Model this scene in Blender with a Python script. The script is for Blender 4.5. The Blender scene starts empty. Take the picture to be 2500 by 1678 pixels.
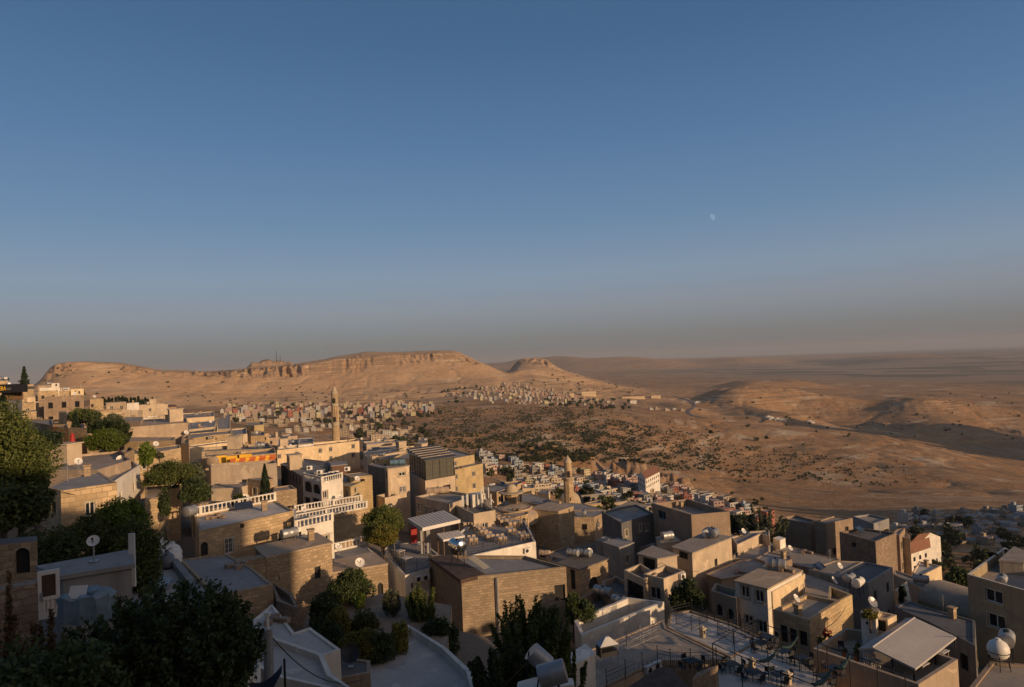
import bpy, bmesh, math, random
import numpy as np
from mathutils import Vector, Matrix
from mathutils.bvhtree import BVHTree
rad = math.radians
# ------------------------------------------------------------------ camera, sky, sun, exposure
scene = bpy.context.scene
COL = scene.collection
FPX, CX, CY = 1667.0, 1250.0, 839.0          # focal length and centre, in pixels of the 2500 x 1678 photograph
PITCH, ROLL = math.atan(39 / FPX), rad(2.29)
fwd = Vector((0, math.cos(PITCH), math.sin(PITCH)))
r0 = Vector((1, 0, 0)); u0 = r0.cross(fwd)
RIGHT = r0 * math.cos(ROLL) - u0 * math.sin(ROLL)
UP = RIGHT.cross(fwd)
cam_d = bpy.data.cameras.new('camera'); cam = bpy.data.objects.new('camera', cam_d); COL.objects.link(cam)
cam_d.sensor_width = 36; cam_d.lens = 24.0; cam_d.clip_start = 0.5; cam_d.clip_end = 200000
cam.matrix_world = Matrix((RIGHT, UP, -fwd)).transposed().to_4x4()
scene.camera = cam

SUN_EL, SUN_AZ = rad(11.5), math.atan2(0.77, -0.64)     # azimuth clockwise from +Y
SDIR = Vector((math.sin(SUN_AZ) * math.cos(SUN_EL), math.cos(SUN_AZ) * math.cos(SUN_EL), math.sin(SUN_EL)))
w = bpy.data.worlds.new('World'); scene.world = w; w.use_nodes = True
nt = w.node_tree; nt.nodes.clear()
sky = nt.nodes.new('ShaderNodeTexSky'); sky.sky_type = 'NISHITA'; sky.sun_disc = False
sky.sun_elevation = SUN_EL; sky.sun_rotation = SUN_AZ
sky.altitude = 900; sky.air_density = 1.0; sky.dust_density = 2.2; sky.ozone_density = 2.0
bg = nt.nodes.new('ShaderNodeBackground'); bg.inputs['Strength'].default_value = 0.085
# dust near the horizon: the sky's own colour against height above the horizon, mixed with the physical sky
tc = nt.nodes.new('ShaderNodeTexCoord'); sx = nt.nodes.new('ShaderNodeSeparateXYZ'); nt.links.new(tc.outputs['Generated'], sx.inputs[0])
cr = nt.nodes.new('ShaderNodeValToRGB'); cr.color_ramp.interpolation = 'LINEAR'
stops = [(-0.02, (.146, .146, .150)), (0.0, (.158, .159, .164)), (0.03, (.192, .200, .212)), (0.07, (.245, .268, .315)), (0.12, (.225, .300, .400)),
         (0.20, (.140, .245, .395)), (0.30, (.092, .192, .352)), (0.42, (.058, .140, .272)), (0.55, (.044, .112, .22)), (1.0, (.035, .08, .17))]
while len(cr.color_ramp.elements) < len(stops): cr.color_ramp.elements.new(0.5)
for e, (h, c) in zip(cr.color_ramp.elements, stops): e.position = (h + 0.05) / 1.05; e.color = (*c, 1)
mr = nt.nodes.new('ShaderNodeMapRange'); mr.inputs[1].default_value = -0.05; mr.inputs[2].default_value = 1.0; nt.links.new(sx.outputs['Z'], mr.inputs[0]); nt.links.new(mr.outputs[0], cr.inputs[0])
bg2 = nt.nodes.new('ShaderNodeBackground'); 
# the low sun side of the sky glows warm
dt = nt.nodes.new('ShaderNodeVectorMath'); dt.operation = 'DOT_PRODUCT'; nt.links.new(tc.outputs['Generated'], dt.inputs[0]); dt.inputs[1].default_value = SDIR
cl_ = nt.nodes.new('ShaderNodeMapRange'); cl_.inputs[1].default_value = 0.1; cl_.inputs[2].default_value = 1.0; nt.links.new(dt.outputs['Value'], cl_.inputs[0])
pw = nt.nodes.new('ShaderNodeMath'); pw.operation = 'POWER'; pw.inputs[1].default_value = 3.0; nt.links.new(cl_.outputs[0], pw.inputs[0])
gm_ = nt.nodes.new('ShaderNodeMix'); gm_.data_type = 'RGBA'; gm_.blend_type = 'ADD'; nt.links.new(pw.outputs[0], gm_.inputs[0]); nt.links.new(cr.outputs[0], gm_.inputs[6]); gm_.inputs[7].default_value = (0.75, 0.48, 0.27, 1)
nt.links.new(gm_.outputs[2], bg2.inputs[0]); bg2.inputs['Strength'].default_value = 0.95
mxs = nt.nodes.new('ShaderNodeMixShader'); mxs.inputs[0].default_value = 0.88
out = nt.nodes.new('ShaderNodeOutputWorld')
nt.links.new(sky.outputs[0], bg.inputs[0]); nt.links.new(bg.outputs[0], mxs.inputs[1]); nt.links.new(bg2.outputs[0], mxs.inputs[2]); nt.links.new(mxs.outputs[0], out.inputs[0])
sun_d = bpy.data.lights.new('sun', 'SUN'); sun_d.energy = 4.2; sun_d.angle = rad(0.6); sun_d.color = (1.0, 0.68, 0.40)
sun = bpy.data.objects.new('sun', sun_d); COL.objects.link(sun)
sun.rotation_euler = SDIR.to_track_quat('Z', 'Y').to_euler()
vs = scene.view_settings
vs.view_transform = 'Standard'; vs.look = 'None'; vs.exposure = 0.1; vs.gamma = 1.0; vs.use_curve_mapping = False
scene.cycles.max_bounces = 5; scene.cycles.volume_bounces = 0
scene.cycles.volume_max_steps = 16

# ------------------------------------------------------------------ helpers
def ray(px, py):
    return (fwd * FPX + RIGHT * (px - CX) - UP * (py - CY)).normalized()
REG = {1: (0, 840), 2: (620, 840), 3: (1240, 840), 4: (1860, 840), 5: (0, 1248), 6: (620, 1248), 7: (1240, 1248), 8: (1860, 1248),
       11: (0, 880, 7.079), 12: (430, 980, 7.079), 13: (840, 1060, 7.079), 14: (1170, 1080, 7.079), 15: (1700, 1500, 8.652), 16: (1940, 1500, 8.652), 18: (1020, 1240, 7.079)}
def S(r, X, Y):
    q = REG[r]; k = q[2] if len(q) > 2 else 3.647; return q[0] + X / k, q[1] + Y / k
def onz(p, z):
    d = ray(*p); return d * (z / d.z)
def atd(p, dist):
    d = ray(*p); return d * (dist / math.hypot(d.x, d.y))
def tag(o, label=None, cat=None, group=None, kind=None):
    if label: o['label'] = label
    if cat: o['category'] = cat
    if group: o['group'] = group
    if kind: o['kind'] = kind
    return o
def empty(name, loc, rz=0.0):
    o = bpy.data.objects.new(name, None); COL.objects.link(o)
    o.location = loc; o.rotation_euler = (0, 0, rz); o.empty_display_size = 0.5
    return o
class MB:
    """collects faces with uv (metres) and material slots; build() links ONE mesh object"""
    def __init__(s): s.v = []; s.f = []; s.m = []; s.uv = []
    def face(s, pts, m=0, uv=None):
        n = len(s.v); s.v += [tuple(p) for p in pts]; s.f.append(tuple(range(n, n + len(pts)))); s.m.append(m)
        if uv is None:
            p0 = Vector(pts[0]); nrm = (Vector(pts[1]) - p0).cross(Vector(pts[2]) - p0)
            if nrm.length < 1e-9: nrm = Vector((0, 0, 1))
            nrm.normalize()
            if abs(nrm.z) > 0.7: uv = [(p[0], p[1]) for p in pts]
            else:
                t = Vector((-nrm.y, nrm.x, 0)).normalized()
                uv = [(p[0] * t.x + p[1] * t.y, p[2]) for p in pts]
        s.uv += uv
    def prism(s, poly, z0, z1, m=0, mt=None, bottom=False):
        n = len(poly)
        for i in range(n):
            a, b = poly[i], poly[(i + 1) % n]
            s.face([(a[0], a[1], z0), (b[0], b[1], z0), (b[0], b[1], z1), (a[0], a[1], z1)], m)
        s.face([(p[0], p[1], z1) for p in poly], m if mt is None else mt)
        if bottom: s.face([(p[0], p[1], z0) for p in reversed(poly)], m)
    def box(s, c, size, rz=0.0, m=0, tilt=None):
        hx, hy, hz = size[0] / 2, size[1] / 2, size[2] / 2
        M = Matrix.Rotation(rz, 3, 'Z')
        if tilt is not None: M = M @ Matrix.Rotation(tilt, 3, 'X')
        P = [Vector(c) + M @ Vector((x * hx, y * hy, z * hz)) for x, y, z in ((-1,-1,-1),(1,-1,-1),(1,1,-1),(-1,1,-1),(-1,-1,1),(1,-1,1),(1,1,1),(-1,1,1))]
        for q in ((0,1,5,4),(1,2,6,5),(2,3,7,6),(3,0,4,7),(4,5,6,7),(3,2,1,0)): s.face([P[k] for k in q], m)
    def tube(s, a, b, r, r2=None, n=8, m=0, caps=True):
        a = Vector(a); b = Vector(b); r2 = r if r2 is None else r2
        d = (b - a).normalized(); t = d.orthogonal().normalized(); q = d.cross(t)
        A = [a + (t * math.cos(2*math.pi*i/n) + q * math.sin(2*math.pi*i/n)) * r for i in range(n)]
        B = [b + (t * math.cos(2*math.pi*i/n) + q * math.sin(2*math.pi*i/n)) * r2 for i in range(n)]
        for i in range(n):
            j = (i + 1) % n; s.face([A[i], A[j], B[j], B[i]], m)
        if caps: s.face(list(reversed(A)), m); s.face(B, m)
    def lathe(s, c, prof, n=16, m=0, axis=None, cap=True):
        """prof: (radius, height) pairs from bottom to top"""
        c = Vector(c); ax = Vector(axis).normalized() if axis else Vector((0, 0, 1))
        t = Vector((1, 0, 0)) if not axis else ax.orthogonal().normalized(); q = ax.cross(t)
        R = [[c + ax * h + (t * math.cos(2*math.pi*i/n) + q * math.sin(2*math.pi*i/n)) * r for i in range(n)] for r, h in prof]
        for k in range(len(R) - 1):
            for i in range(n):
                j = (i + 1) % n
                if prof[k + 1][0] < 1e-4: s.face([R[k][i], R[k][j], R[k+1][i]], m)
                elif prof[k][0] < 1e-4: s.face([R[k][i], R[k+1][j], R[k+1][i]], m)
                else: s.face([R[k][i], R[k][j], R[k+1][j], R[k+1][i]], m)
        if cap and prof[-1][0] > 1e-3: s.face(R[-1], m)
    def build(s, name, mats, parent=None, smooth=False, origin=None):
        me = bpy.data.meshes.new(name)
        v = s.v
        if parent is not None and origin is None:
            rt = parent
            while rt.parent is not None: rt = rt.parent
            origin = tuple(rt.location)
        if origin is not None: v = [(p[0] - origin[0], p[1] - origin[1], p[2] - origin[2]) for p in v]
        me.from_pydata(v, [], s.f)
        uvl = me.uv_layers.new(name='UVMap'); uvl.data.foreach_set('uv', np.array(s.uv, dtype=np.float32).ravel())
        for mt in (mats if isinstance(mats, (list, tuple)) else [mats]): me.materials.append(mt)
        me.polygons.foreach_set('material_index', s.m)
        if smooth: 
            bm = bmesh.new(); bm.from_mesh(me); bmesh.ops.remove_doubles(bm, verts=bm.verts, dist=0.0005)
            for f in bm.faces: f.smooth = True
            for e in bm.edges: e.smooth = not (len(e.link_faces) == 2 and e.calc_face_angle(0) > 0.7)
            bm.to_mesh(me); bm.free()
        me.update()
        o = bpy.data.objects.new(name, me); COL.objects.link(o)
        if parent is not None:
            o.parent = parent
        elif origin is not None: o.location = origin
        return o

# ------------------------------------------------------------------ materials
def newmat(name):
    m = bpy.data.materials.new(name); m.use_nodes = True
    return m, m.node_tree, m.node_tree.nodes['Principled BSDF']
def N(t, typ, **kw):
    n = t.nodes.new(typ)
    for k, v in kw.items():
        if k.startswith('i_'):
            key = k[2:]; n.inputs[int(key) if key.isdigit() else key].default_value = v
        else: setattr(n, k, v)
    return n
def mixc(t, fac, a, b, mode='MIX'):
    n = t.nodes.new('ShaderNodeMix'); n.data_type = 'RGBA'; n.blend_type = mode
    for sock, val in ((n.inputs[0], fac), (n.inputs[6], a), (n.inputs[7], b)):
        if hasattr(val, 'is_output'): t.links.new(val, sock)
        elif isinstance(val, (int, float)): sock.default_value = val
        else: sock.default_value = (*val, 1)
    return n.outputs[2]
def ramp(t, src, p0, p1):
    n = t.nodes.new('ShaderNodeMapRange'); n.inputs[1].default_value = p0; n.inputs[2].default_value = p1
    t.links.new(src, n.inputs[0]); return n.outputs[0]
def sc(c, k): return tuple(min(1, x * k) for x in c)
_cache = {}
def plaster(col, rough=0.9, stain=0.35, name='plaster'):
    """painted or rendered wall: patches, streaks of dirt, fine grain"""
    key = ('p', col, stain, rough)
    if key in _cache: return _cache[key]
    m, t, b = newmat(name)
    geo = N(t, 'ShaderNodeNewGeometry'); 
    n1 = N(t, 'ShaderNodeTexNoise', i_Scale=0.35, i_Detail=6.0, i_Roughness=0.65); t.links.new(geo.outputs['Position'], n1.inputs['Vector'])
    mp = N(t, 'ShaderNodeMapping'); mp.inputs['Scale'].default_value = (1.6, 1.6, 0.12); t.links.new(geo.outputs['Position'], mp.inputs['Vector'])
    n2 = N(t, 'ShaderNodeTexNoise', i_Scale=1.0, i_Detail=5.0, i_Roughness=0.7); t.links.new(mp.outputs[0], n2.inputs['Vector'])
    n3 = N(t, 'ShaderNodeTexNoise', i_Scale=3.5, i_Detail=8.0, i_Roughness=0.7); t.links.new(geo.outputs['Position'], n3.inputs['Vector'])
    dirt = tuple(c * k for c, k in zip(col, (0.55, 0.50, 0.45)))
    c1 = mixc(t, ramp(t, n1.outputs[0], 0.35, 0.7), col, sc(col, 0.68))
    n4 = N(t, 'ShaderNodeTexNoise', i_Scale=0.55, i_Detail=3.0, i_Roughness=0.6, i_Distortion=0.6); t.links.new(geo.outputs['Position'], n4.inputs['Vector'])
    c1 = mixc(t, ramp(t, n4.outputs[0], 0.60, 0.625), c1, tuple(c * k for c, k in zip(col, (0.72, 0.74, 0.78))))
    c1 = mixc(t, ramp(t, n4.outputs[0], 0.40, 0.385), c1, sc(col, 1.1))
    f2 = N(t, 'ShaderNodeMath', operation='MULTIPLY'); t.links.new(ramp(t, n2.outputs[0], 0.5, 0.8), f2.inputs[0]); f2.inputs[1].default_value = stain * 2.2
    c2 = mixc(t, f2.outputs[0], c1, dirt)
    c3 = mixc(t, ramp(t, n3.outputs[0], 0.3, 0.8), c2, sc(col, 1.12)); 
    c4 = mixc(t, 0.35, c2, c3)
    t.links.new(c4, b.inputs['Base Color']); b.inputs['Roughness'].default_value = rough
    bp = N(t, 'ShaderNodeBump', i_Strength=0.35, i_Distance=0.04); t.links.new(n3.outputs[0], bp.inputs['Height']); t.links.new(bp.outputs[0], b.inputs['Normal'])
    _cache[key] = m; return m
def stone(col, bw=0.55, bh=0.28, contrast=0.3, mortar=0.03, name='stone', rough_blocks=0.0):
    key = ('s', col, bw, bh, contrast, mortar, rough_blocks)
    if key in _cache: return _cache[key]
    m, t, b = newmat(name)
    uv = N(t, 'ShaderNodeUVMap'); geo = N(t, 'ShaderNodeNewGeometry')
    vec = uv.outputs[0]
    if rough_blocks:
        nz = N(t, 'ShaderNodeTexNoise', i_Scale=1.6, i_Detail=3.0); t.links.new(uv.outputs[0], nz.inputs['Vector'])
        sub = N(t, 'ShaderNodeVectorMath', operation='SUBTRACT'); t.links.new(nz.outputs['Color'], sub.inputs[0]); sub.inputs[1].default_value = (0.5, 0.5, 0.5)
        scl = N(t, 'ShaderNodeVectorMath', operation='SCALE'); scl.inputs['Scale'].default_value = rough_blocks; t.links.new(sub.outputs[0], scl.inputs[0])
        ad = N(t, 'ShaderNodeVectorMath', operation='ADD'); t.links.new(uv.outputs[0], ad.inputs[0]); t.links.new(scl.outputs[0], ad.inputs[1]); vec = ad.outputs[0]
    br = N(t, 'ShaderNodeTexBrick'); br.offset = 0.5; br.squash = 1.0
    br.inputs['Scale'].default_value = 1.0; br.inputs['Brick Width'].default_value = bw; br.inputs['Row Height'].default_value = bh
    br.inputs['Mortar Size'].default_value = mortar; br.inputs['Mortar Smooth'].default_value = 0.4
    br.inputs['Color1'].default_value = (*sc(col, 1 - contrast), 1); br.inputs['Color2'].default_value = (*sc(col, 1 + contrast * 0.6), 1)
    br.inputs['Mortar'].default_value = (*sc(col, 0.72), 1)
    t.links.new(vec, br.inputs['Vector'])
    n1 = N(t, 'ShaderNodeTexNoise', i_Scale=0.3, i_Detail=7.0, i_Roughness=0.7); t.links.new(geo.outputs['Position'], n1.inputs['Vector'])
    n3 = N(t, 'ShaderNodeTexNoise', i_Scale=2.5, i_Detail=8.0, i_Roughness=0.75); t.links.new(geo.outputs['Position'], n3.inputs['Vector'])
    c1 = mixc(t, ramp(t, n1.outputs[0], 0.42, 0.68), br.outputs['Color'], sc(col, 0.55))
    c2 = mixc(t, ramp(t, n3.outputs[0], 0.35, 0.75), sc(c1 if False else col, 0.8), c1)
    c3 = mixc(t, 0.65, c2, c1)
    t.links.new(c3, b.inputs['Base Color']); b.inputs['Roughness'].default_value = 0.95
    hm = N(t, 'ShaderNodeMath', operation='SUBTRACT'); t.links.new(n3.outputs[0], hm.inputs[0]); t.links.new(br.outputs['Fac'], hm.inputs[1])
    bp = N(t, 'ShaderNodeBump', i_Strength=0.7, i_Distance=0.06); t.links.new(hm.outputs[0], bp.inputs['Height']); t.links.new(bp.outputs[0], b.inputs['Normal'])
    _cache[key] = m; return m
def flat(col, rough=0.6, metal=0.0, name='paint', var=0.15):
    key = ('f', col, rough, metal, var)
    if key in _cache: return _cache[key]
    m, t, b = newmat(name)
    geo = N(t, 'ShaderNodeNewGeometry'); n1 = N(t, 'ShaderNodeTexNoise', i_Scale=1.7, i_Detail=6.0, i_Roughness=0.7); t.links.new(geo.outputs['Position'], n1.inputs['Vector'])
    t.links.new(mixc(t, ramp(t, n1.outputs[0], 0.35, 0.75), sc(col, 1 + var * 0.5), sc(col, 1 - var * 2)), b.inputs['Base Color'])
    b.inputs['Roughness'].default_value = rough; b.inputs['Metallic'].default_value = metal
    _cache[key] = m; return m
def glass(name='window_glass'):
    if 'glass' in _cache: return _cache['glass']
    m, t, b = newmat(name); b.inputs['Base Color'].default_value = (0.015, 0.018, 0.022, 1); b.inputs['Roughness'].default_value = 0.12
    _cache['glass'] = m; return m
# ------------------------------------------------------------------ terrain
def hash2(ix, iy, seed):
    h = (ix.astype(np.int64) * 374761393 + iy.astype(np.int64) * 668265263 + seed * 1442695041) & 0xffffffff
    h = ((h ^ (h >> 13)) * 1274126177) & 0xffffffff
    return ((h ^ (h >> 16)) & 0xffff) / 65535.0
def vnoise(x, y, seed=0):
    ix = np.floor(x); iy = np.floor(y); fx = x - ix; fy = y - iy
    fx = fx * fx * (3 - 2 * fx); fy = fy * fy * (3 - 2 * fy)
    a = hash2(ix, iy, seed); b = hash2(ix + 1, iy, seed); c = hash2(ix, iy + 1, seed); d = hash2(ix + 1, iy + 1, seed)
    return (a * (1 - fx) + b * fx) * (1 - fy) + (c * (1 - fx) + d * fx) * fy
def fbm(x, y, oct=5, seed=0, gain=0.5):
    s = 0; amp = 1; tot = 0
    for k in range(oct):
        s = s + amp * (vnoise(x * 2 ** k + 17.3 * k, y * 2 ** k - 9.1 * k, seed + k) - 0.5); tot += amp; amp *= gain
    return s / tot * 2
# every line: (distance in metres, [(photo x, photo y), ...]) : a fold line of the land, near to far
KN = [
 (330, [(-200,950),(0,955),(110,965),(250,985),(400,1040),(600,1100),(800,1150),(1000,1180),(1200,1210),(1400,1290),(1600,1320),(1800,1350),(2000,1380),(2200,1400),(2500,1420),(2700,1430)]),
 (450, [(-200,960),(0,968),(110,985),(250,1010),(400,1060),(600,1090),(800,1120),(1000,1140),(1200,1150),(1400,1200),(1600,1215),(1750,1250),(1900,1275),(2100,1300),(2300,1300),(2500,1320),(2700,1330)]),
 (600, [(-200,1000),(0,1000),(400,1050),(800,1090),(1000,1100),(1200,1110),(1300,1118),(1400,1135),(1500,1150),(1600,1175),(1700,1205),(1800,1225),(1900,1240),(2100,1245),(2300,1240),(2500,1245),(2700,1250)]),
 (850, [(-200,1020),(0,1020),(400,1040),(800,1060),(1000,1070),(1200,1075),(1300,1082),(1400,1090),(1500,1100),(1600,1120),(1700,1140),(1800,1160),(1900,1170),(2100,1185),(2300,1190),(2500,1200),(2700,1205)]),
 (1150, [(-200,1010),(0,1010),(400,1020),(800,1035),(1000,1030),(1200,1030),(1300,1020),(1400,1018),(1500,1025),(1600,1040),(1700,1060),(1800,1075),(1900,1085),(2000,1090),(2100,1095),(2200,1105),(2320,1115),(2420,1140),(2500,1155),(2700,1170)]),
 (1350, [(-200,1005),(0,1005),(400,1015),(800,1020),(1000,1010),(1200,1005),(1300,1002),(1400,996),(1500,1003),(1600,1015),(1700,1028),(1800,1040),(1900,1048),(2000,1054),(2100,1062),(2200,1076),(2300,1098),(2400,1124),(2500,1140),(2700,1160)]),
 (1700, [(-200,985),(0,985),(400,1000),(700,1000),(800,990),(1000,985),(1200,985),(1300,985),(1400,990),(1500,996),(1600,1004),(1700,1012),(1800,1030),(1900,1042),(2000,1048),(2100,1054),(2200,1062),(2300,1082),(2400,1102),(2500,1112),(2700,1120)]),
 (2290, [(-200,975),(0,975),(110,978),(200,980),(400,990),(600,997),(800,988),(1000,980),(1100,967),(1200,955),(1300,962),(1400,975),(1500,978),(1600,985),(1650,988),(1700,1000),(1800,1012),(1900,1025),(2000,1035),(2080,1038),(2200,1040),(2300,1042),(2400,1052),(2500,1060),(2700,1070)]),
 (2490, [(-200,965),(0,965),(110,955),(200,940),(400,950),(600,960),(800,955),(1000,935),(1100,925),(1200,925),(1240,930),(1300,935),(1400,945),(1500,958),(1600,968),(1695,972),(1730,956),(1764,942),(1797,942),(1860,943),(1920,946),(2000,960),(2080,976),(2130,985),(2170,972),(2208,963),(2241,966),(2300,974),(2400,990),(2500,1005),(2700,1020)]),
 (2650, [(-200,958),(0,958),(100,945),(125,918),(192,903),(300,907),(400,919),(500,920),(620,920),(700,917),(820,914),(900,900),(1000,886),(1100,880),(1160,893),(1200,903),(1240,918),(1300,915),(1366,925),(1418,935),(1500,945),(1600,962),(1695,972),(1764,950),(1920,957),(2050,980),(2130,983),(2208,970),(2300,980),(2500,1000),(2700,1010)]),
 (2690, [(-200,956),(0,956),(100,940),(112,905),(118,893),(150,887),(200,884),(300,889),(400,908),(500,911),(560,908),(620,902),(700,896),(760,889),(820,878),(900,874),(950,869),(1000,867),(1080,863),(1115,861),(1160,884),(1200,898),(1240,915),(1262,905),(1300,903),(1366,910),(1418,922),(1487,938),(1583,960),(1695,975),(1764,962),(1920,965),(2100,977),(2208,977),(2300,987),(2500,1002),(2700,1012)]),
 (2950, [(-200,955),(0,955),(100,938),(112,903),(118,891),(150,884),(200,881),(300,885),(400,905),(430,903),(500,908),(560,903),(620,898),(700,892),(760,882),(820,872),(870,862),(900,857),(950,859),(1000,858),(1050,856),(1100,856),(1115,857),(1140,868),(1160,880),(1200,896),(1232,912),(1246,903),(1262,888),(1268,884),(1300,883),(1338,886),(1366,902),(1418,918),(1487,936),(1583,959),(1695,968),(1800,957),(1900,956),(2000,962),(2100,968),(2200,966),(2300,966),(2500,976),(2700,985)]),
 (3020, [(-200,985),(0,985),(110,958),(150,920),(400,925),(600,920),(900,885),(1100,885),(1200,905),(1232,914),(1246,903),(1262,882),(1268,877),(1280,875),(1300,874),(1320,875),(1333,878),(1342,884),(1366,900),(1418,916),(1487,935),(1583,958),(1695,966),(1800,956),(1900,955),(2000,961),(2100,966),(2200,964),(2300,965),(2500,975),(2700,985)]),
 (4200, [(-200,985),(0,985),(600,963),(1240,940),(1350,935),(1500,940),(1700,938),(1900,935),(2200,935),(2500,940),(2700,945)]),
 (7000, [(-200,985),(0,985),(1240,925),(1500,915),(1900,912),(2500,912),(2700,912)]),
 (10500,[(-200,980),(0,980),(1200,905),(1400,900),(1800,897),(2000,893),(2500,885),(2700,880)]),
 (12500,[(-200,980),(0,980),(1200,892),(1300,880),(1340,874),(1380,872),(1430,877),(1500,875),(1560,879),(1620,875),(1690,880),(1750,876),(1850,879),(1950,882),(2100,876),(2500,872),(2700,868)]),
 (18000,[(-200,970),(0,970),(1200,886),(1400,880),(1800,874),(2000,868),(2500,856),(2700,850)]),
 (70000,None)]
SUB = [14, 24, 30, 34, 34, 20, 26, 30, 26, 30, 14, 12, 10, 26, 20, 16, 22, 14, 12]   # rows of mesh before each fold line
NEAR_R = [3, 8, 14, 20, 26, 32, 38, 45, 52, 60, 70, 80, 92, 105, 120, 138, 158, 180, 205, 235, 270, 300]
azs = [rad(a) for a in np.arange(-180, -44, 3.0)] + list(np.linspace(rad(-43.5), rad(43.5), 980)) + [rad(a) for a in np.arange(44.2, 80, 0.7)] + [rad(a) for a in np.arange(81, 178, 3.0)]
azs = np.array(azs)
NR = len(KN)
KR = np.array([k[0] for k in KN], float)
KZ = np.zeros((NR, len(azs)))
for i, (r, pts) in enumerate(KN):
    if pts is None: KZ[i] = -560; continue
    A = []; T = []
    for p in pts:
        d = ray(*p); A.append(math.atan2(d.x, d.y)); T.append(d.z / math.hypot(d.x, d.y))
    z = r * np.interp(azs, A, T)
    # behind the camera the land runs on: a hill to the left, open plain to the right
    back = np.where(azs < 0, 1, 0) * np.clip((np.abs(azs) - 0.75) / 1.2, 0, 1)
    z = z + back * (30 if r < 900 else 60)
    if r < 4000: 
        wR = np.clip((azs - 0.75) / 0.5, 0, 1); z = z * (1 - wR) + wR * (-170 - r * 0.05)
    KZ[i] = z
_f = np.where((azs > rad(-43.4)) & (azs < rad(43.4)))[0]
for i in range(NR):                                     # round the fold lines off between their control points
    sg = [24, 24, 24, 24, 24, 24, 24, 24, 9, 8, 4, 4, 2, 2, 20, 14, 6, 14, 14][i]
    ker = np.exp(-0.5 * (np.arange(-3 * sg, 3 * sg + 1) / sg) ** 2); ker /= ker.sum()
    seg_ = KZ[i, _f]; pad = np.concatenate([2 * seg_[0] - seg_[3 * sg:0:-1], seg_, 2 * seg_[-1] - seg_[-2:-3 * sg - 2:-1]])
    KZ[i, _f] = np.convolve(pad, ker, 'valid')
CONTROL = []          # (x, y, z) under the town: filled from the houses before the ground is made
def near_z(x, y):
    C = np.array(CONTROL); x = np.asarray(x, float); y = np.asarray(y, float)
    d2 = (x[..., None] - C[:, 0]) ** 2 + (y[..., None] - C[:, 1]) ** 2 + 9.0
    wgt = 1 / d2 ** 2.0
    return (wgt * C[:, 2]).sum(-1) / wgt.sum(-1)
GROUND = {}
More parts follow.
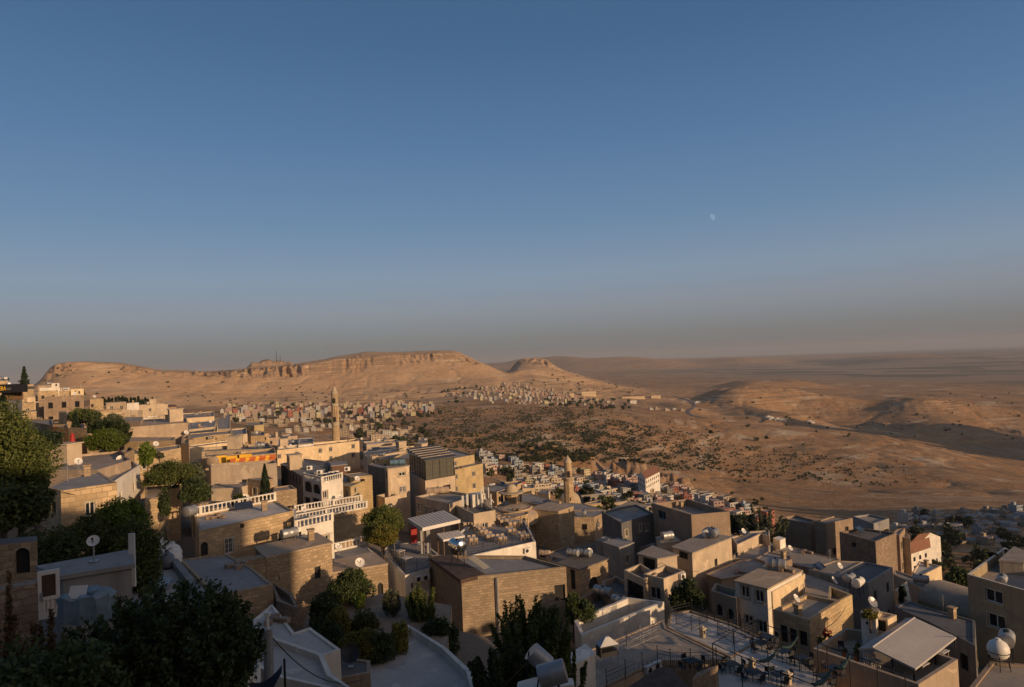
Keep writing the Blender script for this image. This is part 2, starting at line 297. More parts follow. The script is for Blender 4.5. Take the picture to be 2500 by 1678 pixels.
def make_ground(mat):
    rows = list(NEAR_R); seg = [(-1, 0)] * len(NEAR_R)
    prev = 300.0
    for i in range(NR):
        n = SUB[i] if i > 0 else 2
        a = NEAR_R[-1] if i == 0 else KR[i - 1]
        for j in range(1, n + 1): rows.append(a + (KR[i] - a) * j / n if i < 13 else a * (KR[i] / a) ** (j / n)); seg.append((i, j / n))
    rows = np.array(rows); R = len(rows); A = len(azs)
    zz = np.zeros((R, A)); X = rows[:, None] * np.sin(azs)[None]; Y = rows[:, None] * np.cos(azs)[None]
    nn = len(NEAR_R)
    nz = near_z(X[:nn], Y[:nn])
    ring = KZ[0][None]
    t = np.clip((rows[:nn] - 235) / 95, 0, 1)[:, None]; t = t * t * (3 - 2 * t)
    zz[:nn] = nz * (1 - t) + ring * t
    for q in range(nn, R):
        i, f = seg[q]
        f2 = (rows[q] - (300 if i == 0 else KR[i - 1])) / (KR[i] - (300 if i == 0 else KR[i - 1]))
        z0 = zz[nn - 1] if i == 0 else KZ[i - 1]
        zz[q] = z0 * (1 - f2) + KZ[i] * f2
    # relief
    rr = rows[:, None] * np.ones_like(zz)
    amp = np.interp(rows, [0, 330, 600, 1200, 2400, 2650, 3100, 7000, 12000, 20000, 70000], [0, 0, 1.6, 3.2, 4.5, 5, 4, 12, 26, 12, 5])[:, None]
    wl = np.interp(rows, [0, 600, 2500, 8000, 70000], [60, 90, 160, 900, 4000])
    f = np.zeros_like(zz)
    for q in range(R):
        f[q] = 0.5 * fbm(X[q] / 90, Y[q] / 90, 5, 3) + 0.5 * fbm(X[q] / 260, Y[q] / 260, 4, 9) if rows[q] < 5000 else fbm(X[q] / 900, Y[q] / 900, 4, 5)
    amp = amp * np.clip((0.80 - np.abs(azs)) / 0.04, 0, 1)[None]
    zz += amp * f
    g = 1 - np.abs(fbm(X / 140, Y / 140, 4, 41)) * 2.2                       # gullies running down the slopes
    gm = np.interp(rows, [500, 700, 2600, 2900, 3300], [0, 1, 1, 0.4, 0])[:, None]
    gm = gm * np.clip((0.80 - np.abs(azs)) / 0.04, 0, 1)[None]
    zz -= gm * 4.0 * np.clip(g, 0, 1) ** 3
    # far hills: knobbly crest
    far = np.interp(rows, [9500, 11500, 12500, 14000], [0, 0.7, 1, 0])[:, None]
    zz += far * 130 * np.clip(fbm(X / 1500, Y / 1500, 4, 71), -0.6, 1)
    # rock faces: the cliff band of the mesa, fluted and stepped
    pxs = CX + FPX * np.tan(np.clip(azs, -0.8, 0.8))
    m = (np.clip((pxs - 108) / 15, 0, 1) * np.clip((1190 - pxs) / 40, 0, 1))[None]
    cl = m * np.interp(rows, [2630, 2652, 2690, 2720, 2900], [0, 0.55, 1, 0.6, 0.15])[:, None]
    flute = fbm(azs[None] * 260 + rows[:, None] * 0.002, rows[:, None] / 60, 5, 21, 0.6)
    m2 = np.clip((pxs - 1256) / 8, 0, 1) * np.clip((1350 - pxs) / 10, 0, 1); cl = cl + m2[None] * np.interp(rows, [2800, 2900, 2990, 3030], [0, .5, .6, 0])[:, None]
    var = np.clip(0.55 + 1.3 * fbm(azs * 22, azs * 0 + 3, 2, 55), 0.1, 1.3)[None]; cl = cl * var
    zz += cl * 9 * flute * (0.5 + 1.2 * np.clip(fbm(azs * 45, azs * 0 + 8, 2, 17) + .4, 0, 1))[None]; zz += cl * 10 * np.clip(fbm(azs[None] * 70, rows[:, None] / 30, 3, 91), -.6, .4)
    X += cl * 14 * flute * 0; rshift = cl * 44 * fbm(azs[None] * 200 + 7, rows[:, None] / 25, 4, 33)
    X += np.sin(azs)[None] * rshift; Y += np.cos(azs)[None] * rshift
    # outcrops: near-side rocks of the spur and ridge in the right valley, plus unseen ridges added for shade
    def ridge(a, b, h, wd, seed):
        nonlocal zz
        a = np.array(a); b = np.array(b); d = b - a; L = np.hypot(*d); d = d / L
        tx = (X - a[0]) * d[0] + (Y - a[1]) * d[1]; ty = (X - a[0]) * -d[1] + (Y - a[1]) * d[0]
        mask = np.clip(np.minimum(tx, L - tx) / (L * 0.12), 0, 1) * np.exp(-(ty / wd) ** 2)
        nz = fbm(tx / (wd * 1.6), ty / (wd * 1.2), 6, seed, 0.6)
        if seed >= 90: zz += mask * h * (1 + 0.25 * fbm(tx / (wd * 3), ty / (wd * 2), 3, seed)); return
        zz += mask * h * (0.7 + 0.75 * nz + 0.25 * np.clip(np.abs(fbm(tx / (wd * .5), ty / wd, 4, seed + 5)) * 4, 0, 1))
    GROUND['ridge'] = ridge
    for a, b, h, wd, sd in RIDGES(): ridge(a, b, h, wd, sd)
    V = np.stack([X, Y, zz], -1).reshape(-1, 3)
    idx = np.arange(R * A).reshape(R, A)
    a = idx[:-1, :]; b = np.roll(idx, -1, 1)[:-1, :]; c = np.roll(idx, -1, 1)[1:, :]; d = idx[1:, :]
    F = np.stack([a, d, c, b], -1).reshape(-1, 4)[:, ::-1].copy()
    F = F[:, [0, 1, 2, 3]]
    me = bpy.data.meshes.new('ground')
    me.vertices.add(len(V) + 1); 
    V2 = np.vstack([V, [[0, 0, float(near_z(0.0, 0.0))]]]); me.vertices.foreach_set('co', V2.ravel())
    tri = [(int(idx[0, (k + 1) % A]), int(idx[0, k]), len(V)) for k in range(A)]
    nl = F.size + 3 * len(tri)
    me.loops.add(nl); me.polygons.add(len(F) + len(tri))
    li = np.concatenate([F.ravel(), np.array(tri).ravel()]); me.loops.foreach_set('vertex_index', li)
    st = np.concatenate([np.arange(len(F)) * 4, F.size + np.arange(len(tri)) * 3]); me.polygons.foreach_set('loop_start', st)
    me.polygons.foreach_set('loop_total', np.concatenate([np.full(len(F), 4), np.full(len(tri), 3)]))
    me.polygons.foreach_set('use_smooth', np.ones(len(F) + len(tri), bool))
    me.update(); me.validate()
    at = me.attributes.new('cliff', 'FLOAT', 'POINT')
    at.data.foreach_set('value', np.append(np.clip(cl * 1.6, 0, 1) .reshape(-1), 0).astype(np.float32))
    mesa = np.clip((1700 - pxs) / 300, 0, 1)[None] * np.interp(rows, [1700, 2300, 3300, 3600], [0, .85, .85, 0])[:, None]
    at = me.attributes.new('mesa', 'FLOAT', 'POINT'); at.data.foreach_set('value', np.append(mesa.reshape(-1), 0).astype(np.float32))
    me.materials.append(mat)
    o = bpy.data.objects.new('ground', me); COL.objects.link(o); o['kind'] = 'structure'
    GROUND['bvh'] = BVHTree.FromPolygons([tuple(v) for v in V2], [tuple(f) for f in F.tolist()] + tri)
    GROUND['obj'] = o
    return o
def RIDGES():
    def w(x, y, r): d = ray(x, y); k = r / math.hypot(d.x, d.y); return (d.x * k, d.y * k)
    return [((1230, 800), (1830, 1400), 215, 110, 88), ((340, 150), (530, 340), 98, 60, 89), (w(1790, 948, 2480), w(1960, 1040, 1800), 30, 95, 90), (w(2222, 972, 2480), w(2420, 1050, 1800), 28, 115, 91), (w(1640, 965, 2300), w(1700, 1000, 1850), 14, 50, 92), (w(1800, 930, 3700), w(1860, 945, 3300), 30, 120, 93), (w(1900, 935, 3900), w(1960, 948, 3400), 34, 130, 94), (w(1380, 880, 11800), w(1460, 895, 9800), 55, 450, 95), (w(1480, 880, 11800), w(1580, 897, 9600), 60, 480, 96), (w(1570, 880, 11600), w(1660, 897, 9500), 60, 450, 97), (w(1800, 885, 12500), w(1950, 900, 10000), 60, 600, 98), (w(1255, 1128, 610), w(1480, 1150, 600), 13, 32, 81),  # first two ridges stand out of frame, added to cast shade on the valley
            (w(1485, 1165, 575), w(1590, 1185, 575), 17, 18, 82),
            (w(1590, 1185, 565), w(1700, 1190, 560), 13, 18, 87),
            (w(1700, 1265, 430), w(1890, 1300, 430), 15, 30, 83),
            (w(2100, 990, 2200), w(2275, 1036, 1900), 13, 24, 84),
            (w(2420, 985, 2300), w(2520, 1010, 2200), 11, 22, 85),
            (w(600, 898, 2950), w(720, 893, 2950), 22, 50, 86)]
def gz(x, y):
    h = GROUND['bvh'].ray_cast(Vector((x, y, 900)), Vector((0, 0, -1)))
    return h[0].z if h[0] else -100.0
def hit(px, py):
    h = GROUND['bvh'].ray_cast(Vector((0, 0, 0)), ray(px, py))
    return h[0]
def ground_material():
    m, t, b = newmat('dry_earth')
    geo = N(t, 'ShaderNodeNewGeometry'); pos = geo.outputs['Position']
    def noise(scale, det=6.0, rough=0.6, vec=pos):
        n = N(t, 'ShaderNodeTexNoise', i_Scale=scale, i_Detail=det, i_Roughness=rough); t.links.new(vec, n.inputs['Vector']); return n.outputs[0]
    cd = N(t, 'ShaderNodeVectorMath', operation='LENGTH'); t.links.new(pos, cd.inputs[0])
    dist = cd.outputs['Value']
    base = mixc(t, ramp(t, noise(0.004), 0.35, 0.65), (0.40, 0.218, 0.095), (0.30, 0.162, 0.072))
    base = mixc(t, ramp(t, noise(0.02, 8, 0.7), 0.45, 0.75), base, (0.42, 0.265, 0.145))
    base = mixc(t, ramp(t, noise(0.011, 9, 0.75), 0.52, 0.72), base, (0.26, 0.135, 0.062))
    # scattered stones
    sp_ = noise(0.16, 5, 0.85); msk = ramp(t, noise(0.009, 6, 0.7), 0.42, 0.58)
    q1 = N(t, 'ShaderNodeMath', operation='MULTIPLY'); t.links.new(ramp(t, sp_, 0.54, 0.62), q1.inputs[0]); t.links.new(msk, q1.inputs[1])
    base = mixc(t, q1.outputs[0], base, (0.47, 0.335, 0.215))
    q2 = N(t, 'ShaderNodeMath', operation='MULTIPLY'); t.links.new(ramp(t, sp_, 0.44, 0.37), q2.inputs[0]); t.links.new(ramp(t, noise(0.013, 6, 0.7), 0.40, 0.60), q2.inputs[1])
    base = mixc(t, q2.outputs[0], base, (0.12, 0.075, 0.04))
    vr = N(t, 'ShaderNodeTexVoronoi', i_Scale=0.30); t.links.new(pos, vr.inputs['Vector'])
    st = N(t, 'ShaderNodeMath', operation='MULTIPLY'); t.links.new(ramp(t, vr.outputs['Distance'], 0.42, 0.20), st.inputs[0]); t.links.new(ramp(t, noise(0.016, 6, 0.7), 0.48, 0.60), st.inputs[1])
    base = mixc(t, st.outputs[0], base, (0.46, 0.34, 0.235))
    # horizontal strata on the steep faces
    sep = N(t, 'ShaderNodeSeparateXYZ'); t.links.new(pos, sep.inputs[0])
    mp = N(t, 'ShaderNodeMapping'); mp.inputs['Scale'].default_value = (0.006, 0.006, 0.22); t.links.new(pos, mp.inputs['Vector'])
    strata = noise(1.0, 7, 0.7, mp.outputs[0])
    rock = mixc(t, ramp(t, strata, 0.4, 0.62), (0.24, 0.155, 0.095), (0.38, 0.25, 0.145))
    rock = mixc(t, ramp(t, noise(0.06, 9, 0.75), 0.42, 0.7), rock, (0.27, 0.185, 0.12))
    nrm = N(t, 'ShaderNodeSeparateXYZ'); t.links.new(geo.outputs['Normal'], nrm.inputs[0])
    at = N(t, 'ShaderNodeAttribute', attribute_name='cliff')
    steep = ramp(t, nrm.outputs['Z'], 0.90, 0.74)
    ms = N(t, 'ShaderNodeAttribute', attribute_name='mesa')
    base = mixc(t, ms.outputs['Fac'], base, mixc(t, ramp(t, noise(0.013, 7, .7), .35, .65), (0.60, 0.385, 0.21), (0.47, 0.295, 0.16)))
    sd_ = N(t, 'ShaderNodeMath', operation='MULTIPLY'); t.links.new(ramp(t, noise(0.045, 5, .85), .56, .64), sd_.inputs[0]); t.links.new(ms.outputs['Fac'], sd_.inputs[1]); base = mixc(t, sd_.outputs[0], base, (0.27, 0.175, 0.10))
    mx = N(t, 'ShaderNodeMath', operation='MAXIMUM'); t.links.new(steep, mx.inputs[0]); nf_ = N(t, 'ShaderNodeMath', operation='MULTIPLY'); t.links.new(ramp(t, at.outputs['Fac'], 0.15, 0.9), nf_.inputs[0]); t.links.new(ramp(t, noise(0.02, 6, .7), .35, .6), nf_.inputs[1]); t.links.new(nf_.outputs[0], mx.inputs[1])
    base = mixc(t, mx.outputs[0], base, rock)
    led = N(t, 'ShaderNodeMath', operation='MULTIPLY'); t.links.new(ramp(t, strata, 0.52, 0.60), led.inputs[0]); t.links.new(ramp(t, noise(0.008, 5, 0.6), 0.46, 0.58), led.inputs[1])
    base = mixc(t, led.outputs[0], base, (0.52, 0.39, 0.25))
    led2 = N(t, 'ShaderNodeMath', operation='MULTIPLY'); t.links.new(ramp(t, strata, 0.46, 0.40), led2.inputs[0]); t.links.new(ramp(t, noise(0.006, 5, 0.6, mp.outputs[0]), 0.40, 0.60), led2.inputs[1])
    base = mixc(t, led2.outputs[0], base, (0.22, 0.155, 0.09))
    # farmland on the plain
    mp2 = N(t, 'ShaderNodeMapping'); mp2.inputs['Scale'].default_value = (0.0011, 0.0021, 0.0); mp2.inputs['Rotation'].default_value = (0, 0, 0.25); t.links.new(pos, mp2.inputs['Vector'])
    v2 = N(t, 'ShaderNodeTexVoronoi', i_Scale=1.0); v2.distance = 'CHEBYCHEV'; t.links.new(mp2.outputs[0], v2.inputs['Vector'])
    sp = N(t, 'ShaderNodeSeparateColor'); t.links.new(v2.outputs['Color'], sp.inputs[0])
    fld = mixc(t, ramp(t, sp.outputs[0], 0.35, 0.65), (0.28, 0.205, 0.14), (0.135, 0.12, 0.08))
    fld = mixc(t, ramp(t, sp.outputs[1], 0.70, 0.74), fld, (0.31, 0.235, 0.16))
    low = ramp(t, sep.outputs['Z'], -190, -232)
    fm = N(t, 'ShaderNodeMath', operation='MULTIPLY'); t.links.new(ramp(t, dist, 3500, 4700), fm.inputs[0]); t.links.new(low, fm.inputs[1])
    base = mixc(t, fm.outputs[0], base, fld)
    # town ground: paler dust and paving near the houses
    base = mixc(t, ramp(t, dist, 200, 150), base, (0.22, 0.18, 0.135))
    t.links.new(base, b.inputs['Base Color']); b.inputs['Roughness'].default_value = 1.0; b.inputs['Specular IOR Level'].default_value = 0.1
    h1 = noise(0.05, 10, 0.72); h2 = noise(0.5, 6, 0.7)
    hm = N(t, 'ShaderNodeMath', operation='MULTIPLY_ADD'); t.links.new(h1, hm.inputs[0]); hm.inputs[1].default_value = 8.0; t.links.new(h2, hm.inputs[2])
    bp = N(t, 'ShaderNodeBump', i_Strength=0.55, i_Distance=1.2); t.links.new(hm.outputs[0], bp.inputs['Height']); t.links.new(bp.outputs[0], b.inputs['Normal'])
    return m
# ------------------------------------------------------------------ palettes
STONE = (0.50, 0.36, 0.205); STONE2 = (0.42, 0.305, 0.185); STONE3 = (0.50, 0.40, 0.27); BROWN = (0.30, 0.215, 0.145)
CREAM = (0.64, 0.49, 0.30); WHITE = (0.68, 0.62, 0.52); BEIGE = (0.45, 0.36, 0.26); OCHRE = (0.52, 0.385, 0.20); GREY = (0.27, 0.255, 0.235); DGREY = (0.13, 0.125, 0.12)
ROOFC = (0.27, 0.25, 0.23); ROOFW = (0.32, 0.265, 0.205); ROOFD = (0.13, 0.115, 0.10)
M_ST = stone(STONE, 0.6, 0.3, 0.34); M_ST2 = stone(STONE2, 0.55, 0.28, 0.36, rough_blocks=.12); M_ST3 = stone(STONE3, 0.7, 0.35, 0.12, 0.015)
M_RUB = stone(STONE2, 0.42, 0.26, 0.45, 0.045, rough_blocks=0.35); M_RUBD = stone(BROWN, 0.4, 0.26, 0.45, 0.045, rough_blocks=0.35)
M_BLOCK = stone((0.36, 0.27, 0.175), 0.5, 0.25, 0.3, 0.015); M_BIG = stone(STONE, 0.75, 0.42, 0.4, 0.03, rough_blocks=0.15)
M_CR = plaster(CREAM); M_WH = plaster(WHITE, stain=0.25); M_BE = plaster(BEIGE); M_OC = stone(OCHRE, 0.8, 0.4, 0.10, 0.012); M_GR = plaster(GREY, stain=0.5); M_DG = plaster(DGREY)
M_BR = plaster(BROWN, stain=0.5); M_BRL = plaster((0.40, 0.30, 0.205), stain=0.4); M_TAN = plaster((0.50, 0.39, 0.265))
M_RC = plaster(ROOFC, stain=0.3, name='roof_screed'); M_RW = plaster(ROOFW, stain=0.3, name='roof_screed'); M_RD = plaster(ROOFD, stain=0.4, name='roof_tar')
M_RWH = plaster((0.50, 0.455, 0.40), stain=0.25, name='roof_limewash')
M_METAL = flat((0.34, 0.335, 0.325), 0.45, 0.5, 'galvanised', 0.1); M_STEEL = flat((0.62, 0.60, 0.56), 0.16, 1.0, 'stainless', 0.05)
M_IRON = flat((0.02, 0.02, 0.022), 0.55, 0.3, 'black_iron'); M_WPAINT = flat((0.62, 0.58, 0.52), 0.6, 0, 'white_paint', 0.08); M_WOOD = flat((0.16, 0.095, 0.05), 0.7, 0, 'wood')
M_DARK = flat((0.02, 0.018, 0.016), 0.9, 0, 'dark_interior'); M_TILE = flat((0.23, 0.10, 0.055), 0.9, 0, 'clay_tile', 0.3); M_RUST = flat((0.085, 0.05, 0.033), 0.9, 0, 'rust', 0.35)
M_SHEET = flat((0.42, 0.385, 0.35), 0.6, 0.0, 'white_sheet_metal', 0.06); M_BLUE = flat((0.10, 0.20, 0.28), 0.6, 0, 'blue_paint'); M_RED = flat((0.35, 0.025, 0.02), 0.7, 0, 'red_cloth')
M_YEL = flat((0.75, 0.42, 0.03), 0.7, 0, 'yellow_cloth'); M_PLAST = flat((0.66, 0.62, 0.55), 0.5, 0, 'white_plastic', 0.05); M_GREEN = flat((0.012, 0.032, 0.022), 0.7, 0, 'green_canvas'); M_ORANGE = flat((0.5, 0.13, 0.03), 0.8, 0, 'clay_pot')
M_TABLE = flat((0.50, 0.46, 0.40), 0.5, 0, 'table_top', 0.08); M_CHAIRW = flat((0.42, 0.30, 0.18), 0.6, 0, 'cane')

# ------------------------------------------------------------------ buildings
def inset(poly, t):
    n = len(poly); out_ = []
    for i in range(n):
        p0, p1, p2 = Vector(poly[i - 1][:2]), Vector(poly[i][:2]), Vector(poly[(i + 1) % n][:2])
        d1 = (p1 - p0).normalized(); d2 = (p2 - p1).normalized()
        n1 = Vector((-d1.y, d1.x)); n2 = Vector((-d2.y, d2.x))
        k = 1 + n1.dot(n2); b = (n1 + n2) / max(k, 0.35)
        out_.append(p1 + b * t)
    return out_
def wall_grid(mb, a, b, z0, z1, holes, depth=0.18, uoff=0.0, m=0):
    """wall a->b with rectangular holes (u0, v0, u1, v1) and their reveals"""
    a = Vector(a[:2]); b = Vector(b[:2]); L = (b - a).length; d = (b - a) / L; nrm = Vector((d.y, -d.x))
    P = lambda u, z, k=0.0: (a.x + d.x * u - nrm.x * k, a.y + d.y * u - nrm.y * k, z)
    us = sorted({0.0, L, *[h[0] for h in holes], *[h[2] for h in holes]}); zs = sorted({z0, z1, *[h[1] for h in holes], *[h[3] for h in holes]})
    for i in range(len(us) - 1):
        for j in range(len(zs) - 1):
            cu, cz = (us[i] + us[i + 1]) / 2, (zs[j] + zs[j + 1]) / 2
            if any(h[0] < cu < h[2] and h[1] < cz < h[3] for h in holes): continue
            mb.face([P(us[i], zs[j]), P(us[i+1], zs[j]), P(us[i+1], zs[j+1]), P(us[i], zs[j+1])], m, [(us[i]+uoff, zs[j]), (us[i+1]+uoff, zs[j]), (us[i+1]+uoff, zs[j+1]), (us[i]+uoff, zs[j+1])])
    for u0, v0, u1, v1 in holes:
        mb.face([P(u0, v0), P(u0, v1), P(u0, v1, depth), P(u0, v0, depth)], m); mb.face([P(u1, v1), P(u1, v0), P(u1, v0, depth), P(u1, v1, depth)], m)
        mb.face([P(u0, v0, depth), P(u1, v0, depth), P(u1, v0), P(u0, v0)], m); mb.face([P(u0, v1), P(u1, v1), P(u1, v1, depth), P(u0, v1, depth)], m)
    return P, L
def bar(mb, P, u0, v0, u1, v1, k0, k1, m=0):
    """box on a wall from depth k0 (outside, may be negative = proud) to k1"""
    q = [P(u0, v0, k0), P(u1, v0, k0), P(u1, v1, k0), P(u0, v1, k0), P(u0, v0, k1), P(u1, v0, k1), P(u1, v1, k1), P(u0, v1, k1)]
    for f in ((0,1,2,3),(1,5,6,2),(4,0,3,7),(3,2,6,7),(0,4,5,1)): mb.face([q[i] for i in f], m)
def make_window(P, h, style, root):
    u0, v0, u1, v1 = h; W, H_ = u1 - u0, v1 - v0; dp = 0.18
    door = style.startswith('door')
    f = MB(); t = min(0.07, W * 0.12)
    fm = {'w': M_WPAINT, 'b': M_WOOD, 'k': M_IRON, 'g': M_WPAINT, 's': M_WPAINT, 'blue': M_BLUE, 'd': M_DARK, 'arch': M_WPAINT, 'door': M_WOOD, 'doorw': M_WPAINT, 'doorb': M_DARK, 'darch': M_DARK}.get(style, M_WPAINT)
    if style not in ('d', 'darch', 'doorb'):
        bar(f, P, u0, v0, u0 + t, v1, dp - 0.08, dp); bar(f, P, u1 - t, v0, u1, v1, dp - 0.08, dp)
        bar(f, P, u0 + t, v0, u1 - t, v0 + t, dp - 0.08, dp); bar(f, P, u0 + t, v1 - t, u1 - t, v1, dp - 0.08, dp)
        nm = max(1, round(W / 0.75)) if not door else 1
        for k in range(1, nm + 1 if W > 0.6 and nm == 1 else nm):
            c = u0 + W * k / (nm + 1 if nm == 1 else nm); bar(f, P, c - t / 2, v0 + t, c + t / 2, v1 - t, dp - 0.06, dp)
    if style in ('g', 'k'):                                        # iron grille standing off the wall
        n = max(3, int(W / 0.16))
        for k in range(n + 1):
            c = u0 + W * k / n; bar(f, P, c - 0.012, v0, c + 0.012, v1, -0.05, -0.026)
        for k in range(4): c = v0 + H_ * k / 3; bar(f, P, u0, c - 0.012, u1, c + 0.012, -0.075, -0.051)
    if style in ('s', 'w', 'g', 'arch'):                           # raised surround and sill
        e = 0.12
        bar(f, P, u0 - e, v0 - e * 1.2, u1 + e, v0, -0.09, 0, 1); bar(f, P, u0 - e, v1, u1 + e, v1 + e, -0.05, 0, 1)
        bar(f, P, u0 - e, v0, u0, v1, -0.05, 0, 1); bar(f, P, u1, v0, u1 + e, v1, -0.05, 0, 1)
    if 'arch' in style:                                            # spandrels make the round head
        n = 8; r = W / 2; cz = v1 - r
        for sgn in (0, 1):
            pts = [P(u0 if sgn == 0 else u1, v1, 0.012)]
            for k in range(n // 2 + 1):
                a = math.pi / 2 + (math.pi / 2) * k / (n // 2) if sgn == 0 else (math.pi / 2) * (1 - k / (n // 2))
                pts.append(P(u0 + r + r * math.cos(a), cz + r * math.sin(a), 0.012))
            if sgn == 1: pts = [pts[0]] + pts[1:][::-1]; pts = pts[::-1]
            f.face(pts, 1)
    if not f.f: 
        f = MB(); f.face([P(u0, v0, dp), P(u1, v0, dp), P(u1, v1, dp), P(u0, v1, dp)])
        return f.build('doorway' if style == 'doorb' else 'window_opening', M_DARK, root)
    o = f.build('door' if door else 'window', [fm, M_ST3], root)
    g = MB(); g.face([P(u0, v0, dp), P(u1, v0, dp), P(u1, v1, dp), P(u0, v1, dp)])
    g.build('door_leaf' if door else 'pane', fm if style == 'door' else (M_DARK if style in ('darch',) else glass()), o)
    return o
LABELS = []
def balus(mb, a, b, z, h=0.9, step=0.42, m=0):
    a = Vector(a); b = Vector(b); L = (b - a).length; d = (b - a) / L; rz = math.atan2(d.y, d.x); c = (a + b) / 2
    mb.box((c.x, c.y, z + 0.09), (L, 0.24, 0.16), rz, m); mb.box((c.x, c.y, z + h - 0.06), (L, 0.26, 0.12), rz, m)
    n = max(2, int(L / step))
    for k in range(n + 1):
        p = a + d * (L * k / n)
        if k % 9 == 0 or k == n: mb.box((p.x, p.y, z + h / 2 + 0.02), (0.3, 0.3, h + 0.04), rz, m)
        else: mb.lathe((p.x, p.y, z + 0.17), [(0.07, 0), (0.105, (h - .3) * .3), (0.055, (h - .3) * .62), (0.085, h - .29)], 6, m, cap=False)
def house(label, R, pts, D, h, wall, roof=None, par=0.35, pt=0.22, win=(), name='house', cat='house', cop=None, bal=None, group=None, z=None, lip=0.0, flat_parapet=True, found=6.0, ctl=True, dep=None):
    P2 = [S(R, *p) if R else p for p in pts]
    if z is None: z = onz_from_dist(P2[0], D)
    if (R == 11 and D >= 125) or dep:                               # close to the horizon: front edge and a depth in metres
        A_ = atd(P2[0], D); B_ = atd(P2[1], D); B_.z = A_.z; z = A_.z; dd = (B_ - A_).normalized(); bk_ = Vector((-dd.y, dd.x, 0)) * (dep or max(6, min(11, (B_ - A_).length * .7)))
        W = [A_, B_, B_ + bk_, A_ + bk_]
    else: W = [onz(p, z) for p in P2]
    if len(W) == 3: W.append(W[0] + W[2] - W[1])
    n = len(W); poly = [(p.x, p.y) for p in W]
    cx = sum(p[0] for p in poly) / n; cy = sum(p[1] for p in poly) / n; zb = z - h; zc = z - min(h, 8)
    if ctl:
        CONTROL.append((cx, cy, zc))
        for p in poly: CONTROL.append((p[0], p[1], zc))
    root = empty(name, (cx, cy, zb)); tag(root, label, cat, group)
    holes = {i: [] for i in range(n)}; wins = []
    for wdef in win:
        i, X0, Y0, X1, Y1 = wdef[:5]; st = wdef[5] if len(wdef) > 5 else 'w'
        a = Vector(poly[i]); b = Vector(poly[(i + 1) % n]); L = (b - a).length; d = (b - a) / L; nr = Vector((d.y, -d.x))
        def uv(px, py):
            q = ray(px, py); den = q.x * nr.x + q.y * nr.y
            t = (a.x * nr.x + a.y * nr.y) / den; p = q * t; return (p.x - a.x) * d.x + (p.y - a.y) * d.y, p.z
        q0 = S(R, X0, Y0) if R else (X0, Y0); q1 = S(R, X1, Y1) if R else (X1, Y1); ym = (q0[1] + q1[1]) / 2; xm = (q0[0] + q1[0]) / 2
        u0, u1 = sorted((uv(q0[0], ym)[0], uv(q1[0], ym)[0])); v1, v0 = uv(xm, q0[1])[1], uv(xm, q1[1])[1]
        u0 = max(u0, 0.12); u1 = min(u1, L - 0.12); v1 = min(v1, z - 0.15); v0 = max(v0, zb - 3)
        if u1 - u0 < 0.15 or v1 - v0 < 0.2: continue
        holes[i].append((u0, v0, u1, v1)); wins.append((i, (u0, v0, u1, v1), st))
    if not win and D > 60 and name == 'house' and h > 4:
        rw = random.Random(label)
        for i in range(n):
            a = Vector(poly[i]); b = Vector(poly[(i + 1) % n]); L = (b - a).length; nr = Vector(((b - a).y, -(b - a).x))
            if L < 2.6 or nr.dot(-a) < 0 or rw.random() < .1: continue
            k = rw.randint(max(1, int(L / 4)), max(1, int(L / 2.2))); zt = z - par - rw.uniform(.9, 1.3); ww = rw.uniform(.6, 1.0); hh_ = rw.uniform(.9, 1.4); st = rw.choice(['w', 's', 'k', 'd', 'b', 'arch'])
            for q in range(k * 2):
                if rw.random() < .2: continue
                if q == k:
                    zt -= 3.0
                    if h < 8: break
                uc = L * (q % k + .5) / k; holes[i].append((uc - ww / 2, zt - hh_, uc + ww / 2, zt)); wins.append((i, (uc - ww / 2, zt - hh_, uc + ww / 2, zt), st))
    mb = MB(); PF = {}
    for i in range(n): PF[i] = wall_grid(mb, poly[i], poly[(i + 1) % n], zb - found, z, holes[i], uoff=i * 7.3)[0]
    if par > 0.02:
        inn = inset(poly, pt)
        for i in range(n):
            j = (i + 1) % n; a, b = poly[i], poly[j]; c, d_ = inn[j], inn[i]
            mb.face([(a[0], a[1], z), (b[0], b[1], z), (c[0], c[1], z), (d_[0], d_[1], z)], 1)
            mb.face([(c[0], c[1], z - par), (d_[0], d_[1], z - par), (d_[0], d_[1], z), (c[0], c[1], z)], 0)
    else: inn = poly
    mb.build('wall', [wall, cop or wall], root)
    rf = MB()
    if lip > 0:
        o2 = inset(poly, -lip); rf.prism(o2, z + 0.004, z + 0.16, 0, bottom=True); roof_z = z + 0.16
    else:
        rf.face([(p[0], p[1], z - par) for p in inn]); roof_z = z - par
    rf.build('roof', roof or M_RC, root)
    for i, hh, st in wins: make_window(PF[i], hh, st, root)
    if bal:
        bb = MB()
        for i in bal: balus(bb, (*inset(poly, 0.14)[i], ), (*inset(poly, 0.14)[(i + 1) % n], ), z)
        bb.build('balustrade', M_WH, root)
    root['_z'] = roof_z
    del root['_z']
    INFO[label] = dict(root=root, poly=poly, z=z, roof=roof_z, P=PF, zb=zb)
    return root
INFO = {}
LATER = []          # things that stand on the ground: made once the ground exists
def onz_from_dist(p, D):
    d = ray(*p); return d.z / math.hypot(d.x, d.y) * D
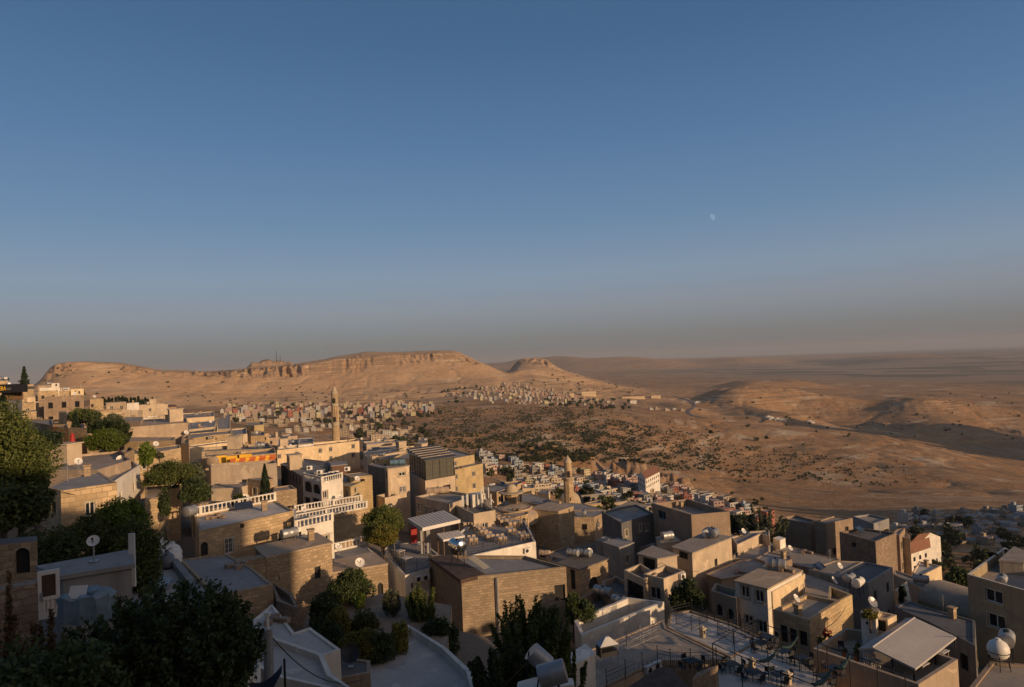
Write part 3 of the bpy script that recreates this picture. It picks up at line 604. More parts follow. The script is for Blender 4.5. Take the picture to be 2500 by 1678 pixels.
# ------------------------------------------------------------------ rooftop things
def water_tank(label, px, py, z, L, r, az, mat=None, stand=0.5, R=None, group='water tanks on the roofs', name='water_tank'):
    p = onz(S(R, px, py) if R else (px, py), z)                    # pixel of the foot
    root = empty(name, p, az); tag(root, label, 'water tank', group)
    mb = MB(); mb.lathe((-L / 2, 0, stand + r), [(0, -r * .22), (r * .6, -r * .14), (r, 0), (r, L * .33), (r * 1.03, L * .34), (r, L * .36), (r, L * .66), (r * 1.03, L * .67), (r, L * .69), (r, L), (r * .6, L + r * .14), (0, L + r * .22)], 20, axis=(1, 0, 0), cap=False)
    o = mb.build('tank', mat or M_METAL, None, smooth=True, origin=(0, 0, 0)); o.parent = root
    cp = MB(); cp.tube((0, 0, stand + 2 * r - .03), (0, 0, stand + 2 * r + .09), .16, n=10); cp.tube((L * .3, 0, stand + 2 * r - .05), (L * .3, 0, stand + 2 * r + .25), .025, n=6)
    o = cp.build('cap', M_IRON, None, origin=(0, 0, 0)); o.parent = root
    st = MB()
    for sx in (-1, 1):
        for sy in (-1, 1): st.tube((sx * L * .36, sy * r * .7, 0), (sx * L * .36, sy * r * .55, stand + r * .4), .03, n=6)
        st.box((sx * L * .36, 0, stand + r * .12), (.06, r * 1.5, .06))
    o = st.build('stand', M_IRON, None, origin=(0, 0, 0)); o.parent = root
    return root
def dish(label, px, py, z, dia, az, R=None, mat=None, mast=1.1, world=None):
    p = world or onz(S(R, px, py) if R else (px, py), z)
    root = empty('satellite_dish', p, 0); tag(root, label, 'satellite dish', 'satellite dishes on the roofs')
    ax = Vector((math.sin(az), math.cos(az), 0.75)).normalized(); r = dia / 2
    mb = MB(); c = Vector((0, 0, mast)); prof = [(r * k / 5, r * .28 * (k / 5) ** 2) for k in range(6)]
    mb.lathe(c, prof, 22, axis=ax, cap=False); mb.lathe(c + ax * -.02, [(q[0], q[1]) for q in prof][::-1], 22, axis=ax, cap=False)
    o = mb.build('reflector', mat or M_PLAST, None, smooth=True, origin=(0, 0, 0)); o.parent = root
    a = MB(); t = ax.orthogonal(); a.tube(c, c + ax * r * .95, .012 + r * .015, n=5); a.tube(c + ax * r * .9, c + ax * r * 1.05, .045, n=7); a.tube(c + Vector((0, 0, -r * .8)), c + ax * r * .92, .012, n=5)
    o = a.build('feed_arm', M_IRON, None, origin=(0, 0, 0)); o.parent = root
    s_ = MB(); s_.tube((0, 0, 0), c - ax * .02, .03, n=7); s_.box((0, 0, .03), (.3, .3, .06))
    o = s_.build('mast', M_METAL, None, origin=(0, 0, 0)); o.parent = root
    return root
def railing(label, pts, z, h=1.0, name='railing', orn=True, mat=None, step=0.14):
    """iron railing through world points; posts with ball finials"""
    root = empty(name, (pts[0][0], pts[0][1], z)); tag(root, label, 'railing')
    rails = MB(); posts = MB(); orn_ = MB()
    for a, b in zip(pts[:-1], pts[1:]):
        a = Vector((a[0], a[1], z)); b = Vector((b[0], b[1], z)); L = (b - a).length; d = (b - a) / L
        for hh in (0.12, h * .78, h): rails.tube(a + Vector((0, 0, hh)), b + Vector((0, 0, hh)), .02, n=5)
        n = max(1, round(L / 1.6))
        for k in range(n + 1):
            p = a + d * L * k / n; posts.tube(p, p + Vector((0, 0, h + .22)), .03, n=6); posts.lathe(p + Vector((0, 0, h + .2)), [(0, 0), (.05, .04), (.05, .08), (0, .13)], 6, cap=False)
        n = int(L / step)
        for k in range(1, n):
            p = a + d * L * k / n; orn_.tube(p + Vector((0, 0, .12)), p + Vector((0, 0, h * .78)), .011, n=4, caps=False)
            if orn and k % 3 == 1: orn_.lathe(p + Vector((0, 0, h * .38)), [(0, 0), (.055, .05), (0, .12)], 5, cap=False)
    rails.build('rail', mat or M_IRON, root); posts.build('post', mat or M_IRON, root); orn_.build('bars', mat or M_IRON, root)
    return root
def ac_unit(label, pos, az):
    root = empty('ac_unit', pos, az); tag(root, label, 'air conditioner', 'air conditioners on the walls')
    b = MB(); b.box((0, 0, .3), (.85, .32, .6)); o = b.build('casing', M_PLAST, None, origin=(0, 0, 0)); o.parent = root
    f = MB(); f.lathe((-.12, -.165, .3), [(.23, 0), (.23, .02), (.05, .03)], 14, axis=(0, -1, 0)); o = f.build('fan', M_IRON, None, origin=(0, 0, 0)); o.parent = root
    return root
def _chair_meshes(mat, dark):
    s = MB(); s.box((0, 0, .45), (.42, .42, .04)); bk = MB(); bk.box((0, .2, .72), (.42, .03, .34))
    fr = []
    for sx in (-1, 1):
        for sy in (-1, 1):
            l = MB(); l.tube((sx * .19, sy * .19, 0), (sx * .185, sy * .185, .43 if sy < 0 else .9), .02, n=5); fr.append(l)
    return s, bk, fr
def mk_chair(label, pos, az, mat, fmat, group='cafe chairs'):
    root = empty('chair', pos, az); tag(root, label, 'chair', group)
    s, bk, fr = _chair_meshes(mat, fmat)
    for nm, m_, mt in [('seat', s, mat), ('backrest', bk, mat)] + [('leg', l, fmat) for l in fr]:
        o = m_.build(nm, mt, None, origin=(0, 0, 0)); o.parent = root
    return root
def mk_table(label, pos, az, mat, fmat, group='cafe tables', w_=1.0, d_=0.8):
    root = empty('table', pos, az); tag(root, label, 'table', group)
    t = MB(); t.box((0, 0, .73), (w_, d_, .05)); o = t.build('table_top', mat, None, origin=(0, 0, 0)); o.parent = root
    for sx in (-1, 1):
        for sy in (-1, 1):
            l = MB(); l.tube((sx * (w_ / 2 - .08), sy * (d_ / 2 - .08), 0), (sx * (w_ / 2 - .08), sy * (d_ / 2 - .08), .71), .028, n=6); o = l.build('leg', fmat, None, origin=(0, 0, 0)); o.parent = root
    return root
def copy_tree(o, parent=None):
    c = o.copy(); COL.objects.link(c); c.parent = parent
    for ch in [x for x in o.children]: copy_tree(ch, c)
    return c
def thing(name, mb, mat, label, cat, group=None, smooth=False, origin=None):
    o = mb.build(name, mat, None, smooth=smooth, origin=origin or tuple(mb.v[0])); tag(o, label, cat, group); return o
# ------------------------------------------------------------------ foliage
def leaf_mat(c1, c2, name='leaves'):
    m, t, b = newmat(name)
    at = N(t, 'ShaderNodeAttribute', attribute_name='tint')
    c = mixc(t, at.outputs['Fac'], c1, c2)
    oi = N(t, 'ShaderNodeObjectInfo'); hs = N(t, 'ShaderNodeHueSaturation'); mr = N(t, 'ShaderNodeMapRange'); mr.inputs[3].default_value = 0.75; mr.inputs[4].default_value = 1.25
    t.links.new(oi.outputs['Random'], mr.inputs[0]); t.links.new(mr.outputs[0], hs.inputs['Value']); t.links.new(c, hs.inputs['Color'])
    b.inputs['Roughness'].default_value = 0.6; b.inputs['Specular IOR Level'].default_value = 0.25; t.links.new(hs.outputs[0], b.inputs['Base Color'])
    tr = N(t, 'ShaderNodeBsdfTranslucent'); t.links.new(hs.outputs[0], tr.inputs[0])
    mx = N(t, 'ShaderNodeMixShader'); mx.inputs[0].default_value = 0.3; t.links.new(b.outputs[0], mx.inputs[1]); t.links.new(tr.outputs[0], mx.inputs[2])
    t.links.new(mx.outputs[0], t.nodes['Material Output'].inputs['Surface'])
    return m
L_GREEN = leaf_mat((0.045, 0.065, 0.018), (0.17, 0.18, 0.045)); L_DARK = leaf_mat((0.030, 0.046, 0.018), (0.10, 0.125, 0.04)); L_YEL = leaf_mat((0.08, 0.10, 0.02), (0.30, 0.22, 0.04))
L_OLIVE = leaf_mat((0.07, 0.08, 0.045), (0.16, 0.165, 0.10)); L_DRY = leaf_mat((0.12, 0.075, 0.035), (0.24, 0.16, 0.08)); L_LIME = leaf_mat((0.06, 0.10, 0.015), (0.20, 0.24, 0.04)); L_PINE = leaf_mat((0.018, 0.032, 0.018), (0.045, 0.065, 0.03))
L_FAR = leaf_mat((0.045, 0.052, 0.024), (0.10, 0.10, 0.045))
M_BARK = flat((0.10, 0.07, 0.045), 0.95, 0, 'bark', 0.2)
def leaves_mesh(centers, normals, size, tint, aspect=1.6, rng=None, droop=0.0):
    n = len(centers); rng = rng or np.random.default_rng(1)
    a = rng.normal(size=(n, 3)); a /= np.linalg.norm(a, axis=1, keepdims=True)
    b = np.cross(a, rng.normal(size=(n, 3))); b /= np.linalg.norm(b, axis=1, keepdims=True)
    s_ = (size * rng.uniform(0.6, 1.35, n))[:, None]
    a = a * s_ * 0.5 * aspect; b = b * s_ * 0.5
    V = np.stack([centers - a, centers + b * .9, centers + a, centers - b * .9], 1).reshape(-1, 3)
    return V, np.repeat(tint, 1)
def mesh_from_quads(name, V, tint, mat):
    me = bpy.data.meshes.new(name); nq = len(V) // 4
    me.vertices.add(len(V)); me.vertices.foreach_set('co', V.astype(np.float32).ravel())
    me.loops.add(len(V)); me.loops.foreach_set('vertex_index', np.arange(len(V), dtype=np.int32))
    me.polygons.add(nq); me.polygons.foreach_set('loop_start', np.arange(nq, dtype=np.int32) * 4); me.polygons.foreach_set('loop_total', np.full(nq, 4, dtype=np.int32))
    me.update(); at = me.attributes.new('tint', 'FLOAT', 'FACE'); at.data.foreach_set('value', tint.astype(np.float32)); me.materials.append(mat)
    return me
def crown(kind, rx, rz, n, size, seed, mat, name='crown'):
    """leaf clumps spread through an uneven volume centred on 0,0,0"""
    rng = np.random.default_rng(seed); pts = []
    if kind == 'conifer':
        k = rng.uniform(0, 1, n) ** 0.8; lay = np.floor(k * 11) / 11 + rng.uniform(0, .055, n); rad_ = (1 - lay) * rx * (0.55 + .45 * rng.uniform(0, 1, n)) * (0.8 + .2 * np.sin(seed + np.floor(k * 11) * 2.4)); th = rng.uniform(0, 2 * np.pi, n)
        lobes = 0.75 + 0.25 * np.sin(th * 5 + np.floor(k * 11) * 1.7)
        P = np.stack([np.cos(th) * rad_ * lobes, np.sin(th) * rad_ * lobes, (lay * 2 - 1) * rz - rad_ * 0.18], 1)
    elif kind == 'cypress':
        k = rng.uniform(0, 1, n); prof = np.sin(np.clip(k, 0, 1) ** 0.6 * np.pi) ** 0.7 * (1 - 0.35 * k); th = rng.uniform(0, 2 * np.pi, n)
        rr_ = prof * rx * (0.7 + .3 * rng.uniform(0, 1, n)) * (0.88 + 0.12 * np.sin(th * 4 + k * 25)); P = np.stack([np.cos(th) * rr_, np.sin(th) * rr_, (k * 2 - 1) * rz], 1)
    elif kind == 'shoots':
        ns = max(16, int(n / 420)); parts = []
        for i in range(ns):
            a = rng.uniform(0, 2 * np.pi); q = rng.uniform(0, 1) ** .5; m_ = n // ns
            t = rng.uniform(0, 1, m_); top = rz * (1.0 - 0.7 * q ** 2) * rng.uniform(.4, 1.28)
            base = np.array([np.cos(a) * rx * q * .55, np.sin(a) * rx * q * .55, -rz * .8]); tip = np.array([np.cos(a) * rx * q * 1.0, np.sin(a) * rx * q * 1.0, top])
            c = base + (tip - base) * t[:, None]; c += rng.normal(size=(m_, 3)) * (0.062 * rx * (1.2 - 0.85 * t))[:, None]
            parts.append(c)
        P = np.vstack(parts)
    else:
        nc = max(10, min(70, n // 60)); cc = rng.normal(size=(nc, 3)); cc /= np.linalg.norm(cc, axis=1, keepdims=True)
        cc *= (rng.uniform(0.35, 1.0, nc) ** 0.6)[:, None]; cc[:, 2] = np.where(cc[:, 2] < -0.55, cc[:, 2] * .5, cc[:, 2])
        cr_ = rng.uniform(0.16, 0.34, nc)
        ci = rng.integers(0, nc, n); d = rng.normal(size=(n, 3)); d /= np.linalg.norm(d, axis=1, keepdims=True)
        P = cc[ci] * 0.82 + d * (cr_[ci] * rng.uniform(.55, 1.1, n))[:, None]; P = P * np.array([rx, rx, rz])
    tint = np.clip(rng.beta(1.6, 2.6, len(P)) + 0.25 * (vnoise(P[:, 0] / (rx * .35) + 9, P[:, 2] / (rz * .35) + seed, 3) - .5), 0, 1)
    V, _ = leaves_mesh(P, None, size, tint, rng=rng)
    return mesh_from_quads(name, V, tint, mat)
def trunk_mesh(h, r, rx, seed, limbs=6, up=0.5):
    rnd = random.Random(seed); mb = MB(); p = Vector((0, 0, -1.0)); top = None
    q = Vector((rnd.uniform(-.1, .1) * h, rnd.uniform(-.1, .1) * h, h)); mb.tube(p, q, r, r * .62, 8, caps=False)
    for k in range(limbs):
        a = k * 2.4 + rnd.uniform(-.4, .4); s0 = p.lerp(q, rnd.uniform(.7, 1)); m_ = s0 + Vector((math.cos(a), math.sin(a), up + .5)) * rx * .42; e = m_ + Vector((math.cos(a + .3), math.sin(a + .3), up + .4)) * rx * .4
        mb.tube(s0, m_, r * .45, r * .26, 6, caps=False); mb.tube(m_, e, r * .26, r * .08, 5, caps=False)
    return mb
def tree(label, pos, rx, rz, n, size, mat, kind='round', seed=1, trunk_h=None, name='tree', cat='tree', group=None, tr=None):
    """pos = centre of crown"""
    root = empty(name, (pos[0], pos[1], pos[2] - rz - (trunk_h or 1.5))); tag(root, label, cat, group)
    me = crown(kind, rx, rz, n, size, seed, mat); o = bpy.data.objects.new('crown', me); COL.objects.link(o); o.parent = root; o.location = (0, 0, rz + (trunk_h or 1.5))
    t = trunk_mesh((trunk_h or 1.5) + rz * .5, tr or max(.08, rx * .07), rx, seed).build('trunk', M_BARK, None, origin=(0, 0, 0)); t.parent = root
    return root
# ------------------------------------------------------------------ the town, near to far
H = house
# --- left foreground (shaded)
H('low grey shed with a long flat concrete roof behind the white metal door', 5, [(560,605),(1170,505),(1138,385),(360,525)], 30, 3.0, M_GR, M_RC, par=0, lip=.12, name='shed', cat='shed', win=[])
H('dark rubble wall with iron mesh left of the white door', 5, [(-160,745),(335,640),(330,600),(-160,700)], 27, 3.2, M_RUBD, M_RUBD, par=0, name='rubble_wall', cat='wall')
H('old stone building with a bricked arch behind the bushes at the far left', 5, [(-300,330),(330,265),(330,220),(-280,270)], 37, 4.2, M_RUB, M_RD, par=0, name='stone_building', win=[(0,130,330,265,560,'darch')])
H('pale limewashed alley roof with a thick parapet and white rubbish bags', 5, [(1130,800),(1740,960),(1985,930),(1985,870),(1760,640),(1580,420),(1430,310),(1330,400)], 38, 3, M_GR, M_RWH, par=.45, pt=.35)
H('grey flat-roofed block with brown stone front beside the alley roof', 5, [(1900,760),(2430,650),(2240,500),(2030,385),(1600,430),(1790,625)], 52, 4.5, M_ST2, M_RC, par=.08)
H('stone house with a balustraded terrace roof and a grilled window', 0, [(485,1297),(717,1247),(672,1222),(474,1260)], 68, 7, M_ST, M_RWH, par=.12, bal=[2], win=[(0,549,1314,570,1351,'g'),(0,488,1324,508,1358,'darch'),(0,586,1278,596,1290,'darch'),(0,679,1299,703,1324,'w')])
H('white rendered house with white balustrade terrace', 6, [(362,172),(706,92),(660,20),(345,60)], 70, 8, M_WH, M_RC, par=.05, bal=[0,3], win=[(0,400,185,422,245,'d'),(0,610,215,668,270,'w')])
H('long balustraded stone terrace above the street', 2, [(362,1590),(1010,1460),(960,1400),(355,1500)], 86, 5, M_ST, M_RC, par=.05, bal=[0,2], name='terrace_building')
H('brown sloped-roof stone house with a small dark doorway', 6, [(110,425),(692,292),(555,208),(10,330)], 62, 6.5, M_RUB, M_BRL, par=.0, lip=.1, win=[(0,540,495,594,605,'d'),(0,165,560,232,625,'darch')])
H('old rubble wall standing between the grey roof and the sunlit stone house', 5, [(2050,460),(2480,400),(2480,370),(2050,425)], 62, 5, M_RUB, M_RUB, par=0, name='rubble_wall', cat='wall')
H('domed old stone house with a small white dish', 6, [(705,560),(1190,480),(1060,375),(720,450)], 66, 6, M_ST2, M_BRL, par=.0, lip=.05, win=[(0,1100,640,1150,740,'darch')])
H('small terrace house with low white balustrade and garden tables', 6, [(705,455),(1075,375),(985,297),(700,360)], 74, 4, M_WH, M_RC, par=.05, bal=[2], ctl=False)
H('dark brick lean-to beside the white curved parapet', 6, [(200,800),(385,860),(350,740),(165,640)], 52, 4, M_RUBD, M_RD, par=.5, pt=.3)
H('white curved-parapet roof terrace in shade at bottom centre', 6, [(900,1640),(1995,1640),(1930,1420),(1700,1205),(1370,1010),(1330,1100),(880,1260)], 43, 4, M_WH, M_RWH, par=.55, pt=.3)
H('walled garden plot with rough earth behind the curved white parapet', 6, [(420,1080),(860,1240),(1310,1090),(1390,1020),(1720,1210),(1760,840),(1150,730),(480,900)], 50, 4, M_RUB, M_BR, par=.02, z=-20.1, ctl=False, name='garden_plot', cat='garden')
H('tar-roofed stone hut with a big dark dish beside the stepped wall', 6, [(700,1500),(1035,1440),(1035,1330),(700,1290)], 42, 3.2, M_BR, M_RD, par=.08)
H('long white stepped-wall house in shade at the bottom', 6, [(-150,1300),(230,1480),(960,1640),(690,1450),(610,1270),(380,1190),(130,1105),(-40,1060)], 38, 4, M_WH, M_RWH, par=.3)
H('pale sloping roof slab behind the street lamp post', 6, [(20,1120),(600,1290),(770,1230),(500,1035),(360,1080),(220,900),(160,830),(-10,970)], 45, 4, M_WH, M_RWH, par=.08, pt=.2)
H('white wall bottom left behind the wooden poles', 5, [(2090,1540),(2280,1440),(2320,1330),(2120,1400)], 33, 3, M_WH, M_RC, par=.2)
H('pale stone parapet at the lower left corner', 5, [(480,1600),(930,1590),(915,1495),(750,1500)], 20, 2, M_ST3, M_ST3, par=0, name='stone_parapet', cat='wall')
H('second pale stone parapet near the lower left corner', 5, [(1090,1600),(1290,1600),(1290,1515),(1130,1530)], 20, 2, M_ST3, M_ST3, par=0, name='stone_parapet', cat='wall')
# --- centre
H('tall unplastered block house with a rusty roof deck and stepped parapet', 0, [(1126,1412),(1382,1384),(1282,1357),(1048,1355)], 66, 13, M_BLOCK, M_RC, par=.3, pt=.22, win=[(0,1354,1428,1380,1468,'d')])
H('restaurant with a wide roof terrace full of tables and white parapet', 0, [(1137,1360),(1308,1322),(1283,1272),(1215,1262),(1140,1285),(1120,1300)], 79, 7, M_WH, M_RC, par=.35, pt=.25)
H('lower restaurant terrace with white fascia and air conditioners', 6, [(1345,575),(1560,515),(1640,380),(1500,270),(1200,290),(1130,360)], 72, 8, M_WH, M_RC, par=.12, pt=.2, win=[(0,1400,640,1420,690,'d')])
H('beige building with tall barred windows and a covered roof tank', 2, [(1438,1358),(1740,1425),(1985,1345),(1690,1300)], 105, 9, M_BE, M_RW, par=.35, win=[(0,1447,1420,1505,1495,'g'),(0,1517,1450,1575,1525,'g'),(0,1605,1478,1640,1510,'w')])
H('beige flat building crowded with telecom antennas', 2, [(1740,1410),(1955,1512),(2150,1480),(1980,1372)], 101.5, 8, M_TAN, M_RD, par=.5)
H('square stone minaret base with carved panel', 0, [(1289,1244),(1363,1251),(1400,1238),(1340,1228)], 120, 17, M_ST, M_BRL, par=.0, lip=.06, name='stone_tower', cat='tower', win=[(1,1388,1243,1391,1251,'d')])
H('dark green and grey house with white arched windows', 7, [(835,5),(1010,108),(1300,20),(1140,-60)], 110, 11, M_DG, M_RC, par=.3, win=[(1,1040,165,1067,228,'arch'),(1,1168,115,1196,182,'arch'),(1,1222,112,1252,178,'arch')])
H('ochre roofed upper room with green walls above the dark house', 3, [(940,1478),(1112,1500),(1252,1450),(1090,1412)], 113, 4, plaster((0.22,0.24,0.18)), M_BRL, par=0, lip=.35)
H('tall brown unfinished house with a blue shutter', 3, [(1290,1420),(1632,1522),(1975,1492),(1600,1378)], 107, 17, M_BR, M_RW, par=1.0, pt=.25, win=[(0,1340,1488,1405,1560,'blue')])
H('sunlit tan house with a white-edged roof and two barrels', 7, [(1470,328),(1640,378),(1990,238),(1750,205)], 90, 8, M_TAN, M_RW, par=0, lip=.18, win=[(0,1530,365,1600,420,'k'),(1,1840,425,1866,490,'d')])
H('small concrete stair head carrying a tank', 7, [(1322,240),(1375,300),(1535,275),(1480,228)], 97, 4, M_TAN, M_RW, par=0, lip=.08)
H('flat-roofed room with one large dark window', 7, [(1162,388),(1330,432),(1505,400),(1290,322)], 86, 6, M_TAN, M_RW, par=0, lip=.15, win=[(0,1210,425,1310,515,'k')])
H('tan terrace house with a big grilled window', 7, [(1032,525),(1205,608),(1330,560),(1180,465)], 78, 8, M_TAN, M_RD, par=.7, win=[(0,1070,640,1205,775,'k')])
H('tan house with clutter on its terrace and one tall window', 7, [(1205,562),(1387,605),(1572,532),(1400,478)], 76, 9, M_TAN, M_RD, par=.6, win=[(0,1268,680,1360,785,'w')])
H('dark-roofed stone house with a pointed arch and lying tank', 7, [(440,472),(640,528),(890,432),(700,368)], 86, 9, M_ST2, M_RD, par=0, lip=.1, win=[(1,720,585,800,690,'darch'),(0,560,520,600,700,'d')])
H('low dark roof behind the cracked block house', 7, [(255,405),(440,470),(710,368),(500,318)], 98, 6, M_BR, M_RD, par=.15)
H('small square grey house in a shaded lane', 7, [(845,285),(990,332),(1122,288),(975,248)], 97, 8, M_GR, M_RC, par=0, lip=.08)
H('little box room beside the small square grey house', 7, [(785,252),(835,268),(925,238),(862,222)], 101, 6, M_GR, M_RC, par=.05)
H('pale alley roof between the dark house and the tan houses', 7, [(1115,330),(1330,300),(1330,250),(1200,270)], 105, 3, M_GR, M_RWH, par=.05)
H('walled yard house with a long cream side wall', 7, [(655,1108),(1390,808),(1060,768),(590,972)], 61, 5, M_WH, M_RD, par=1.7, pt=.3)
H('brown walled yard with a lying tank at its corner', 7, [(585,985),(945,822),(960,800),(820,688),(640,770),(560,820)], 70, 5, M_BR, M_RD, par=1.0, pt=.3)
H('low brown walled roof beyond the yard with lying tanks', 7, [(850,700),(1060,760),(1080,640),(965,578),(840,625)], 78, 5, M_BR, M_RD, par=.5, pt=.25)
H('wide paved cafe terrace with black railing', 7, [(640,1660),(860,1560),(1335,1330),(1850,1320),(2010,1330),(1415,1045),(1385,965),(600,1280)], 48, 6, M_BRL, M_RW, par=.06)
H('raised pale terrace with iron railings beside the arched house', 7, [(1412,1038),(1985,1300),(2290,1135),(2020,1010),(1620,880),(1440,905)], 61.5, 5, M_ST2, M_RWH, par=.1)
H('small white kiosk with a dark window on the cafe terrace', 7, [(575,1392),(775,1288),(690,1205),(560,1290)], 46, 3.2, M_WH, M_WH, par=0, lip=.06, win=[(0,642,1385,690,1485,'k')])
H('dark brown pitched roof house at the bottom edge', 7, [(1020,1640),(1650,1640),(1440,1420),(1340,1425)], 41, 4, M_BR, M_RUST, par=0, lip=.1)
H('stone wall corner below the cafe railing', 7, [(1640,1500),(1850,1400),(1870,1370),(1680,1440)], 46, 4, M_RUBD, M_RUBD, par=0, name='stone_wall', cat='wall')
# --- right foreground
H('white two-storey house with paired windows and a tank on top', 0, [(1795,1421),(1873,1440),(1957,1396),(1886,1376)], 73, 12, M_WH, M_BRL, par=0, lip=.12, win=[(0,1809,1431,1829,1459,'w'),(0,1844,1442,1864,1470,'w'),(0,1818,1503,1838,1528,'w'),(0,1851,1517,1872,1545,'w')])
H('tall cream parapet wall above the square terrace', 8, [(52,712),(95,720),(385,560),(352,535)], 72, 9, M_CR, M_CR, par=0, name='parapet_wall', cat='wall')
H('low arched wing of the white two-storey house', 7, [(1806,708),(2035,778),(2050,700),(1850,640)], 74, 6, M_BRL, M_RD, par=.5, win=[(0,1858,832,1910,935,'darch'),(0,1958,872,2010,975,'darch')])
H('stone house with a square terrace, lit coping and three dark doors', 8, [(100,878),(424,972),(702,800),(388,738)], 65, 7, M_ST, M_RW, par=.3, pt=.3, win=[(0,168,1020,230,1170,'doorb'),(0,250,1050,310,1180,'doorb'),(0,335,1072,405,1200,'doorb')])
H('tan roof strip behind the cream parapet wall', 8, [(385,738),(702,800),(780,700),(380,560)], 76, 5, M_BRL, M_RW, par=.05, ctl=False)
H('curved yellow stone parapet with a white panel door', 8, [(588,780),(690,800),(805,745),(600,665)], 72, 3.5, M_OC, M_RW, par=.8, win=[(0,600,690,660,790,'w')], ctl=False)
H('sunny courtyard terrace with flower pots and plastic chairs', 8, [(455,1222),(1395,1545),(1745,1320),(1010,1075),(745,1040)], 58, 5, M_BRL, M_RW, par=.75, pt=.28)
H('white kitchen hut with a dark double door and potted plants on its roof', 8, [(880,925),(1015,960),(1045,900),(1035,885),(900,895)], 62, 3.6, M_WH, M_BRL, par=0, lip=.05, win=[(0,925,985,948,1015,'d')])
H('small stone annex with a dark double door beside the kitchen hut', 8, [(1010,945),(1120,968),(1200,925),(1050,890)], 62.5, 3.6, M_CR, M_BRL, par=.1, win=[(0,1025,960,1105,1075,'doorb')])
H('dark slate-grey block house with a narrow sunlit edge', 8, [(655,582),(948,640),(1166,502),(912,452)], 84, 14, M_GR, M_DG, par=.18)
H('cream garden wall with climbing plant beyond the dark block', 8, [(1183,700),(1310,808),(1330,790),(1292,625)], 92, 6, M_CR, M_CR, par=0, name='garden_wall', cat='wall')
H('long dark roof beyond the white metal shed', 8, [(1180,850),(1500,990),(1900,1200),(1900,975),(1520,870),(1310,800)], 74, 5, M_DG, M_DG, par=.1)
H('row of low tan roofs behind the vaulted roof', 8, [(1480,660),(1710,745),(1780,700),(1500,620)], 100, 5, M_BRL, M_RW, par=.12)
H('pale flat roof with white edging near the barrel vault', 8, [(1710,800),(1870,860),(1870,740),(1780,700)], 96, 5, M_BRL, M_RW, par=.12)
H('white-edged flat roof house at the edge of the gardens', 8, [(1338,545),(1422,578),(1600,488),(1400,445)], 122, 6, M_CR, M_RWH, par=.2)
H('tan lane roofs with a lying dark tank', 8, [(1170,560),(1440,700),(1510,640),(1180,520)], 104, 5, M_BRL, M_RW, par=.15)
H('four-storey ochre apartment tower at the right edge', 8, [(1828,562),(2480,745),(2760,560),(2158,325)], 77, 24, plaster((0.34,0.265,0.16), stain=0.5), M_RW, par=.95, pt=.2, cop=M_WH, win=[(0,1992,705,2145,815,'w'),(0,2015,925,2170,1042,'w')])
H('stained stair head on the roof of the ochre tower', 8, [(2115,450),(2330,470),(2480,420),(2250,330)], 82, 3.0, plaster((0.34,0.29,0.22), stain=0.9), M_RW, par=.0, lip=.06, ctl=False)
H('flat grey roof with water tanks at the bottom right corner', 8, [(1790,1640),(2600,1760),(2700,1390),(2030,1338)], 43, 6, M_BR, M_RW, par=.1)
# cluster beyond, right
H('long brown house with a sunlit end wall at the back of the cluster', 8, [(150,62),(432,108),(476,84),(300,32)], 126, 14, M_BR, M_RC, par=.4)
H('brown house with a rust-stained upper wall', 8, [(470,92),(570,112),(812,62),(640,42)], 122, 12, M_BR, M_RW, par=.2)
H('topmost grey block of the hillside cluster with a sharp lit corner', 8, [(808,46),(996,112),(1132,66),(960,26)], 119, 12, M_GR, M_RW, par=.25)
H('big half-ruined brown house with a lit stone flank', 8, [(690,185),(1012,272),(1200,195),(900,150)], 112, 16, M_RUBD, M_RD, par=.3, win=[(0,800,280,840,320,'d'),(0,600,230,625,260,'d')])
H('tall plain buttress house with stepped outline', 8, [(1145,205),(1225,218),(1275,150),(1200,160)], 114, 15, M_BR, M_BRL, par=.1)
H('narrow sunlit rear block beside the buttress house', 8, [(1245,230),(1320,245),(1320,220),(1275,175)], 116, 15, M_BRL, M_BRL, par=.1)
H('broad dusty flat roof in front of the brown cluster', 8, [(270,470),(480,520),(700,430),(480,380),(210,300),(90,360)], 98, 5, M_BR, M_RW, par=.08)
H('low grey roof with two small chimneys', 8, [(-60,420),(110,480),(270,430),(260,400),(50,360)], 95, 5, M_BR, M_RC, par=.1)
H('tan roof with white edged skylight slots', 8, [(410,520),(655,585),(905,450),(640,440)], 92, 5, M_BRL, M_RW, par=.12)
H('white cabin with a small square hole on the dusty roof', 8, [(100,240),(160,262),(210,240),(150,222)], 106, 3.5, M_WH, M_WH, par=.0, ctl=False)
H('sunlit ruined tan house with a dish and white frame', 7, [(2040,300),(2255,200),(2330,225),(2330,170),(2150,180),(1990,230)], 98, 7, M_TAN, M_RC, par=.2)
H('low parapet house in front of the dusty flat roof', 7, [(1995,420),(2215,430),(2330,380),(2334,290),(2050,300)], 96, 6, M_TAN, M_RC, par=.25)
H('flat roofs along the shaded lane under the tan house', 7, [(1780,560),(2080,440),(2200,430),(2380,470),(2100,560),(1900,600)], 88, 5, M_BR, M_RC, par=.1)
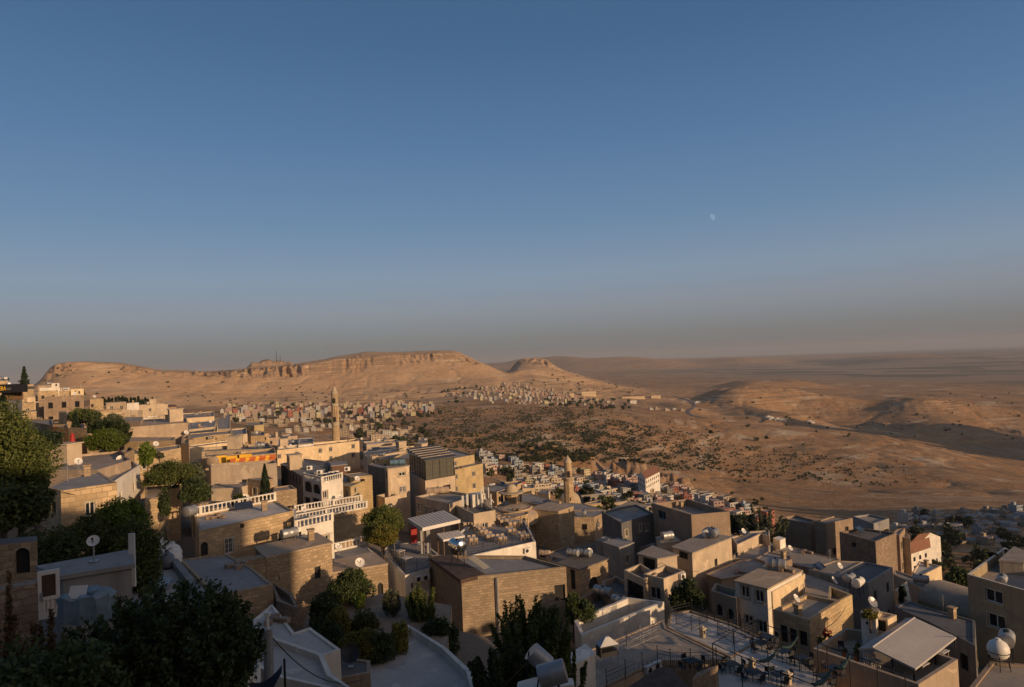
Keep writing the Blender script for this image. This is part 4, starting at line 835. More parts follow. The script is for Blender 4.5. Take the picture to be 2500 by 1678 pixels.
# --- left middle
H('big-block sunlit stone house with a ribbed grey roof', 1, [(408,1278),(540,1308),(1042,1235),(880,1137),(590,1198)], 66, 6.5, M_BIG, M_RC, par=.04)
H('white rendered house wall with a large white dish above', 1, [(1000,1230),(1245,1080),(1165,1030),(890,1130)], 75, 8, M_WH, M_RC, par=.3)
H('shaded brown house under the conifer branches', 1, [(330,1120),(870,1120),(1165,1030),(1070,950),(420,1010)], 85, 6, M_BRL, M_RW, par=.25)
H('small stone tower house with rooftop pipes', 1, [(1068,955),(1110,975),(1195,940),(1150,915)], 92, 5, M_ST2, M_RW, par=.3)
H('lit ashlar terrace wall with a stone pillar', 11, [(470,1050),(915,1125),(915,1020),(470,1015)], 108, 9, M_ST, M_RC, par=.2)
H('lit ashlar wall behind the closed red parasol', 11, [(700,1130),(1180,1170),(1170,1105),(915,1110)], 104, 9, M_ST, M_RC, par=.2)
H('stepped stone house between red parasol and green tree', 11, [(1180,1185),(1495,1190),(1500,1165),(1190,1160)], 106, 9, M_RUB, M_RC, par=.2)
H('low stone wall house behind the bright green tree', 11, [(1495,1295),(1690,1285),(1680,1260),(1500,1265)], 112, 8, M_ST, M_RC, par=.2)
H('cafe terrace floor under the red parasols', 1, [(330,1000),(650,985),(640,940),(430,940)], 95, 3, M_ST, M_RW, par=.05, ctl=False)
H('stacked field-stone pillar between two garden plots', 11, [(1015,900),(1150,905),(1145,880),(1020,880)], 118, 6, M_RUB, M_RUB, par=0, name='stone_pillar', cat='pillar')
H('brown long house with a white framed hatch', 1, [(1108,745),(1672,700),(1660,655),(1150,680)], 128, 10, M_BRL, M_BRL, par=.2, win=[(0,1183,705,1215,745,'w')])
H('upper room with a rusty awning on the brown long house', 1, [(1050,690),(1250,690),(1275,650),(1080,650)], 135, 5, M_BRL, M_RW, par=.05)
H('sunlit lower wall below the brown long house', 1, [(1105,870),(1550,860),(1560,830),(1110,830)], 118, 8, M_ST, M_BRL, par=.1)
H('old stone house beside the ivy-clad column', 1, [(1165,985),(1420,960),(1610,925),(1600,895),(1200,945)], 104, 11, M_ST, M_RW, par=.1, win=[(0,1265,1075,1300,1115,'w'),(1,1375,1070,1410,1100,'w')])
H('narrow ochre tower house at the end of the old stone house', 12, [(80,720),(215,730),(225,570),(110,560)], 116, 11, M_BRL, M_ST, par=.2)
H('grey rendered cafe block with yellow terrace seating', 12, [(600,1135),(1740,1070),(1700,1015),(560,1080)], 106, 9, M_BE, M_RW, par=1.0, win=[(0,1130,1350,1220,1420,'d')])
H('cafe building with a dark sign board above the yellow seats', 12, [(500,965),(1090,905),(1090,870),(500,895)], 117, 9, M_BRL, M_RC, par=.3)
H('cafe building with arched openings beside the white banner', 12, [(1090,950),(1730,890),(1700,800),(1095,870)], 116, 9, M_ST, M_RC, par=.4, win=[(0,1365,1045,1425,1085,'darch'),(0,1500,1025,1595,1065,'darch')])
H('pale terrace with white flower-printed canvas screens', 12, [(440,870),(1700,815),(1580,715),(460,800)], 128, 8, M_ST3, M_RC, par=.5)
H('ochre building with two rows of wall lettering', 12, [(225,650),(670,580),(950,560),(950,500),(220,560)], 158, 9, M_ST, M_RW, par=.15)
H('cream upper storey with a long white parapet', 12, [(230,800),(1090,690),(1080,650),(230,760)], 146, 7, M_CR, M_RC, par=.2)
H('dark canopied terrace restaurant on the ridge', 12, [(220,640),(665,560),(660,470),(220,520)], 175, 6, M_ST, M_RD, par=.1)
H('pale long building with a shaded arcade terrace', 12, [(215,490),(660,440),(700,330),(215,370)], 195, 7, M_ST3, M_RC, par=.1)
H('grey pitched-flank house with scaffolding', 12, [(715,480),(930,470),(925,215),(715,300)], 205, 9, M_BRL, M_RC, par=.1)
H('cream hotel at the top with roof tables', 12, [(80,300),(655,260),(655,175),(80,215)], 228, 6, M_CR, M_RW, par=.2)
H('tan box house with pale parapet rows', 12, [(960,590),(1230,560),(1215,455),(950,480)], 165, 8, M_TAN, M_RC, par=.3)
H('sunlit ochre church-like block with a bare corner', 12, [(1195,410),(1350,420),(1515,400),(1500,345),(1200,350)], 215, 10, M_OC, M_RW, par=.3)
H('lower ochre wing with small openings', 12, [(1290,600),(1530,590),(1530,520),(1290,520)], 180, 8, M_ST, M_RW, par=.3)
H('brown stone walls below the grey rendered block', 1, [(1880,1290),(2130,1280),(2205,1258),(2190,1230),(1850,1250)], 97, 6, M_TAN, M_BRL, par=.1)
H('orange rubble stone building standing left of the cypress', 12, [(1225,1345),(1480,1370),(1680,1335),(1590,1290),(1280,1325)], 98, 9, M_RUB, M_RC, par=.1)
H('bright rubble stone house right of the cypress', 2, [(175,1312),(380,1290),(330,1255),(170,1275)], 93, 9, M_RUB, M_RW, par=.15)
H('low stone terrace roofs near the dish and steps', 1, [(1700,1500),(2060,1440),(2060,1400),(1850,1400),(1700,1440)], 84, 5, M_ST2, M_RC, par=.2)
H('tall narrow stone house in the alley left of the balustrade', 1, [(1290,1385),(1420,1360),(1500,1290),(1600,1280),(1600,1250),(1290,1275)], 78, 8, M_ST, M_RW, par=.12)
# --- centre middle
H('long white painted building with seven small windows', 2, [(205,948),(937,862),(922,842),(215,915)], 192, 16, M_CR, M_RW, par=.5, win=[(0,212,982,240,1020,'w'),(0,368,960,395,1000,'w'),(0,578,933,603,970,'w'),(0,670,920,695,958,'w'),(0,870,893,896,932,'w'),(0,873,973,899,1010,'w'),(0,673,1000,697,1030,'w')])
H('white upper storey with a framed square window', 2, [(395,905),(530,890),(530,835),(400,840)], 200, 5, M_WH, M_RC, par=.15, win=[(0,455,855,520,885,'w')])
H('white upper storey with two narrow dark doors', 2, [(210,930),(380,915),(395,850),(215,850)], 200, 5, M_WH, M_RW, par=.15, win=[(0,243,872,268,930,'d'),(0,360,865,385,915,'darch')])
H('bazaar building with a long dark metal roof', 12, [(1810,1095),(2190,1310),(2560,1190),(2150,1030)], 122, 9, M_DG, plaster((0.20,0.19,0.175)), par=.0, lip=.12, win=[(0,1905,1210,1925,1330,'d'),(0,1960,1240,1980,1360,'d'),(0,2015,1270,2035,1390,'d'),(0,2070,1300,2092,1420,'d'),(0,2125,1330,2148,1450,'d')])
H('brown timber roof cabin on the bazaar roof', 2, [(695,1090),(825,1078),(815,1050),(690,1060)], 118, 3, flat((0.14,0.07,0.04), 0.8, 0, 'timber'), M_RC, par=0, lip=.12)
H('grey plant room wall on the bazaar roof', 2, [(435,1075),(660,1090),(680,1050),(440,1020)], 124, 3.5, M_GR, M_RD, par=.1)
H('white hotel with arched loggia and balustraded roof', 2, [(435,1205),(600,1245),(790,1200),(640,1165)], 104, 12, M_WH, M_RC, par=.1, bal=[0,1], win=[(0,450,1225,515,1320,'darch'),(0,525,1250,590,1335,'darch'),(0,450,1365,500,1440,'d'),(0,520,1375,580,1450,'d'),(1,615,1310,655,1375,'w')])
H('ochre hotel block carrying a sun emblem and lettering', 2, [(690,1240),(860,1272),(1052,1190),(890,1165)], 106, 12, M_OC, M_RW, par=.15, win=[(0,710,1298,736,1362,'w'),(0,764,1308,790,1368,'w'),(0,816,1315,842,1372,'w'),(1,1018,1290,1055,1350,'d')])
H('ochre penthouse room with a slate window', 2, [(795,1160),(862,1185),(1052,1170),(960,1142)], 109, 4, M_OC, M_RW, par=.05, win=[(1,950,1203,985,1235,'k')])
H('shop row with arches under the ochre hotel block', 2, [(690,1400),(860,1460),(1000,1410),(900,1370),(700,1370)], 100, 6, M_ST, M_BRL, par=.08, win=[(0,725,1430,755,1500,'darch'),(0,775,1440,805,1520,'darch')])
H('brown deep-shadowed house behind the beige stair tower', 2, [(1015,1075),(1160,1110),(1200,1085),(1060,1055)], 122, 14, M_BR, M_RC, par=.1)
H('beige stair tower house with a round emblem and blue tank', 2, [(1165,1102),(1190,1118),(1382,1090),(1340,1068)], 111, 17, M_TAN, M_RW, par=0, lip=.1, win=[(1,1292,1142,1348,1175,'w'),(1,1297,1268,1350,1320,'g'),(0,1170,1140,1186,1190,'d')])
H('stepped lower annex of the beige stair tower', 2, [(1088,1348),(1165,1372),(1280,1345),(1200,1325)], 109, 8, M_TAN, M_CR, par=.5)
H('beige building under the glass terrace room', 2, [(1385,1140),(1525,1218),(1790,1172),(1650,1100)], 121, 14, M_TAN, M_RC, par=.1, win=[(1,1540,1285,1605,1330,'g'),(1,1685,1255,1750,1300,'b')])
H('tall yellow stone house behind the glass terrace', 2, [(1240,1010),(1672,1040),(1962,985),(1740,930),(1420,940)], 152, 9, M_OC, M_RC, par=.25, win=[(1,1780,1045,1803,1088,'w')])
H('yellow stone wing with four framed windows', 2, [(1640,1090),(1790,1120),(2037,1065),(1900,1020)], 146, 14, M_OC, M_RC, par=.2, win=[(1,1943,1135,1970,1180,'w'),(1,1948,1240,1976,1288,'w'),(1,1797,1160,1813,1205,'w'),(1,1800,1270,1815,1316,'w')])
H('terrace house with a long row of tinted panels', 13, [(385,400),(620,370),(1130,270),(1000,180),(480,230),(330,310)], 172, 7, M_TAN, M_RC, par=.2)
H('small ochre room with a dark vent opening', 13, [(625,440),(960,400),(960,345),(560,400)], 160, 5, M_OC, M_RW, par=.05)
H('white chimney room on the far yellow house', 13, [(1205,275),(1335,260),(1335,195),(1210,205)], 178, 4, M_WH, M_WH, par=0)
H('square water tower like house beyond the panels', 13, [(1270,190),(1440,190),(1440,60),(1280,60)], 245, 9, M_TAN, M_RW, par=.05)
H('domed bath house base with stone rim', 14, [(380,1180),(560,1220),(850,1150),(915,1110),(760,1020),(420,1040),(250,1120)], 118, 6, M_ST, M_BRL, par=.05)
H('low courtyard wall in front of the domed bath', 14, [(420,1290),(570,1310),(850,1240),(850,1190),(400,1230)], 108, 7, M_ST, M_BRL, par=.1, win=[(1,745,1310,800,1400,'darch')])
H('flat roofed stone range behind the domed bath', 14, [(90,830),(300,860),(745,700),(740,655),(120,740)], 172, 6, M_ST, M_RC, par=.3)
H('pale house end beside the flat stone range', 14, [(745,800),(955,790),(955,720),(750,720)], 178, 6, M_CR, M_RC, par=.2)
H('white-sided roof room left of the minaret', 14, [(1000,870),(1190,900),(1222,840),(1050,810)], 172, 6, M_CR, M_RC, par=.1)
H('great mosque prayer hall roof', 14, [(640,1010),(1390,1130),(1640,1180),(2190,1170),(1800,1060),(1380,1040),(900,890),(700,900)], 150, 6, M_ST, M_RC, par=.08, name='mosque', cat='mosque')
H('stone wall range right of the mosque dome', 14, [(1800,1075),(2110,1050),(2105,985),(1830,1050)], 172, 6, M_ST, M_RC, par=.2)
H('low range with white vent in front of the mosque', 14, [(1640,1300),(1990,1290),(2110,1240),(2190,1170),(1650,1190)], 132, 6, M_ST2, M_RC, par=.08)
H('twin roof turret left of the stone tower', 14, [(1070,1080),(1110,1090),(1220,1085),(1200,1050)], 124, 4, M_ST2, M_BRL, par=0)
# --- upper left hillside
H('dark restaurant front under the lettered sign at left edge', 11, [(-60,700),(370,690),(380,660),(-40,670)], 92, 9, M_GR, M_RC, par=.05, win=[(0,200,745,240,900,'darch'),(0,255,790,290,960,'darch')])
H('square stone block house beside the dark pines', 11, [(355,425),(578,412),(590,400),(360,398)], 175, 10, M_ST, M_RW, par=.1)
H('sunlit box tower with a white upper band', 11, [(465,640),(608,632),(650,620),(470,620)], 140, 5, M_CR, M_RW, par=.05)
H('stone tower with two small windows', 11, [(420,735),(595,720),(640,700),(430,690)], 136, 6, M_ST, M_RW, par=.05, win=[(0,437,840,462,885,'w'),(0,475,835,500,880,'w')])
H('blocky stone base under the tower with two windows', 11, [(388,895),(628,890),(650,860),(400,860)], 128, 9, M_ST, M_RW, par=.05)
H('pale stepped roofs between the tower and the pines', 11, [(380,610),(600,590),(630,570),(380,560)], 160, 8, M_ST, M_RW, par=.1)
H('rooftops with antennas at the left skyline', 11, [(-40,470),(300,460),(300,400),(-20,380)], 190, 8, M_ST, M_RW, par=.1)
H('stone houses crowning the left skyline', 11, [(-60,360),(140,350),(160,320),(-40,290)], 230, 10, M_ST, M_RW, par=.1)
H('brown house with a white room on the crest', 11, [(650,440),(1005,420),(1040,370),(780,365)], 300, 8, M_BRL, M_RW, par=.1)
H('white square room with a double window on the crest', 11, [(890,400),(1025,396),(1030,388),(895,390)], 288, 6, M_WH, M_RC, par=.05, win=[(0,955,410,985,445,'d')])
H('white and ochre stepped house on the hillside', 11, [(680,480),(1000,495),(1005,470),(700,450)], 272, 6, M_WH, M_RW, par=.1)
H('ochre wall house with a rounded gable', 11, [(650,540),(1005,560),(1005,540),(660,510)], 262, 10, M_ST, M_RW, par=.1)
H('blue and white balustrade house', 11, [(1020,530),(1200,520),(1210,505),(1025,510)], 262, 12, M_ST, M_RC, par=.1, bal=[0])
H('flat cream house with a terrace door and sofa', 11, [(1220,500),(1445,488),(1450,480),(1225,488)], 280, 6, M_CR, M_RW, par=.05, win=[(0,1355,530,1380,580,'d'),(0,1290,525,1310,545,'d')])
H('broad white wall house below the cream one', 11, [(1225,620),(1545,608),(1550,600),(1230,605)], 258, 9, M_CR, M_RW, par=.1)
H('ochre block house with a shaded right end', 11, [(1395,685),(1785,685),(1830,670),(1400,665)], 238, 8, M_ST, M_RW, par=.1)
H('white terrace railing house in front of the ochre block', 11, [(1150,735),(1390,730),(1390,700),(1150,710)], 240, 6, M_WH, M_RC, par=.1)
H('long ochre wall with a lit right corner', 11, [(1650,875),(2110,840),(2130,830),(1700,850)], 205, 9, M_ST, M_RW, par=.1)
H('grey-brown mound-roofed house behind the ochre wall', 11, [(1835,740),(2180,745),(2330,790),(2170,700),(1900,710)], 250, 8, M_BRL, M_BRL, par=.05)
H('white sloping canopy roof house near the crest trees', 11, [(2190,745),(2400,745),(2400,728),(2200,728)], 262, 6, M_WH, M_RC, par=.05)
H('garden wall of field stones below the hedge', 11, [(1150,960),(1560,990),(1560,960),(1160,935)], 140, 6, M_ST2, M_RC, par=.15)
H('shaded wide stone stair wall under the small tree', 11, [(670,700),(880,690),(880,680),(680,685)], 190, 8, M_BR, M_RC, par=.05)
H('ramp walls climbing beside the dark pergola', 11, [(630,1010),(730,1010),(960,860),(870,850)], 150, 6, M_ST2, M_RC, par=.2)
H('flat terrace with a low lit rim below the small tree', 11, [(750,855),(1150,830),(1320,800),(880,770)], 185, 5, M_ST, M_RC, par=.1)
H('school-like building with a red tiled hipped roof', 1, [(1232,572),(1395,575),(1565,560),(1560,545),(1250,540)], 330, 13, M_ST, M_TILE, par=0, lip=.4, win=[(0,1325,590,1340,615,'arch'),(0,1345,590,1360,615,'arch'),(1,1408,580,1418,600,'w'),(1,1428,580,1438,600,'w'),(1,1460,575,1472,597,'w'),(1,1482,575,1492,597,'w'),(1,1512,570,1522,592,'w'),(1,1532,570,1542,592,'w'),(1,1480,635,1492,660,'w'),(1,1510,632,1522,658,'w'),(1,1540,630,1552,655,'w')])
# ------------------------------------------------------------------ minarets and domes
def px_at(R, X, Y, D):
    return atd(S(R, X, Y) if R else (X, Y), D)
def minaret_fluted():
    D = 245; top = px_at(2, 713, 378, D); base = px_at(2, 730, 850, D); k = D / 1667 / 3.647       # metres per zoomed pixel
    x, y = base.x, base.y; z0 = base.z - 6; zt = top.z; H_ = zt - z0
    root = empty('minaret', (x, y, z0)); tag(root, 'tall carved cylindrical minaret with three bands and ribbed onion cap behind the long white building', 'minaret')
    Z = lambda Y: base.z + (850 - Y) * (zt - base.z) / (850 - 378)
    def rib(mb, za, zb, r, n=16, amp=.05):
        P = [[(r + (amp if i % 2 else -amp)) for i in range(n * 2)]]
        ring = lambda zz: [(x + (r + (amp if i % 2 else -amp)) * math.cos(math.pi * i / n), y + (r + (amp if i % 2 else -amp)) * math.sin(math.pi * i / n), zz) for i in range(2 * n)]
        a, b = ring(za), ring(zb)
        for i in range(2 * n): j = (i + 1) % (2 * n); mb.face([a[i], a[j], b[j], b[i]])
    r1 = 31 * k; m = M_ST
    s_ = MB(); rib(s_, z0, Z(730), r1); s_.build('lower_shaft', m, root)
    s_ = MB(); rib(s_, Z(690), Z(555), r1 * .93, 12, .10); s_.build('middle_shaft', m, root)
    s_ = MB(); rib(s_, Z(525), Z(450), r1 * .86, 14, .04); s_.build('upper_shaft', m, root)
    for ya, yb, rr in ((730, 690, 1.06), (555, 525, 1.03)):
        b = MB(); b.lathe((x, y, Z(ya)), [(r1 * .95, 0), (r1 * rr * 1.05, .2), (r1 * rr, (Z(yb) - Z(ya)) * .5), (r1 * rr * 1.12, (Z(yb) - Z(ya)) * .85), (r1 * .9, Z(yb) - Z(ya))], 24); b.build('band', M_ST3, root, smooth=True)
    b = MB(); b.lathe((x, y, Z(450)), [(r1 * .9, 0), (r1 * .98, .2), (r1 * .98, .5), (r1 * .8, .65), (r1 * .84, 1.05), (r1 * .6, 1.3), (r1 * .62, 1.6), (r1 * .4, 1.95), (r1 * .42, 2.15), (r1 * .12, 2.6), (.05, 2.85)], 20); b.build('ribbed_cap', M_ST3, root, smooth=True)
    f = MB(); f.tube((x, y, Z(450) + 2.7), (x, y, Z(450) + 4.3), .06); f.lathe((x, y, Z(450) + 3.2), [(0, 0), (.16, .15), (0, .3)], 8, cap=False); f.build('finial', M_IRON, root)
    for yy in (505, 670):
        w_ = MB(); w_.box((x + .15, y - r1 * .93, Z(yy)), (.75, .35, 1.7)); w_.build('window_opening', M_DARK, root)
minaret_fluted()
def minaret_pointed():
    D = 166; k = D / 1667 / 7.079; base = px_at(14, 1560, 1110, D); x, y = base.x, base.y
    zt = px_at(14, 1505, 225, D).z; Z = lambda Y: base.z + (1110 - Y) * (zt - base.z) / (1110 - 225)
    root = empty('minaret', (x, y, base.z - 8)); tag(root, 'slender octagonal minaret with balcony and pointed stone cone before the mosque dome', 'minaret')
    r = 84 * k
    def oc(za, zb, ra, rb, nm, mt=M_ST, n=8, capp=False):
        m_ = MB(); m_.lathe((x, y, za), [(ra, 0), (rb, zb - za)], n, cap=True); m_.build(nm, mt, root)
    oc(base.z - 8, Z(650), r * 1.06, r, 'shaft')
    m_ = MB(); m_.lathe((x, y, Z(655)), [(r, 0), (r * 1.18, (Z(620) - Z(655)) * .6), (r * 1.36, Z(612) - Z(655)), (r * 1.4, Z(598) - Z(655)), (r * 1.3, Z(596) - Z(655))], 16); m_.build('balcony', M_ST3, root)
    oc(Z(598), Z(345), r * .78, r * .74, 'upper_shaft', n=16)
    m_ = MB(); m_.lathe((x, y, Z(348)), [(r * .86, 0), (r * .82, .15), (r * .45, (Z(280) - Z(348))), (.03, Z(225) - Z(348))], 16, cap=False); m_.build('cone', M_ST3, root)
    f = MB(); f.tube((x, y, Z(230)), (x, y, Z(170)), .035); f.lathe((x, y, Z(205)), [(0, 0), (.12, .1), (0, .22)], 8, cap=False); f.build('finial', M_IRON, root)
    rl = MB(); 
    for i in range(16):
        a = i * math.pi / 8; b = a + math.pi / 8; p = lambda q, h: (x + math.cos(q) * r * 1.3, y + math.sin(q) * r * 1.3, Z(598) + h)
        rl.tube(p(a, 0), p(a, .9), .03, n=4); rl.tube(p(a, .9), p(b, .9), .03, n=4)
    rl.build('railing', M_IRON, root)
    w_ = MB(); w_.box((x + .3, y - r * .98, Z(970)), (.18, .2, .9)); w_.build('window_opening', M_DARK, root)
    w_ = MB(); w_.box((x + .1, y - r * .74, Z(545)), (.55, .25, 1.5)); w_.build('doorway', M_DARK, root)
minaret_pointed()
def dome(label, R, X, Y, D, rad_, hh, drum_h, mat, drum=1.04, n=28, name='dome', fin=True, rim=None):
    c = px_at(R, X, Y, D); root = empty(name, c); tag(root, label, 'dome')
    m = MB(); m.lathe(c, [(rad_ * math.cos(t * math.pi / 20), drum_h + hh * math.sin(t * math.pi / 20)) for t in range(0, 10)] + [(0.0001, drum_h + hh)], n, cap=False); m.build('cupola', mat, root, smooth=True)
    d = MB(); d.lathe(c - Vector((0, 0, 3)), [(rad_ * drum, 0), (rad_ * drum, drum_h + 3), (rad_, drum_h + 3.02)], n if not rim else rim, cap=False); d.build('drum', M_ST, root)
    if fin:
        f = MB(); f.tube(c + Vector((0, 0, drum_h + hh - .1)), c + Vector((0, 0, drum_h + hh + 1.0)), .05); f.build('finial', M_IRON, root)
    return root, c
M_DOME = plaster((0.42, 0.325, 0.205), stain=0.4)
dome('large plain mosque dome directly behind the pointed minaret', 14, 1568, 1085, 176, 188 * 176 / 1667 / 7.079, 3.1, .5, M_DOME)
r_, c_ = dome('small domed lantern with arched windows on the round bath roof', 14, 560, 1065, 124, 120 * 124 / 1667 / 7.079, 1.5, 2.1, M_DOME, drum=1.02, rim=8)
ee = MB(); ee.lathe(c_ + Vector((0, 0, 1.95)), [(2.2, 0), (2.35, .1), (2.3, .22), (1.9, .3)], 24); ee.build('eave', M_ST3, r_)
for a in range(8):
    t = a * math.pi / 4 + math.pi / 8 * 0 + math.pi / 8; o_ = MB(); o_.box((c_.x + math.cos(t) * 1.82, c_.y + math.sin(t) * 1.82, c_.z + .95), (.5, .3, 1.1), t + math.pi / 2); o_.build('window_opening', M_DARK, r_)
# round shoulder of the bath under its lantern
sh = px_at(14, 560, 1110, 121); m_ = MB(); m_.lathe((sh.x, sh.y, sh.z - 2.5), [(5.0, 0), (5.0, 1.5), (4.6, 1.9), (3.2, 2.4), (1.5, 2.65), (.01, 2.7)], 32, cap=False)
thing('shallow_dome', m_, M_BRL, 'wide shallow plastered dome carrying the lantern', 'dome', smooth=True)
# barrel vaults at the right
def vault(label, R, a, b, D, w_, hh, mat=M_BRL):
    A_ = px_at(R, *a, D); d0 = ray(*S(R, *b)); t = A_.z / d0.z; B_ = d0 * t; d = (B_ - A_); L_ = d.length; d.normalize(); q = Vector((-d.y, d.x, 0))
    mb = MB(); n = 12; sec = [(q * (w_ / 2 * -math.cos(math.pi * i / n)) + Vector((0, 0, hh * math.sin(math.pi * i / n)))) for i in range(n + 1)]; c0 = A_ + q * w_ / 2
    for i in range(n): mb.face([c0 + sec[i] , c0 + d * L_ + sec[i], c0 + d * L_ + sec[i + 1], c0 + sec[i + 1]][::1])
    mb.face([c0 + s for s in sec]); mb.face([c0 + d * L_ + s for s in reversed(sec)])
    root = empty('vaulted_house', A_); tag(root, label, 'house'); mb.build('vault_roof', mat, root, smooth=True)
    wl = MB(); P_ = [A_, B_, B_ + q * w_, A_ + q * w_]; wl.prism([(p.x, p.y) for p in P_], A_.z - 8, A_.z + .02, 0); wl.build('wall', M_ST2, root)
    CONTROL.append((A_.x, A_.y, A_.z - 4)); CONTROL.append((B_.x, B_.y, B_.z - 4))
vault('long barrel-vaulted roof beside the ochre tower', 8, (1385, 790), (1850, 945), 90, 6.0, 1.7)
# ------------------------------------------------------------------ unseen buildings added behind the camera to cast shade over the foreground
def plain_block(label, x0, y0, x1, y1, z0, z1, mat=M_ST):
    root = empty('house', ((x0 + x1) / 2, (y0 + y1) / 2, z0)); tag(root, label, 'house')
    poly = [(x0, y0), (x1, y0), (x1, y1), (x0, y1)]; mb = MB(); mb.prism(poly, z0, z1, 0); mb.build('wall', mat, root)
    rf = MB(); rf.prism(inset(poly, -.15), z1 + .003, z1 + .2, 0, bottom=True); rf.build('roof', M_RC, root)
    for k in range(int((x1 - x0) / 4)):
        for zz in range(int((z1 - z0) / 3.4)):
            f = MB(); f.box((x0 + 2 + k * 4, y1 + .03, z0 + 1.8 + zz * 3.4), (1.1, .08, 1.5)); f.build('window', glass(), root)
plain_block('tall unseen stone building behind the viewpoint, added to shade the foreground', -75, -26, 22, -6, -9, 8.0)
plain_block('middle unseen stone building behind the viewpoint, added to shade the foreground', 22.4, -30, 62, -8, -20, 9.0)
plain_block('lower unseen stone building behind the viewpoint, added to shade the foreground', 62.4, -30, 80, -10, -26, 1.5)
# ------------------------------------------------------------------ things on the roofs and terraces
def info(pre):
    for k, v in INFO.items():
        if k.startswith(pre): return v
    raise KeyError(pre)
def on(pre, R, X, Y, dz=0):
    z = info(pre)['roof'] + dz; return onz(S(R, X, Y) if R else (X, Y), z)
def tank_on(pre, R, X, Y, L, r, az, label, stand=.4, mat=None, name='water_tank'):
    z = info(pre)['roof']; return water_tank(label, X, Y, z, L, r, az, mat, stand, R, name=name)
tank_on('tall unplastered', 18, 700, 1110, 1.9, .55, -1.0, 'shiny steel water tank on a tall pipe frame above the rusty roof deck', 2.1, M_STEEL)
tank_on('sunlit tan house', 7, 1765, 235, 1.1, .5, 1.3, 'white plastic barrel wrapped in cloth on the sunlit tan house', .1, M_PLAST)
tank_on('sunlit tan house', 7, 1835, 240, 1.2, .55, .9, 'brown tank barrel beside the white barrel on the sunlit tan house', .1, M_METAL)
tank_on('small concrete stair', 7, 1420, 260, 1.5, .55, .3, 'grey tank on the small concrete stair head', .1, M_METAL)
tank_on('dark-roofed stone house', 7, 680, 410, 1.8, .45, -.6, 'lying grey tank on the dark-roofed stone house', .15, M_METAL)
tank_on('low brown walled roof', 7, 850, 760, 2.2, .5, -.75, 'first of two tanks lying in the shaded yard, the upper one', .1, M_METAL)
tank_on('walled yard house', 7, 1010, 850, 2.0, .5, -.75, 'second tank lying in the shaded yard, nearest the cream wall', .1, M_METAL)
tank_on('low dark roof behind', 7, 330, 410, 1.5, .45, -.4, 'cloth-wrapped tank on the low dark roof by the restaurant', .1, M_BRL)
tank_on('white two-storey house', 0, 1895, 1392, 1.9, .5, -.5, 'long grey tank on top of the white two-storey house', .2, M_METAL)
tank_on('tan roof strip', 8, 785, 700, 1.2, .42, .6, 'blue-grey drum tank above the curved parapet', .8, M_METAL)
tank_on('tan roof strip', 8, 865, 745, 1.2, .45, .7, 'pale drum tank right of the blue-grey drum', .8, M_PLAST)
tank_on('tan lane roofs', 8, 1420, 660, 1.7, .5, -.5, 'dark lying tank with a white end on the tan lane roofs', .3, M_METAL)
tank_on('flat grey roof with water', 8, 2190, 1340, 1.1, .42, .9, 'grey ribbed tank behind the white ball tank', .9, M_METAL)
tank_on('beige stair tower', 13, 930, 545, 2.3, .42, .1, 'long blue water tank on the beige stair tower', .15, flat((.16, .26, .33), .35, .3, 'blue_tank'))
tank_on('grey rendered cafe', 12, 650, 1120, 1.3, .75, 1.45, 'big round-ended grey tank beside the yellow cafe', .0, M_BRL)
tank_on('stone house with a balustraded', 5, 1695, 90, 1.1, .5, 1.2, 'large grey tank at the left end of the balustraded roof', .5, M_METAL)
tank_on('beige building with tall', 13, 1620, 1040, 3.4, .5, .15, 'long pale tank under the half open shelter on the beige building', .1, M_BRL)
# foreground tanks on the wall corner at the bottom
p_ = atd(S(7, 300, 1400), 27); CONTROL.append((p_.x, p_.y, p_.z - 6))
H('white corner wall carrying the two big steel tanks at the bottom edge', 7, [(90, 1640), (580, 1580), (570, 1530), (250, 1520), (100, 1560)], 27, 5, M_WH, M_WH, par=0, lip=.05)
def big_tank(label, a, b, D, r):
    A_ = px_at(7, *a, D); B_ = px_at(7, *b, D); d = (B_ - A_); L = d.length; d.normalize()
    mb = MB(); mb.lathe(A_, [(0, -.05), (r * .97, -.05), (r, 0), (r, L * .5), (r * 1.02, L * .51), (r, L * .52), (r, L), (r * .97, L + .05), (0, L + .05)], 28, axis=d, cap=False)
    root = empty('water_tank', A_); tag(root, label, 'water tank', 'water tanks on the roofs'); mb.build('tank', M_METAL, root, smooth=True)
    st = MB(); 
    for t in (.25, .75):
        c = A_ + d * L * t; st.tube(c + Vector((0, 0, -r - .9)), c + Vector((0, 0, -r * .9)), .05)
    st.tube(A_ + d * L * .3 + Vector((-.3, -.2, r * .7)), A_ + d * L * .3 + Vector((-.45, -.3, -r * 1.2)), .03); st.build('stand', M_IRON, root)
big_tank('big galvanised tank at the bottom edge, the upper tilted one', (215, 1255), (345, 1370), 28.5, .40)
big_tank('big galvanised tank at the bottom edge, the lower nearest one', (290, 1480), (500, 1420), 26.5, .44)
